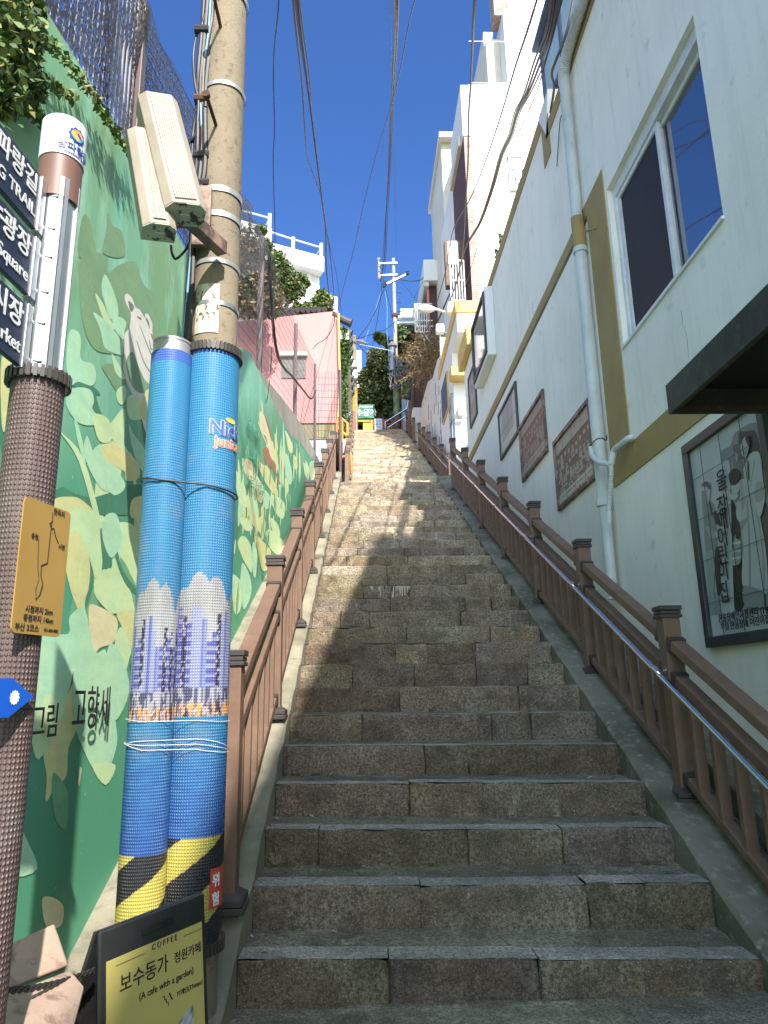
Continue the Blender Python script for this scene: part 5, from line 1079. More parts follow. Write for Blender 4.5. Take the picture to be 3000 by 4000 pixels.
# small yellow trimmed house beyond the mint building
hc = thing('trimmed_house', 'small white house with yellow cornices and overhanging floor past the mint building', 'house', (2.4, 16, 5.4))
mb = MB(); mb.box(2.4, 15.65, 9.55, 5.6, 19.5, 10.05); mb.box(2.4, 16.75, 5.0, 5.6, 19.5, 9.548); mb.build('wall', 'whitewall', hc)
mb = MB(); mb.box(2.36, 15.6, 10.052, 5.7, 19.54, 10.36); mb.build('cornice', 'yellowband', hc, bevel=.01)
mb = MB(); mb.box(2.30, 16.3, 8.72, 3.6, 16.748, 8.98); mb.build('door_canopy', 'yellowband', hc, bevel=.01)
wd_ = []
mb = MB(); mb.box(2.36, 17.65, 8.42, 2.398, 18.95, 8.47); mb.box(2.36, 17.65, 9.42, 2.398, 18.95, 9.47); mb.box(2.36, 17.65, 8.47, 2.398, 17.7, 9.42); mb.box(2.36, 18.9, 8.47, 2.398, 18.95, 9.42)
wn = mb.build('window', 'yellowband', hc); mb = MB(); mb.quad((2.39, 17.7, 8.47), (2.39, 18.9, 8.47), (2.39, 18.9, 9.42), (2.39, 17.7, 9.42)); mb.build('pane', 'cablegrey', wn)
mb = MB()
for i in range(9): mb.tube([(2.35, 17.75+i*.14, 8.45), (2.35, 17.75+i*.14, 9.45)], .01, 5)
mb.tube([(2.35, 17.66, 8.95), (2.35, 18.94, 8.95)], .012, 5); mb.build('grille', 'bluegrey', wn)
mb = MB(); mb.box(2.43, 16.70, 5.45, 2.47, 16.748, 8.3); 
d_ = MB(); d_.box(2.36, 17.0, 6.2, 2.398, 17.5, 8.55); dr = d_.build('door', 'greysteel', hc)
mb = MB()
for i in range(5):
    for j in range(2): mb.tube([(2.352, 17.12+.24*j, 6.6+.4*i), (2.359, 17.12+.24*j, 6.6+.4*i)], .07, 10)
mb.build('lattice', 'cablegrey', dr)
p = fpt(1785, 1600, 16.7); mb = MB(); mb.box(p.x, 16.52, p.z-.22, p.x+.14*1.0, 16.748, p.z+.05); mb.build('meter_box', 'pvc', hc, bevel=.01)
mb = MB(); mb.box(2.27, 13.6, 8.17, 2.386, 14.97, 8.62); tag(mb.build('corner_cornice', 'yellowband', bevel=.01), 'short yellow cornice block capping the far corner of the mint building', 'cornice')
mb = MB(); mb.box(2.60, 14.95, 4.8, 5.6, 15.55, 5.42); struct(mb.build('alcove_floor', 'concrete'))
# graffiti wall and low garden walls
gw = thing('graffiti_wall', 'tall white wall with black scribbles and blue stains right of the upper stairs', 'wall', (2.52, 24, 8))
pr_ = [(19.55, 7.5), (19.55, 10.95), (20.9, 11.35), (22.5, 11.45), (24.0, 12.0), (26.6, 12.25), (27.4, 11.9), (27.4, 9.5)]
mb = MB(); mb.prism([(2.52, a, b_) for a, b_ in pr_], (.28, 0, 0)); mb.build('masonry', 'whitewall', gw)
mb = MB(); rg = random.Random(21)
for k in range(46):
    y = rg.uniform(19.9, 26.8); z = nos2(y)+rg.uniform(.7, 3.0); s_ = rg.uniform(.15, .5)
    if z > 11.2: continue
    pts = [(2.516, y, z)]
    for i in range(3): y += rg.uniform(-.15, .25)*s_; z -= rg.uniform(.1, .6)*s_; pts.append((2.516, y, z))
    mb.tube(smoothpts(pts, 3), .011, 4)
mb.build('scribbles', 'cablegrey', gw)
mb = MB()
for k in range(9):
    y = rg.uniform(19.7, 25); z = nos2(y)+rg.uniform(.3, 1.4); r = rg.uniform(.12, .35); mb.poly([(2.5165-.0003*k, y+r*.8*cos(a)*(1+.3*sin(3*a+k)), z+r*1.6*sin(a)) for a in [2*pi*i/16 for i in range(16)]])
M['stain'] = mat('blue_stain', (.34, .50, .60), (.60, .62, .60), 6, .4, .6, rough=.8); mb.build('stains', 'stain', gw, fixn=False)
mb = MB(); mb.box(2.46, 19.56, 10.2, 2.80, 19.75, 11.45); mb.build('pier', 'creamwall', gw)
lw = MB(); a = fpt(1612, 1590, 28.5); b_ = fpt(1662, 1590, 28.5); lw.box(a.x, 28.5, 10.5, b_.x+.4, 29.4, a.z); tag(lw.build('garden_wall', 'whitewall', bevel=.05), 'low smooth white wall with a rounded corner under the dark brick house', 'wall')
# garden fence with post lamp on the graffiti wall
gf = thing('steel_garden_fence', 'small steel tube fence with a white square lamp on the yellow-trimmed house', 'fence', (2.6, 20, 11.4))
mb = MB(); q = fpt(1727, 1350, 20.2)
for k in range(3): mb.tube([(q.x-.1, 20.2, q.z-.15+.3*k), (q.x+.7, 20.2, q.z-.15+.3*k)], .02, 6)
for k in range(3): mb.tube([(q.x-.05+.35*k, 20.2, q.z-.6), (q.x-.05+.35*k, 20.2, q.z+.6)], .025, 6)
mb.build('rails', 'steel', gf); mb = MB(); c_ = fpt(1719, 1285, 20.1); mb.box(c_.x-.13, 20.0, c_.z-.14, c_.x+.13, 20.25, c_.z+.14); mb.build('lamp', 'whitecap', gf, bevel=.04)
# tall white house with brick edge
tw = thing('tall_white_house', 'tall bright white apartment house with a brick strip at its left corner', 'building', (5, 21, 8))
YW = 21.0
mb = MB(); x0, x1, zt = frontbox(mb, 1829, 2700, 330, YW, 9, 8); x2, x3, zt2 = frontbox(mb, 1963, 2700, 35, YW-.02, 9, zt-1)
xl_, _, _ = frontbox(mb, 1798, 1829.5, 332, YW+.01, 2.9, fpt(1797, 528, YW).z); mb.build('wall', 'whitewall', tw)
xb = fpt(1820, 700, YW).x
mb = MB(); mb.box(xb, YW+.012, 8, x0, YW+3.0, fpt(1817, 530, YW).z-.01); mb.build('brick_side', 'brick', tw)
mb = MB(); mb.box(xb+.002, YW-.004, 8, x0-.001, YW+.011, fpt(1817, 533, YW).z-.012); mb.build('brick_strip', 'bricklight', tw)
mb = MB(); mb.box(xl_-.10, YW+.5, fpt(1797, 528, YW).z+.002, xl_-.01, YW+2.9, fpt(1797, 528, YW).z+.4); mb.build('eave_gutter', 'creamwall', tw)
mb = MB()
for py in (163, 325, 505, 682, 838): z = fpt(1850, py, YW).z; mb.box(x0+.1, YW-.024, z-.012, 9.5, YW-.0205, z+.012)
mb.build('render_joints', 'plasterfar', tw)
a, b_ = fpt(1990, 620, YW), fpt(2046, 740, YW)
mb = MB(); X0, X1, Z1, Z0 = a.x, b_.x, a.z, b_.z; f = .07
for q in ((X0-f, Z0-f, X1+f, Z0), (X0-f, Z1, X1+f, Z1+f+.1), (X0-f, Z0, X0, Z1), (X1, Z0, X1+f, Z1)): mb.box(q[0], YW-.10, q[1], q[2], YW-.025, q[3])
wn = mb.build('window', 'winwhite', tw); mb = MB(); mb.quad((X0, YW-.03, Z0), (X1, YW-.03, Z0), (X1, YW-.03, Z1), (X0, YW-.03, Z1)); mb.build('pane', 'greenglass', wn)
mb = MB(); mb.quad((X0, YW-.035, Z0), (X0+.3, YW-.035, Z0), (X0+.3, YW-.035, Z1), (X0, YW-.035, Z1)); mb.build('open_gap', 'glasssky', wn)
mb = MB()
for i in range(7): x = X0-.05+(X1-X0+.1)*i/6; mb.tube([(x, YW-.3, Z0-.25), (x, YW-.3, Z1-.25)], .018, 5)
for z in (Z0-.25, (Z0+Z1)/2, Z1-.25, Z0-.1): mb.tube([(X0-.12, YW-.3, z), (X1+.12, YW-.3, z)], .02, 5)
mb.build('grille', 'winwhite', wn)
mb = MB(); a = fpt(1885, 215, YW+1.5); mb.box(a.x, YW+.8, fpt(1885, 330, YW).z-.3, a.x+.95, YW+2.2, a.z); mb.build('rusty_tank_box', 'creamrust' if 'creamrust' in M else 'creamwall', tw)
mb = MB(); x_, y_, z_ = frontbox(mb, 1887, 1925, 125, YW+3, 5, zt-1.5); mb.build('stair_tower', 'creamwall', tw)
a = fpt(1935, 35, YW); mb = MB(); mb.box(a.x, YW+.2, a.z-.05, a.x+.55, YW+.9, a.z+2.5); mb.build('chimney', 'bricklight', tw)
mb = MB(); a = fpt(2010, 28, YW); mb.box(a.x, YW+1, a.z-.2, a.x+1.5, YW+2.5, a.z+2.5); mb.build('roof_room', 'greysteel', tw)
# window grilles and balcony on the brick side
for (pt, pb, pl, pr, fm) in ((1018, 1175, 1757, 1818, 'winwhite'), (945, 1030, 1750, 1787, 'winwhite')):
    a = fpt(pl, pt, YW-.3); b2 = fpt(pr, pb, YW-.3); g = MB()
    for i in range(6): x = a.x+(b2.x-a.x)*i/5; g.tube([(x, YW-.3, a.z), (x, YW-.3, b2.z)], .028 if i in (0,) else .018, 6)
    for z in (a.z, (a.z+b2.z)/2, b2.z): g.tube([(a.x, YW-.3, z), (b2.x, YW-.3, z)], .028, 6)
    gg = g.build('window_cage', fm, tw); g = MB(); g.box(a.x+.1, YW-.28, b2.z+.05, b2.x, YW+.0, a.z-.02); g.build('dark_window', 'glassdark', gg)
a = fpt(1735, 945, YW+1); b2 = fpt(1762, 1120, YW+1); mb = MB(); mb.box(a.x, YW+.9, b2.z, b2.x+.6, YW+1.2, a.z); mb.build('open_shutter', 'wood', tw)
mb = MB(); mb.box(a.x+.18, YW+.84, b2.z+.3, b2.x+.3, YW+.896, a.z-.1); mb.build('shutter_glass', 'bluegrey', tw)
# cream house behind
ch = thing('cream_house', 'narrow cream house with a flat overhanging roof slab left of the tall white one', 'building', (4, 29, 12))
mb = MB(); x0, x1, zt = frontbox(mb, 1722, 1800, 545, 29, 5, 12); mb.build('wall', 'creamwall', ch)
mb = MB(); a = fpt(1714, 513, 28.6); b_ = fpt(1800, 535, 28.6); mb.box(a.x, 28.6, b_.z, b_.x, 34.3, a.z); mb.build('roof_slab', 'creamwall', ch, bevel=.02)
mb = MB(); a = fpt(1757, 542, 28.9); mb.tube([(a.x, 28.7, a.z), (a.x, 29.02, a.z)], .10, 14); mb.build('drain_spout', 'pvc', ch, smooth=True)
# dark brick house with white cap
bh = thing('dark_brick_house', 'dark brick house with a white parapet and a white caged balcony', 'building', (3.4, 33, 13))
mb = MB(); x0, x1, zt = frontbox(mb, 1664, 1800, 1100, 33, 8, 12); mb.build('wall', 'brick', bh)
mb = MB(); a = fpt(1654, 1013, 32.5); b_ = fpt(1730, 1095, 32.5); mb.box(a.x, 32.5, b_.z, b_.x+3, 41.5, a.z); mb.build('parapet', 'whitewall', bh, bevel=.02)
mb = MB(); mb.box(a.x+.02, 32.6, b_.z-.25, x0+.1, 41, b_.z-.004); mb.build('eave', 'creamwall', bh)
mb = MB(); c_ = fpt(1670, 1105, 32.9); mb.tube([(c_.x, 32.9, 12), (c_.x, 32.9, c_.z)], .07, 8); mb.build('downpipe', 'pink', bh, smooth=True)
a = fpt(1620, 1187, 31.5); b2 = fpt(1668, 1297, 31.5); mb = MB()
for i in range(6): x = a.x+(b2.x-a.x)*i/5; mb.tube([(x, 31.5, b2.z), (x, 31.5, a.z)], .04 if i == 0 else .025, 6)
for z in (a.z, a.z-.9, a.z-1.2, b2.z, b2.z+.3): mb.tube([(a.x, 31.5, z), (b2.x+.3, 31.5, z)], .032, 6)
for yy in (32.2, 32.9): mb.tube([(a.x, 31.5, a.z), (a.x, yy, a.z)], .03, 6)
mb.build('balcony_cage', 'winwhite', bh); mb = MB(); mb.box(a.x, 31.6, b2.z-.25, x1, 33, b2.z-.04); mb.build('balcony_floor', 'olive', bh)
# pale blue house behind the white pole
pb = thing('pale_blue_house', 'pale blue stuccoed house behind the pale utility pole', 'house', (2.6, 39, 14))
M['paleblue'] = mat('pale_blue_wall', (.52, .58, .66), (.46, .52, .6), 1.5, rough=.85)
mb = MB(); x0, x1, zt = frontbox(mb, 1564, 1640, 1205, 39, 6, 14); mb.build('wall', 'paleblue', pb)
mb = MB()
for py in (1240, 1262): a = fpt(1564, py, 38.9); mb.box(a.x-.2, 38.7, a.z-.12, x1+.1, 38.998, a.z)
mb.build('ledges', 'whitewall', pb)
# lower dark brick house, timber post, ribbed hose
lb = thing('brick_annex', 'low dark brick annex with a framed opening behind the brown timber post', 'building', (3, 30, 13))
mb = MB(); x0, x1, zt = frontbox(mb, 1617, 1672, 1465, 30, 4, 11); mb.build('wall', 'brick', lb)
a = fpt(1617, 1375, 30.1); b2 = fpt(1668, 1468, 30.1); mb = MB(); mb.box(a.x, 30.3, b2.z, b2.x, 32, a.z); mb.build('opening', 'black', lb)
mb = MB(); f = .09
for q in ((a.x, b2.z, b2.x, b2.z+f), (a.x, a.z-f-.3, b2.x, a.z-.3), (a.x, b2.z, a.x+f, a.z)): mb.box(q[0], 30.1, q[1], q[2], 30.28, q[3])
mb.build('opening_frame', 'wood', lb)
mb = MB(); c0 = fpt(1629, 1422, 30.0); c1_ = fpt(1648, 1443, 30.0)
for q in ((c0.x, c1_.z, c1_.x, c1_.z+.05), (c0.x, c0.z-.05, c1_.x, c0.z), (c0.x, c1_.z, c0.x+.05, c0.z)): mb.box(q[0], 29.9, q[1], q[2], 29.98, q[3])
mb.build('grey_bracket', 'greysteel', lb)
tp = thing('timber_post', 'leaning brown timber post with a ribbed black hose at the top right of the stairs', 'post', (2.6, 29.5, 12))
a = fpt(1604, 1655, 29.6); b2 = fpt(1618, 1375, 30.6); mb = MB(); mb.tube([a-Vector((0, 0, 2.0)), a, b2], [.13, .13, .11], 12); mb.build('post', 'wood', tp, smooth=True)
pts = smoothpts([fpt(1597, 1560, 29.3), fpt(1600, 1500, 29.3), fpt(1607, 1440, 29.4), fpt(1617, 1375, 29.5)], 14); mb = MB(); mb.tube(pts, [.085+.018*(k % 2) for k in range(len(pts))], 10); mb.build('ribbed_hose', 'cable', tp)
# utility pole of pale concrete at the top
p2 = thing('utility_pole', 'pale concrete utility pole with crossarms and a camouflage green foot above the stairs', 'utility pole', (2.0, 33.4, 13.3))
a = fpt(1553, 1688, 33.4); t_ = fpt(1549, 1010, 33.4); m1 = fpt(1552, 1500, 33.4); px_ = a.x
mb = MB(); mb.tube([(px_, 33.4, m1.z), (px_, 33.4, (m1.z+t_.z)/2), (px_, 33.4, t_.z)], [.12, .10, .085], 20); mb.build('shaft', 'polewhite', p2, smooth=True)
M['camo'] = mat('camouflage_film', (.055, .085, .035), (.13, .17, .07), 1.6, .45, .55, (.25, .26, .2), 3, .62, .68, .6)
mb = MB(); mb.tube([(px_, 33.4, 13.2), (px_, 33.4, m1.z)], .175, 20); mb.build('camouflage_wrap', 'camo', p2, smooth=True)
M['polewrapbottom'] = M['signyellow']
mb = MB(); mb.tube([(px_, 33.4, 13.25), (px_, 33.4, 14.4)], .19, 20); mb.build('foot_guard', 'wood', p2, smooth=True)
z = fpt(1552, 1233, 33.4).z; mb = MB(); mb.tube([(px_, 33.4, z-.08), (px_, 33.4, z+.08)], .17, 16); mb.build('clamp_ring', 'rust', p2)
for (l, r, yl, yr) in ((1481, 1552, 1030, 1028), (1484, 1552, 1077, 1073), (1505, 1592, 1112, 1070)):
    mb = MB(); mb.bar(fpt(l, yl, 33.3), fpt(r, yr, 33.3), .09, .09); mb.build('crossarm', 'greysteel', p2)
mb = MB(); mb.tube([fpt(1479, 1012, 33.25), fpt(1480, 1090, 33.25)], .05, 8); mb.build('arm_strut', 'greysteel', p2)
for (x, y) in ((1479, 1015), (1480, 1040), (1481, 1060), (1482, 1085), (1505, 1108), (1500, 1118), (1592, 1068)):
    c_ = fpt(x, y, 33.25); mb = MB(); mb.tube([c_-Vector((0, 0, .10)), c_-Vector((0, 0, .03)), c_+Vector((0, 0, .03)), c_+Vector((0, 0, .10))], [.04, .10, .06, .09], 8); mb.build('insulator', 'cap' if x > 1490 else 'polewhite', p2)
for py in (1143, 1182, 1216): a = fpt(1530, py, 33.4); b2 = fpt(1568, py, 33.4); mb = MB(); mb.tube([a, b2], .02, 6); mb.build('step_bolt', 'rust', p2)
tr = thing('transformer', 'grey pot transformer hung on the pale utility pole among the leaves', 'transformer', fpt(1533, 1380, 33.1))
c_ = fpt(1533, 1395, 33.0); mb = MB(); mb.tube([c_-Vector((0, 0, .75)), c_+Vector((0, 0, .55))], .17, 16); mb.build('tank', 'bluegrey', tr, smooth=True)
mb = MB(); mb.tube([c_+Vector((0, 0, .55)), c_+Vector((0, 0, .62)), c_+Vector((0, 0, .85))], [.24, .24, .06], 16); mb.build('lid', 'cablegrey', tr, smooth=True)
mb = MB(); rk = random.Random(8)
for k in range(16):
    s_ = fpt(1552, 1455+rk.uniform(-40, 25), 33.0); pts = [s_+Vector((rk.uniform(-.5, .7), rk.uniform(-.3, .3), rk.uniform(-.7, .5))) for _ in range(4)]; pts.append(pts[0]); mb.tube(smoothpts(pts, 5), .022, 5)
mb.build('cable_tangle', 'cablegrey', p2)
# wooden pole with the painted yellow and red foot
p3 = thing('utility_pole', 'old concrete pole with yellow and red painted foot at the top of the stairs', 'utility pole', (-.2, 33, 13.3))
a = fpt(1387, 1685, 32.8); t_ = fpt(1385, 1312, 32.8); zy = fpt(1385, 1515, 32.8).z; zr = fpt(1385, 1612, 32.8).z; px_ = a.x
mb = MB(); mb.tube([(px_, 32.8, zy), (px_, 32.8, t_.z)], [.125, .10], 16); mb.build('shaft', 'pole', p3, smooth=True)
mb = MB(); mb.tube([(px_, 32.8, zr), (px_, 32.8, zy)], .135, 16); mb.build('yellow_band', 'signyellow', p3, smooth=True)
M['redfoot'] = mat('faded_red_paint', (.55, .16, .10), (.5, .22, .12), 3, rough=.6); mb = MB(); mb.tube([(px_, 32.8, 13.1), (px_, 32.8, zr)], .14, 16); mb.build('red_foot', 'redfoot', p3, smooth=True)
mb = MB(); mb.tube([(px_+.05, 32.62, 13.1), (px_+.05, 32.62, fpt(1385, 1548, 32.6).z)], .05, 8); mb.build('conduit', 'greysteel', p3, smooth=True)
for (py, hh, mt) in ((1425, .16, 'whitecap'), (1465, .22, 'pvc'), (1440, .08, 'rust')): c_ = fpt(1384, py, 32.6); mb = MB(); mb.box(c_.x-.15, 32.45, c_.z-hh, c_.x+.15, 32.68, c_.z+hh); mb.build('meter_box', mt, p3, bevel=.02)
mb = MB(); c_ = fpt(1385, 1330, 32.6); mb.bar(c_-Vector((.3, 0, 0)), c_+Vector((.45, 0, 0)), .06, .06); mb.tube([c_+Vector((.3, -.1, -.1)), c_+Vector((.65, -.1, -.25))], .07, 8); mb.build('head_fitting', 'cablegrey', p3)
# cafe entrance at the top
cf = thing('cafe_kiosk', 'small green fascia cafe kiosk with a yellow plank front at the head of the stairs', 'kiosk', (.3, 36, 13.3))
YC = 35.5
a = fpt(1353, 1580, YC); b2 = fpt(1464, 1634, YC); mb = MB(); mb.box(a.x, YC, b2.z, b2.x, YC+1.2, a.z); fs = mb.build('fascia', 'greensign', cf, bevel=.02)
text('보수동가', .40, 'white', ((a.x+b2.x)/2+.12, YC-.004, b2.z+.30), (1, 0, 0), (0, 0, 1), fs, bold=.006, xs=1.0, ext=.01); text('Bosudongga', .15, 'white', ((a.x+b2.x)/2+.30, YC-.004, a.z-.14), (1, 0, 0), (0, 0, 1), fs, ext=.01, bold=.003)
c_ = fpt(1388, 1636, YC); d_ = fpt(1461, 1695, YC); dm = fpt(1418, 1636, YC)
mb = MB(); mb.box(c_.x, YC+.10, d_.z, c_.x+.12, YC+.22, c_.z); mb.box(c_.x, YC+.08, c_.z-.13, d_.x, YC+.2, c_.z); mb.box(d_.x-.16, YC+.06, d_.z, d_.x, YC+.22, c_.z-.135); mb.build('door_frame', 'signyellow', cf, bevel=.01)
mb = MB(); mb.box(dm.x, YC+.14, d_.z, d_.x-.162, YC+.19, c_.z-.135); dr = mb.build('plank_door', 'signyellow', cf)
mb = MB(); mb.box(dm.x+.25, YC+.11, (c_.z+d_.z)/2, d_.x-.35, YC+.138, (c_.z+d_.z)/2+.08); mb.build('sign_strip', 'whitecap', dr)
mb = MB()
for i in range(1, 6): x = dm.x+(d_.x-.162-dm.x)*i/6; mb.box(x-.006, YC+.136, d_.z, x+.006, YC+.1402, c_.z-.135)
mb.build('plank_joints', 'olive', dr)
mb = MB(); mb.box(a.x, YC+1.0, d_.z-.5, b2.x, YC+3, b2.z-.01); mb.build('dark_room', 'black', cf)
sg = thing('standing_sign', 'pale white cafe sign panel standing right of the yellow kiosk front', 'sign', (1.2, 35.2, 13.5))
a = fpt(1463, 1635, 35.2); b2 = fpt(1494, 1678, 35.2); mb = MB(); mb.box(a.x, 35.2, b2.z, b2.x, 35.28, a.z); mb.build('panel', 'whitesign', sg, bevel=.01)
mb = MB()
for x in (a.x+.05, b2.x-.1): mb.box(x, 35.21, b2.z-.5, x+.05, 35.27, b2.z-.003)
mb.build('stand', 'dark', sg)
cx = (a.x+b2.x)/2; h_ = a.z-b2.z
M['signink'] = mat('grey_ink', (.28, .28, .36), rough=.6)
for s_, dz, sz in (('보 수', .26, .13), ('동 가', -.02, .13), ('CAFE', -.29, .10)): text(s_, sz, 'signink', (cx, 35.196, (a.z+b2.z)/2+h_*dz), (1, 0, 0), (0, 0, 1), sg, ext=.003, bold=.004)
# rails at the top
sr_ = thing('steel_handrail', 'angled steel handrails around the pale utility pole at the top of the stairs', 'handrail', (1.5, 33, 13.3))
for L_ in ([(1508, 1692), (1505, 1650), (1590, 1597), (1595, 1570)], [(1520, 1690), (1506, 1652)], [(1515, 1672), (1585, 1628)], [(1580, 1625), (1600, 1690)]):
    mb = MB(); mb.tube([fpt(a, b_, 32.9) for a, b_ in L_], .045, 8); mb.build('rail', 'steel', sr_, smooth=True)
for i, x in enumerate((1509, 1521)):
    mb = MB(); mb.tube([fpt(x, 1655 if i == 0 else 1670, 32.9), fpt(x, 1694, 32.9)], .045, 8); mb.build('support', 'steel', sr_, smooth=True)
rr_ = thing('red_railing', 'thin red orange railing behind the steel handrails at the top', 'railing', (2, 35, 13.3))
mb = MB()
for py in (1641, 1655, 1668, 1680): mb.tube([fpt(1494, py, 35), fpt(1592, py+2, 35)], .035, 6)
mb.build('rails', 'redpaint', rr_)
for px in (1500, 1532, 1570, 1590): mb = MB(); mb.tube([fpt(px, 1638, 34.95), fpt(px, 1692, 34.95)], .045, 6); mb.build('upright', 'redpaint', rr_)
# orange stair rail on the left landing
og = thing('orange_handrail', 'orange painted handrail of a side stair left of the upper stairs', 'handrail', (-.6, 18, 5.5))
for L_ in ([(1316, 1690), (1318, 1632), (1328, 1630), (1357, 1654), (1358, 1780)], [(1336, 1640), (1336, 1730)], [(1318, 1672), (1358, 1706)]):
    mb = MB(); mb.tube([at(a, b_, 'y', 21) for a, b_ in L_], .045, 8); mb.build('rail', 'orange', og, smooth=True)
for L_ in ([(1359, 1762), (1370, 1772), (1374, 1850)], [(1345, 1782), (1370, 1800)], [(1338, 1786), (1345, 1782)]):
    mb = MB(); mb.tube([at(a, b_, 'y', 19.2) for a, b_ in L_], .035, 8); mb.build('lower_rail', 'orange', og, smooth=True)
mb = MB(); a = at(1345, 1790, 'y', 19.4); b2 = at(1369, 1822, 'y', 19.4); mb.box(a.x, 19.4, b2.z, b2.x, 20.3, a.z); mb.build('rusty_step', 'rust', og)
mb = MB(); a = at(1346, 1824, 'y', 19.5); b2 = at(1368, 1860, 'y', 19.5); mb.box(a.x, 19.5, b2.z, b2.x, 20.2, a.z); tag(mb.build('crate', 'dark', bevel=.01), 'dark crate under the orange handrail beside the upper stairs', 'crate')
# ---------------------------------------------------------------- left: pink house
YP = 22.0
ph_ = thing('pink_house', 'pink rendered house wall with a small grey window behind the mesh fence', 'house', (-2, YP, 7))
a = fpt(1322, 1214, YP); xr_ = a.x; zr_ = a.z; b2 = fpt(925, 1256, YP)
mb = MB(); zo = fpt(1250, 1652, YP).z; zw_ = fpt(1250, 1712, YP).z
mb.prism([(xr_, YP, zo), (xr_, YP, zr_), (b2.x, YP, b2.z), (-9, YP, b2.z-.8), (-9, YP, zo)], (0, 7, 0)); mb.build('wall', 'pink', ph_)
mb = MB(); mb.box(-9, YP+.05, zw_, xr_-.03, YP+7, zo-.003); mb.build('plinth', 'olive', ph_); mb = MB(); mb.box(-9, YP+.1, 5, xr_-.25, YP+7, zw_-.003); mb.build('base_wall', 'whitewall', ph_)
a = fpt(1101, 1396, YP); b2 = fpt(1195, 1478, YP); mb = MB(); mb.box(a.x, YP-.04, b2.z, b2.x, YP-.003, a.z); wn = mb.build('window', 'cablegrey', ph_)
mb = MB(); mb.box(a.x-.05, YP-.16, a.z, b2.x+.05, YP-.003, a.z+.14); mb.build('hood', 'creamwall', wn); mb = MB(); mb.box((a.x+b2.x)/2-.03, YP-.06, b2.z, (a.x+b2.x)/2+.03, YP-.042, a.z); mb.build('mullion', 'cap', wn)
# tiled roof edge, curled tiles to the right
mb = MB()
def tiles(y0, y1, x0, x1, z0, z1, n):
    for i in range(n):
        x = x0+(x1-x0)*i/n; mb.tube([(x, y0, z0), (x, y1, z1)], (x1-x0)/n*.52, 8)
a = fpt(1120, 1215, YP+.5); b2 = fpt(1290, 1200, YP+.5); tiles(YP+.3, YP+2.6, a.x-3.0, b2.x, a.z-.05, a.z+1.0, 24); mb.build('tiled_roof', 'tile', ph_, smooth=True)
mb = MB()
for i in range(9):
    y = YP+.1+i*.75; mb = MB(); mb.tube([(xr_-.2, y, zr_-.1), (xr_+.38, y, zr_-.40), (xr_+.381, y, zr_-.401), (xr_+.43, y, zr_-.42)], [.13, .13, .155, .155], 10); mb.build('eave_tile', 'tile', ph_, smooth=True)
mb = MB(); mb.box(xr_+.002, YP+.2, zr_-.95, xr_+.35, YP+6.8, zr_-.62); mb.build('white_eave', 'whitewall', ph_)
shp_ = thing('roof_shrub', 'loose leafy shrub growing above the pink house roof in front of the white terrace', 'shrub', fpt(1120, 1200, YP+1))
pts = []
for px, py, r in ((1085, 1010, .35), (1110, 1060, .45), (1140, 1100, .45), (1070, 1100, .5), (1160, 1130, .4), (1040, 960, .3), (1090, 1150, .4), (1175, 1090, .25), (1020, 900, .25), (1060, 1040, .3), (1200, 1110, .12), (1130, 1155, .3)): p = fpt(px, py, YP+3); pts.append((p.x, p.y, p.z, r))
leaves('foliage', ['leafA', 'leafB', 'leafA', 'leafC'], shp_, pts, 5200, .15, .4); mb = MB()
for px, py in ((1085, 1010), (1140, 1100), (1070, 1080), (1175, 1090), (1030, 950)): mb.tube(smoothpts([fpt(1120, 1200, YP+3), fpt((1120+px)/2+6, (1200+py)/2, YP+3), fpt(px, py, YP+3)], 4), [.05]*8+[.02], 5)
mb.build('stems', 'bark', shp_)
s2 = thing('roof_shrub', 'dense bright green climber heaped on the right end of the pink house roof', 'shrub', fpt(1260, 1200, YP+.6))
pts = []
for px, py, r in ((1255, 1160, .25), (1275, 1175, .28), (1240, 1185, .28), (1265, 1195, .3), (1200, 1200, .2), (1180, 1208, .2), (1160, 1195, .15), (1225, 1208, .2), (1285, 1205, .15), (1260, 1145, .14)): p = fpt(px, py, YP+.7); pts.append((p.x, p.y, p.z, r))
leaves('foliage', ['leafA', 'leafB', 'leafA', 'leafY'], s2, pts, 3600, .13, .3)
s3 = thing('garden_bushes', 'dark bushes with olive leaves seen through the fence mesh beside the utility pole', 'bush', (-4, 20, 12))
pts = []
for px, py, r in ((940, 960, .7), (970, 1020, .7), (950, 1100, .8), (1000, 1130, .7), (960, 1180, .6), (1010, 1190, .5), (1030, 1080, .5), (1060, 1180, .5), (1000, 980, .3), (930, 1040, .7)): p = fpt(px, py, 20.5); pts.append((p.x, p.y, p.z, r))
leaves('foliage', ['leafC', 'leafB', 'leafC', 'dry'], s3, pts, 5200, .16, .5)
iv = thing('ivy_column', 'ivy hanging down the narrow right flank of the pink house', 'ivy', (xr_, YP, 12))
pts = []
for k in range(34):
    py = 1300+k*12; w_ = 4+6*abs(sin(k*.9)); p = fpt(1337+(k % 3)*4-(3 if py > 1450 else -6), py, YP+.3); pts.append((p.x, p.y, p.z, .17))
leaves('foliage', ['leafA', 'leafB', 'leafA', 'leafB'], iv, pts, 5200, .12, .15, (1, 1, 1.2), droop=.6)
mb = MB(); mb.tube(smoothpts([at(a, b_, 'y', YP-.15) for a, b_ in ((1322, 1225), (1323, 1300), (1325, 1400), (1328, 1480), (1324, 1560), (1320, 1640), (1317, 1690))], 5), .04, 8); tag(mb.build('yellow_hose', 'signyelp' if 'signyelp' in M else 'yellow', smooth=True), 'pale yellow hose running down the right edge of the pink house', 'hose')
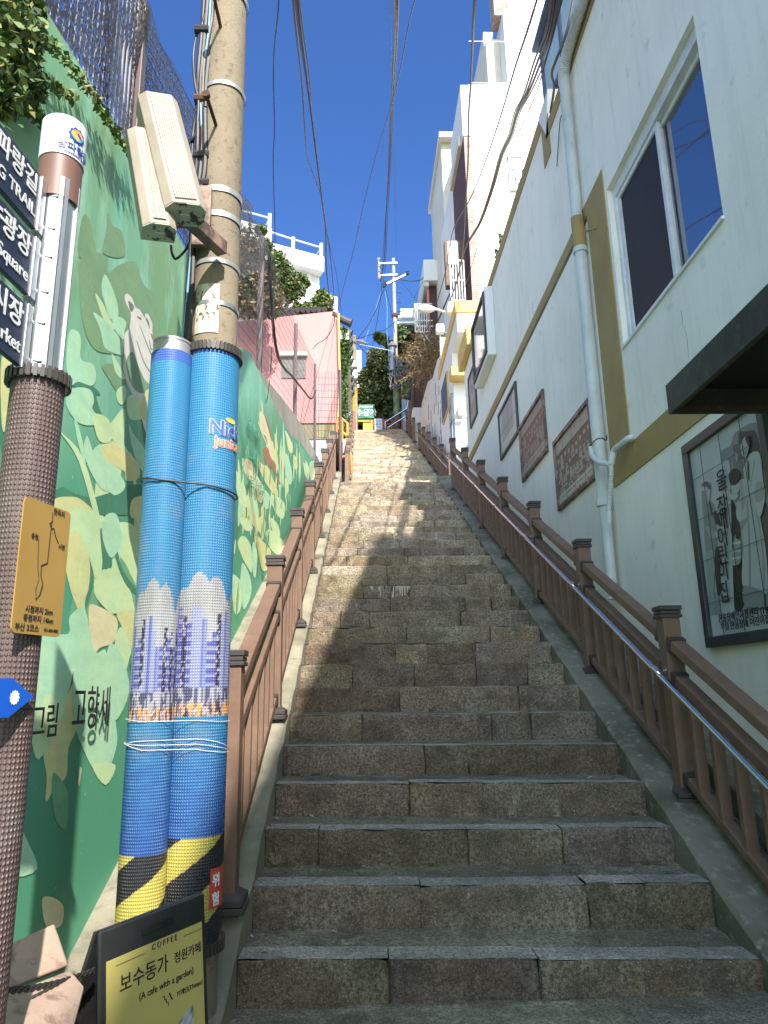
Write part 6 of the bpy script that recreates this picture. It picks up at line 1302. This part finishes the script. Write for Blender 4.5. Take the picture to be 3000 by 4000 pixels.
# soffit house behind the ivy
hh_ = thing('soffit_house', 'white house with a wooden soffit and round lamp squeezed behind the ivy', 'house', (-.6, 27, 10))
a = fpt(1340, 1440, 27.5); b2 = fpt(1352, 1600, 27.5)
mb = MB(); mb.box(-6, 27.5, 9, b2.x, 33, a.z+1.5); mb.build('wall', 'whitewall', hh_)
e0 = fpt(1340, 1430, 26.5); e1 = fpt(1378, 1535, 30.5)
A1 = fpt(1352, 1425, 27.2); A2 = fpt(1378, 1533, 31.2); B1 = fpt(1340, 1432, 27.2); B2 = fpt(1340, 1530, 31.2)
mb = MB(); mb.hexa([B1, A1, A2, B2, B1+Vector((0, 0, .05)), A1+Vector((0, 0, .05)), A2+Vector((0, 0, .05)), B2+Vector((0, 0, .05))]); mb.build('soffit', 'woodsoffit', hh_)
mb = MB(); mb.bar(A1+Vector((.05, 0, .05)), A2+Vector((.05, 0, .05)), .14, .40); mb.build('fascia_board', 'pvc', hh_, bevel=.01)
c_ = (A1+B1+A2+B2)/4; mb = MB(); mb.tube([c_-Vector((0, 0, .05)), c_-Vector((0, 0, .004))], .16, 16); mb.build('ceiling_lamp', 'whitecap', hh_)
lb2 = thing('white_block', 'plain white house block rising behind the painted pole', 'house', (0, 45, 15))
mb = MB(); frontbox(mb, 1345, 1411, 1368, 45, 6, 14); frontbox(mb, 1405, 1428, 1478, 44.9, 6, 14); mb.build('wall', 'whitewall', lb2)
a = fpt(1392, 1500, 44.6); b2 = fpt(1410, 1580, 44.6); mb = MB(); mb.tube([(a.x, 44.6, b2.z), (a.x, 44.6, a.z), (b2.x, 44.6, a.z), (b2.x, 44.6, b2.z)], .05, 6); mb.tube([(a.x, 44.6, (a.z+b2.z)/2), (b2.x, 44.6, (a.z+b2.z)/2)], .05, 6); mb.build('balcony_rail', 'cap', lb2)
# white terrace house
th = thing('terrace_house', 'white house with stepped roof terraces and grey pipe railings above the pink house', 'house', fpt(1150, 1100, 34))
dv = Vector((.906, .42, 0)); nv_ = Vector((.42, -.906, 0))
C0 = fpt(1266, 1003, 34)
def on_face(px, py, off=0):
    d = fw+rt*((px-1500)/F)+up*((2000-py)/F); n_ = Vector((nv_.x, nv_.y, 0)); c_ = C0+n_*off; return O+d*((c_-O).dot(n_)/d.dot(n_))
def faceblock(mb, pl, pr, pt, pb, dep, off=0, mi=0):
    a = on_face(pl, 0 if False else pt, off); b_ = on_face(pr, pt, off); z0 = on_face(pr, pb, off).z; z1 = b_.z
    A_ = Vector((a.x, a.y, 0)); B_ = Vector((b_.x, b_.y, 0)); k = -nv_*dep
    lo = lambda p: Vector((p.x, p.y, z0)); hi = lambda p: Vector((p.x, p.y, z1)); mb.hexa([lo(A_), lo(B_), lo(B_+k), lo(A_+k), hi(A_), hi(B_), hi(B_+k), hi(A_+k)], mi); return z0, z1
mb = MB(); faceblock(mb, 1000, 1248, 1060, 1250, 6, -.6); mb.build('wall', 'whitewall', th)
mb = MB(); faceblock(mb, 1055, 1266, 1003, 1060, 6.5, 0); mb.build('terrace_parapet', 'whitewall', th)
mb = MB(); faceblock(mb, 800, 1062, 892, 945, 6.5, 0.02); mb.build('upper_parapet', 'whitewall', th)
mb = MB(); faceblock(mb, 800, 1048, 940, 1250, 6, -.5); mb.build('upper_wall', 'plasterfar', th)
mb = MB(); faceblock(mb, 1150, 1318, 1160, 1250, 3, .3); mb.build('lower_block', 'whitewall', th)
a = on_face(1160, 1080, -.57); b_ = on_face(1200, 1162, -.57); zc = b_.z; zt = on_face(1200, 1085, -.57).z
def fq(mb, pl, pr, zt, zb, off, th_=.05):
    a = on_face(pl, 1100, off); b2 = on_face(pr, 1100, off); p = [Vector((a.x, a.y, zb)), Vector((b2.x, b2.y, zb)), Vector((b2.x, b2.y, zt)), Vector((a.x, a.y, zt))]; mb.prism(p, -nv_*th_)
mb = MB(); fq(mb, 1152, 1217, zt+.3, zc-.1, -.52); wn = mb.build('window', 'winwhite', th); mb = MB(); fq(mb, 1157, 1192, zt, zc, -.46, .05); mb.build('pane', 'glassteal', wn); mb = MB(); fq(mb, 1192, 1204, zt, zc, -.465, .05); mb.build('shutter', 'bluegrey', wn)
for (px, p0, p1) in ((1053, 836, 888), (1145, 928, 970), (1255, 952, 1000)):
    a = on_face(px, p1, -.1); b2 = on_face(px, p0, -.1); mb = MB(); mb.box(a.x-.09, a.y-.09, a.z-.05, a.x+.09, a.y+.09, b2.z); mb.build('rail_post', 'lampgrey', th, bevel=.02)
for (a_, b_) in (((930, 818), (1053, 852)), ((1062, 908), (1145, 935)), ((1145, 935), (1255, 968))):
    mb = MB(); mb.tube([on_face(*a_, -.1), on_face(*b_, -.1)], .05, 8); mb.build('pipe_rail', 'lampgrey', th, smooth=True)
for (a_, b_) in (((1053, 852), (1036, 884)), ((1255, 968), (1232, 1000))):
    mb = MB(); mb.tube([on_face(*a_, -.1), on_face(*b_, -2.0)], .045, 8); mb.build('pipe_rail', 'lampgrey', th, smooth=True)
# ---------------------------------------------------------------- trees at the top
def tree(name, label, base, blobs, mats, n, size, Yd, cat='tree', stretch=(1, 1, 1)):
    root = thing(name, label, cat, base); pts = []
    for px, py, r in blobs: p = fpt(px, py, Yd); pts.append((p.x, p.y+random.Random(px*py).uniform(-.8, .8), p.z, r))
    leaves('crown', mats, root, pts, n, size, .5, stretch)
    mb = MB(); b0 = Vector(base)
    for p in pts[::2]: q = Vector(p[:3]); mb.tube(smoothpts([b0+Vector((0, 0, .0)), b0.lerp(q, .5)+Vector((.2, .1, .3)), q], 4), [.13, .12, .11, .10, .08, .07, .06, .04, .03], 6)
    mb.build('trunk', 'bark', root, smooth=True); return root
tree('broadleaf_tree', 'big round dark evergreen tree above the cafe kiosk', (fpt(1480, 1700, 38)), [(1480, 1430, .8), (1440, 1480, .7), (1500, 1490, .9), (1530, 1450, .7), (1460, 1530, .8), (1520, 1550, .9), (1420, 1540, .5), (1490, 1400, .5), (1460, 1400, .4), (1540, 1510, .7), (1400, 1570, .5), (1445, 1570, .7), (1500, 1610, .9), (1545, 1600, .8), (1530, 1650, .7), (1470, 1580, .6), (1515, 1410, .5)], ['leafB', 'leafC', 'leafA', 'leafR', 'leafB', 'leafA', 'leafC'], 15000, .22, 38)
tree('leafy_tree', 'glossy large leaved tree wound round the pale utility pole', fpt(1580, 1640, 35), [(1590, 1330, .6), (1570, 1300, .4), (1605, 1370, .6), (1560, 1360, .5), (1580, 1410, .6), (1610, 1290, .4), (1540, 1420, .5), (1510, 1400, .35), (1560, 1455, .5), (1595, 1450, .5), (1620, 1320, .4), (1495, 1330, .25), (1520, 1325, .2), (1475, 1325, .15)], ['leafA', 'leafB', 'leafB', 'leafC'], 5200, .34, 35)
leavespot = thing('fern_clump', 'bright green fern clump on the wall right of the pale utility pole', 'plant', fpt(1585, 1530, 32))
pts = [(fpt(px, py, 32).x, 32, fpt(px, py, 32).z, .18) for px, py in ((1588, 1510), (1586, 1530), (1585, 1545), (1590, 1495))]; leaves('fronds', ['leafA', 'leafY'], leavespot, pts, 900, .2, .2, droop=.8)
mb = MB(); a = fpt(1568, 1460, 34.8); b2 = fpt(1592, 1660, 34.8); mb.box(a.x, 34.8, b2.z-1, b2.x+.3, 35.6, a.z); tag(mb.build('shaded_wall', 'paleblue'), 'bluish wall in shade between the pale utility pole and the timber post', 'wall')
dp_ = thing('dry_creeper', 'tangle of dry straw coloured creeper above the graffiti wall', 'plant', fpt(1670, 1350, 26)); rd = random.Random(4)
mb = MB(); ends = []
for k in range(150):
    s_ = fpt(1675+rd.uniform(-30, 30), 1420+rd.uniform(-60, 60), 26+rd.uniform(-1, 1)); pts = [s_]; d_ = Vector((rd.uniform(-.5, .6), rd.uniform(-.3, .3), rd.uniform(-.4, 1))).normalized()
    for i in range(4): d_ = (d_+Vector((rd.uniform(-.5, .5), rd.uniform(-.4, .4), rd.uniform(-.5, .25)))).normalized(); pts.append(pts[-1]+d_*rd.uniform(.15, .45))
    mb.tube(pts, .010, 4, cap=False); ends += [(p.x, p.y, p.z, .12) for p in pts[1:]]
mb.build('stems', 'dry', dp_); leaves('dead_leaves', ['dry', 'leafC', 'dry', 'leafY'], dp_, ends, 4200, .085, .12)
for (L_, lb_) in (([(1655, 1300), (1700, 1370)], 'pale slanting stick among the dry creeper'), ([(1625, 1374), (1668, 1362)], 'nearly level pale stick under the dry creeper')):
    mb = MB(); mb.tube([fpt(a, b_, 26) for a, b_ in L_], .035, 6); tag(mb.build('stick', 'paper', smooth=True), lb_, 'stick')
for i, (px, py, lb_) in enumerate(((1953, 930, 'upper little leafy sprig on the mint building roof edge'), (1938, 990, 'lower little leafy sprig on the mint building roof edge'))):
    q = at(px, py, 'y', 11.0); sp2 = thing('wall_sprig', lb_, 'plant', q); mb = MB(); mb.tube([q+Vector((.25, 0, -.25)), q], .006, 4); mb.build('stem', 'leafB', sp2); leaves('leaf_cluster', ['leafB', 'leafA'], sp2, [(q.x, q.y, q.z, .09), (q.x+.05, q.y, q.z-.1, .06)], 26, .09, .1)
# street lamp
sl_ = thing('street_lamp', 'grey cobra head street lamp reaching left from the yellow-trimmed house', 'street lamp', fpt(1768, 1228, 17.5))
mb = MB(); mb.tube(smoothpts([fpt(1775, 1232, 17.6), fpt(1745, 1222, 17.5), fpt(1705, 1208, 17.4), fpt(1690, 1206, 17.4)], 4), .035, 8); mb.build('arm', 'lampgrey', sl_, smooth=True)
a = fpt(1700, 1207, 17.4); b2 = fpt(1632, 1207, 17.2); mb = MB(); mb.tube([a, a.lerp(b2, .25), a.lerp(b2, .6), a.lerp(b2, .9), b2], [.04, .10, .125, .10, .03], 12); mb.build('lamp_head', 'lampgrey', sl_, smooth=True)
mb = MB(); q = fpt(1760, 1205, 17.3); mb.tube([q-Vector((0, 0, .15)), q+Vector((0, 0, .15))], .10, 10); mb.build('photocell', 'creamwall', sl_, smooth=True)
# ---------------------------------------------------------------- overhead cables
def wire(pts, r, mt, label, Ys):
    n_ = len(pts); P_ = [at(a, b_, 'y', Ys[0]+(Ys[1]-Ys[0])*(i/(n_-1))**1.3) for i, (a, b_) in enumerate(pts)]
    wire.n = getattr(wire, 'n', 0)+1; E0 = P_[0]+(P_[0]-P_[1]).normalized()*.9       # fixed to the corner building's unseen upper storey
    anchor = Vector((2.42, 2.86-.05*(wire.n % 8), 9.0+.11*(wire.n % 7)))
    mb = MB(); mb.tube([anchor]+smoothpts([E0]+P_, 8), r*.68, 6); tag(mb.build('overhead_cable', mt, smooth=True), label, 'cable')
wire([(1092, -60), (1085, 60), (1072, 180), (1068, 300), (1072, 500), (1067, 620), (1070, 760), (1074, 900), (1070, 1100), (1060, 1400), (1045, 1560)], .0065, 'cablegrey', 'single wavy grey cable dangling nearest the utility pole', (3.4, 8.5))
wire([(1140, -60), (1158, 130), (1180, 330), (1193, 540), (1205, 630), (1258, 770)], .017, 'cable', 'thick left cable of the group in front of the open sky left of centre', (4.5, 16))
wire([(1150, -60), (1168, 120), (1195, 300), (1218, 470), (1245, 680), (1262, 820), (1285, 960), (1300, 1100), (1308, 1215)], .016, 'cable', 'second cable of the left group, bound to the first near the houses', (4.5, 22))
wire([(1158, -60), (1172, 100), (1192, 260), (1215, 440), (1240, 640), (1260, 800), (1272, 900), (1275, 1050), (1290, 1180), (1305, 1230), (1303, 1270), (1275, 1320), (1238, 1345), (1222, 1364)], .017, 'cable', 'left group cable ending in a loose curl before the pink wall', (4.5, 21))
wire([(1164, -60), (1180, 90), (1208, 300), (1216, 440), (1222, 480), (1240, 640), (1262, 830), (1290, 970), (1310, 1050), (1325, 1150), (1338, 1260)], .010, 'cable', 'thin right cable of the left group running to the curled roof tiles', (4.5, 24))
wire([(1550, -60), (1546, 100), (1535, 300), (1527, 450), (1520, 640), (1508, 830), (1500, 1020), (1485, 1100)], .032, 'cable', 'thickest central cable hanging towards the pale utility pole', (6, 33))
wire([(1556, -60), (1552, 120), (1541, 310), (1533, 470), (1524, 660), (1513, 850), (1506, 1020), (1496, 1112)], .020, 'cable', 'right twin of the thick central cable', (6, 33))
wire([(1540, -60), (1541, 150), (1533, 330), (1522, 500), (1515, 700), (1506, 850), (1495, 1010), (1482, 1200), (1430, 1480)], .017, 'cable', 'central cable passing left of the crossarms and down behind the evergreen', (6, 36))
wire([(1523, -60), (1530, 260), (1537, 540), (1545, 820), (1548, 1010)], .007, 'cablegrey', 'hair thin grey wire to the tip of the pale utility pole', (6, 33.3))
wire([(1640, -60), (1600, 80), (1560, 290), (1520, 440), (1470, 600), (1420, 800), (1380, 980), (1340, 1130), (1322, 1210)], .011, 'cable', 'thin cable slanting across the sky from upper right to the pink house', (6, 23))
wire([(1860, -60), (1850, 80), (1845, 200), (1838, 340), (1830, 470), (1828, 640), (1818, 800), (1810, 950), (1790, 1080), (1760, 1170)], .026, 'cable', 'thick knotted cable dropping in front of the tall white house', (5, 20))
wire([(2115, -60), (2060, 120), (2010, 270), (1960, 440), (1900, 620), (1840, 770), (1770, 900), (1740, 1060), (1700, 1200), (1650, 1330)], .017, 'cable', 'lone slanting cable left of the thick bundle on the right', (4.6, 24))
for i, (dx, r_, lb_) in enumerate(((0, .017, 'leftmost cable of the thick right bundle'), (10, .020, 'second cable of the thick right bundle'), (20, .022, 'third cable of the thick right bundle'), (30, .014, 'rightmost cable of the thick right bundle'))):
    wire([(2160+dx*1.3, -60), (2135+dx, 120), (2090+dx, 230+dx), (2045+dx*.8, 370), (2010+dx*.7, 440), (1985+dx*.6, 530), (1950+dx*.5, 610), (1915+dx*.4, 740), (1870+dx*.3, 870), (1820, 960+dx*.3), (1790, 1070), (1745, 1170+dx*.3), (1690, 1290+dx*.2), (1620, 1385), (1560, 1450)], r_, 'cable' if i else 'cablegrey', lb_, (4.8, 30))
wire([(2180, 60), (2120, 280), (2080, 400), (1990, 600), (1960, 690), (1920, 800), (1860, 980), (1830, 1080), (1790, 1180)], .010, 'cable', 'slim cable sagging below the thick right bundle', (5.2, 19))
wire([(2250, -60), (2215, 120), (2170, 240), (2155, 290), (2165, 340), (2150, 440)], .022, 'cablegrey', 'stiff brown conduit coming down beside the rooftop sunroom', (5.8, 7.3))
for i, (L_, yy, r_, lb_) in enumerate(([[(1395, 1325), (1450, 1250), (1500, 1130)], 32.8, .022, 'cable from the painted pole up to the crossarms'], [[(1390, 1325), (1440, 1310), (1500, 1290), (1545, 1255)], 32.9, .018, 'slack cable from the painted pole to the middle of the pale pole'], [[(1395, 1330), (1430, 1362), (1480, 1360), (1530, 1310)], 32.9, .012, 'lower slack cable between the two top poles'],
    [[(1395, 1340), (1440, 1390), (1490, 1430)], 33.5, .022, 'cable from the painted pole down into the evergreen'], [[(1385, 1320), (1365, 1290), (1345, 1240)], 30, .022, 'short cable from the painted pole to the curled tiles'], [[(1560, 1092), (1600, 1098), (1640, 1095), (1652, 1085)], 32.8, .022, 'cable from the crossarms to the white parapet'],
    [[(1568, 1100), (1600, 1140), (1640, 1185)], 33, .010, 'fine wire from the crossarms to the caged balcony'], [[(1652, 1100), (1620, 1160), (1595, 1205)], 33, .010, 'fine wire from the parapet down to the pale blue house'], [[(1505, 1125), (1525, 1200), (1542, 1300)], 33, .016, 'cable looping from the crossarms down the pale pole'],
    [[(1490, 1135), (1470, 1200), (1440, 1290), (1425, 1330)], 33, .012, 'pale blue wire hanging left of the pale pole'], [[(1505, 1140), (1512, 1200), (1512, 1300), (1520, 1390)], 33, .012, 'pale blue wire hanging straight beside the transformer'], [[(1405, 1345), (1470, 1358), (1540, 1372)], 32.7, .014, 'white wire from the painted pole to the pale pole'])):
    mb = MB(); mb.tube(smoothpts([at(a, b_, 'y', yy) for a, b_ in L_], 8), r_, 5); tag(mb.build('overhead_cable', ('cable', 'cableblue', 'pvc')[1 if 'blue wire' in lb_ else (2 if 'white wire' in lb_ else 0)], smooth=True), lb_, 'cable')
# ---------------------------------------------------------------- small wear and litter
rq = random.Random(31)
mb = MB(); y0 = Y1+12*T_
for k in range(16):
    x = .12+.42*rq.random(); z = 13*R_-.012; hgt_ = rq.uniform(.03, .14); w_ = rq.uniform(.004, .012); yy = y0-.016
    mb.poly([(x-w_*1.6, yy, z), (x+w_*1.6, yy, z), (x+w_*.6, yy, z-hgt_), (x-w_*.6, yy, z-hgt_)])
struct(mb.build('paint_drips', 'creamwall', fixn=False))
lm = MB()
for k in range(150):
    n = rq.randrange(1, 14); y = Y1+(n-1)*T_+rq.uniform(.05, T_-.02); x = xl(y)+(rq.random()**2.2)*2.05 if rq.random() < .7 else xr(y)-.03-(rq.random()**2)*.5
    x = min(max(x, xl(y)+.02), xr(y)-.02); z = n*R_+.006-(drs[n-1] if n <= 8 else .012)*(x-xl(y))/2.15; s_ = rq.uniform(.010, .026); a = rq.uniform(0, 6.28); d = Vector((cos(a), sin(a), rq.uniform(-.1, .35)))*s_; e = Vector((-sin(a), cos(a), .1))*s_*.4
    c = Vector((x, y, z+.004)); lm.poly([c-d, c+e, c+d, c-e], rq.randrange(4))
o = lm.build('leaf_litter', ['dry', 'bark', 'leafC', 'paper'], fixn=False); tag(o, 'scattered dry leaves and specks lying on the lower granite steps', 'leaf litter'); o['kind'] = 'stuff'
mt_ = []
for k in range(26):
    n = rq.choice((1, 2, 2, 3, 4, 5, 6, 8, 9, 11, 12)); y = Y1+n*T_-.02; x = rq.choice((xl(y)+.03+rq.random()*.2, xl(y)+rq.random()*2, xr(y)-.03-rq.random()*.15)); mt_.append((x, y, n*R_+.012-(drs[n-1] if n <= 8 else .012)*(x-xl(y))/2.15, .022))
o = leaves('moss_tufts', ['leafC', 'leafA', 'leafB'], None, mt_, 900, .012, .02, (1.6, .5, .5)); tag(o, 'tiny green weeds and moss growing in the step corners', 'weeds'); o['kind'] = 'stuff'
# groups for repeated kinds
for nm_, g in (('stair_railing', 'brown wooden stair railings'), ('stair_kerb', 'kerbs along the stairs'), ('framed_print', 'framed prints on the mint wall'), ('overhead_cable', 'cables overhead'), ('utility_pole', 'utility poles'), ('shade_net', 'netting on the fence'), ('floodlight', 'ribbed cabinets on the utility pole'), ('tie_cord', 'cords round the wrapped poles'), ('roof_shrub', 'greenery on the pink house roof'), ('steel_handrail', 'steel handrails'), ('wall_sprig', 'sprigs on the roof edge'), ('stick', 'sticks in the dry creeper')):
    for o in bpy.data.objects:
        if o.parent is None and o.name.split('.')[0] == nm_: o['group'] = g
for o in bpy.data.objects:
    if o.name.split('.')[0] == 'floodlight': o.name = 'equipment_cabinet'; o['category'] = 'cabinet'
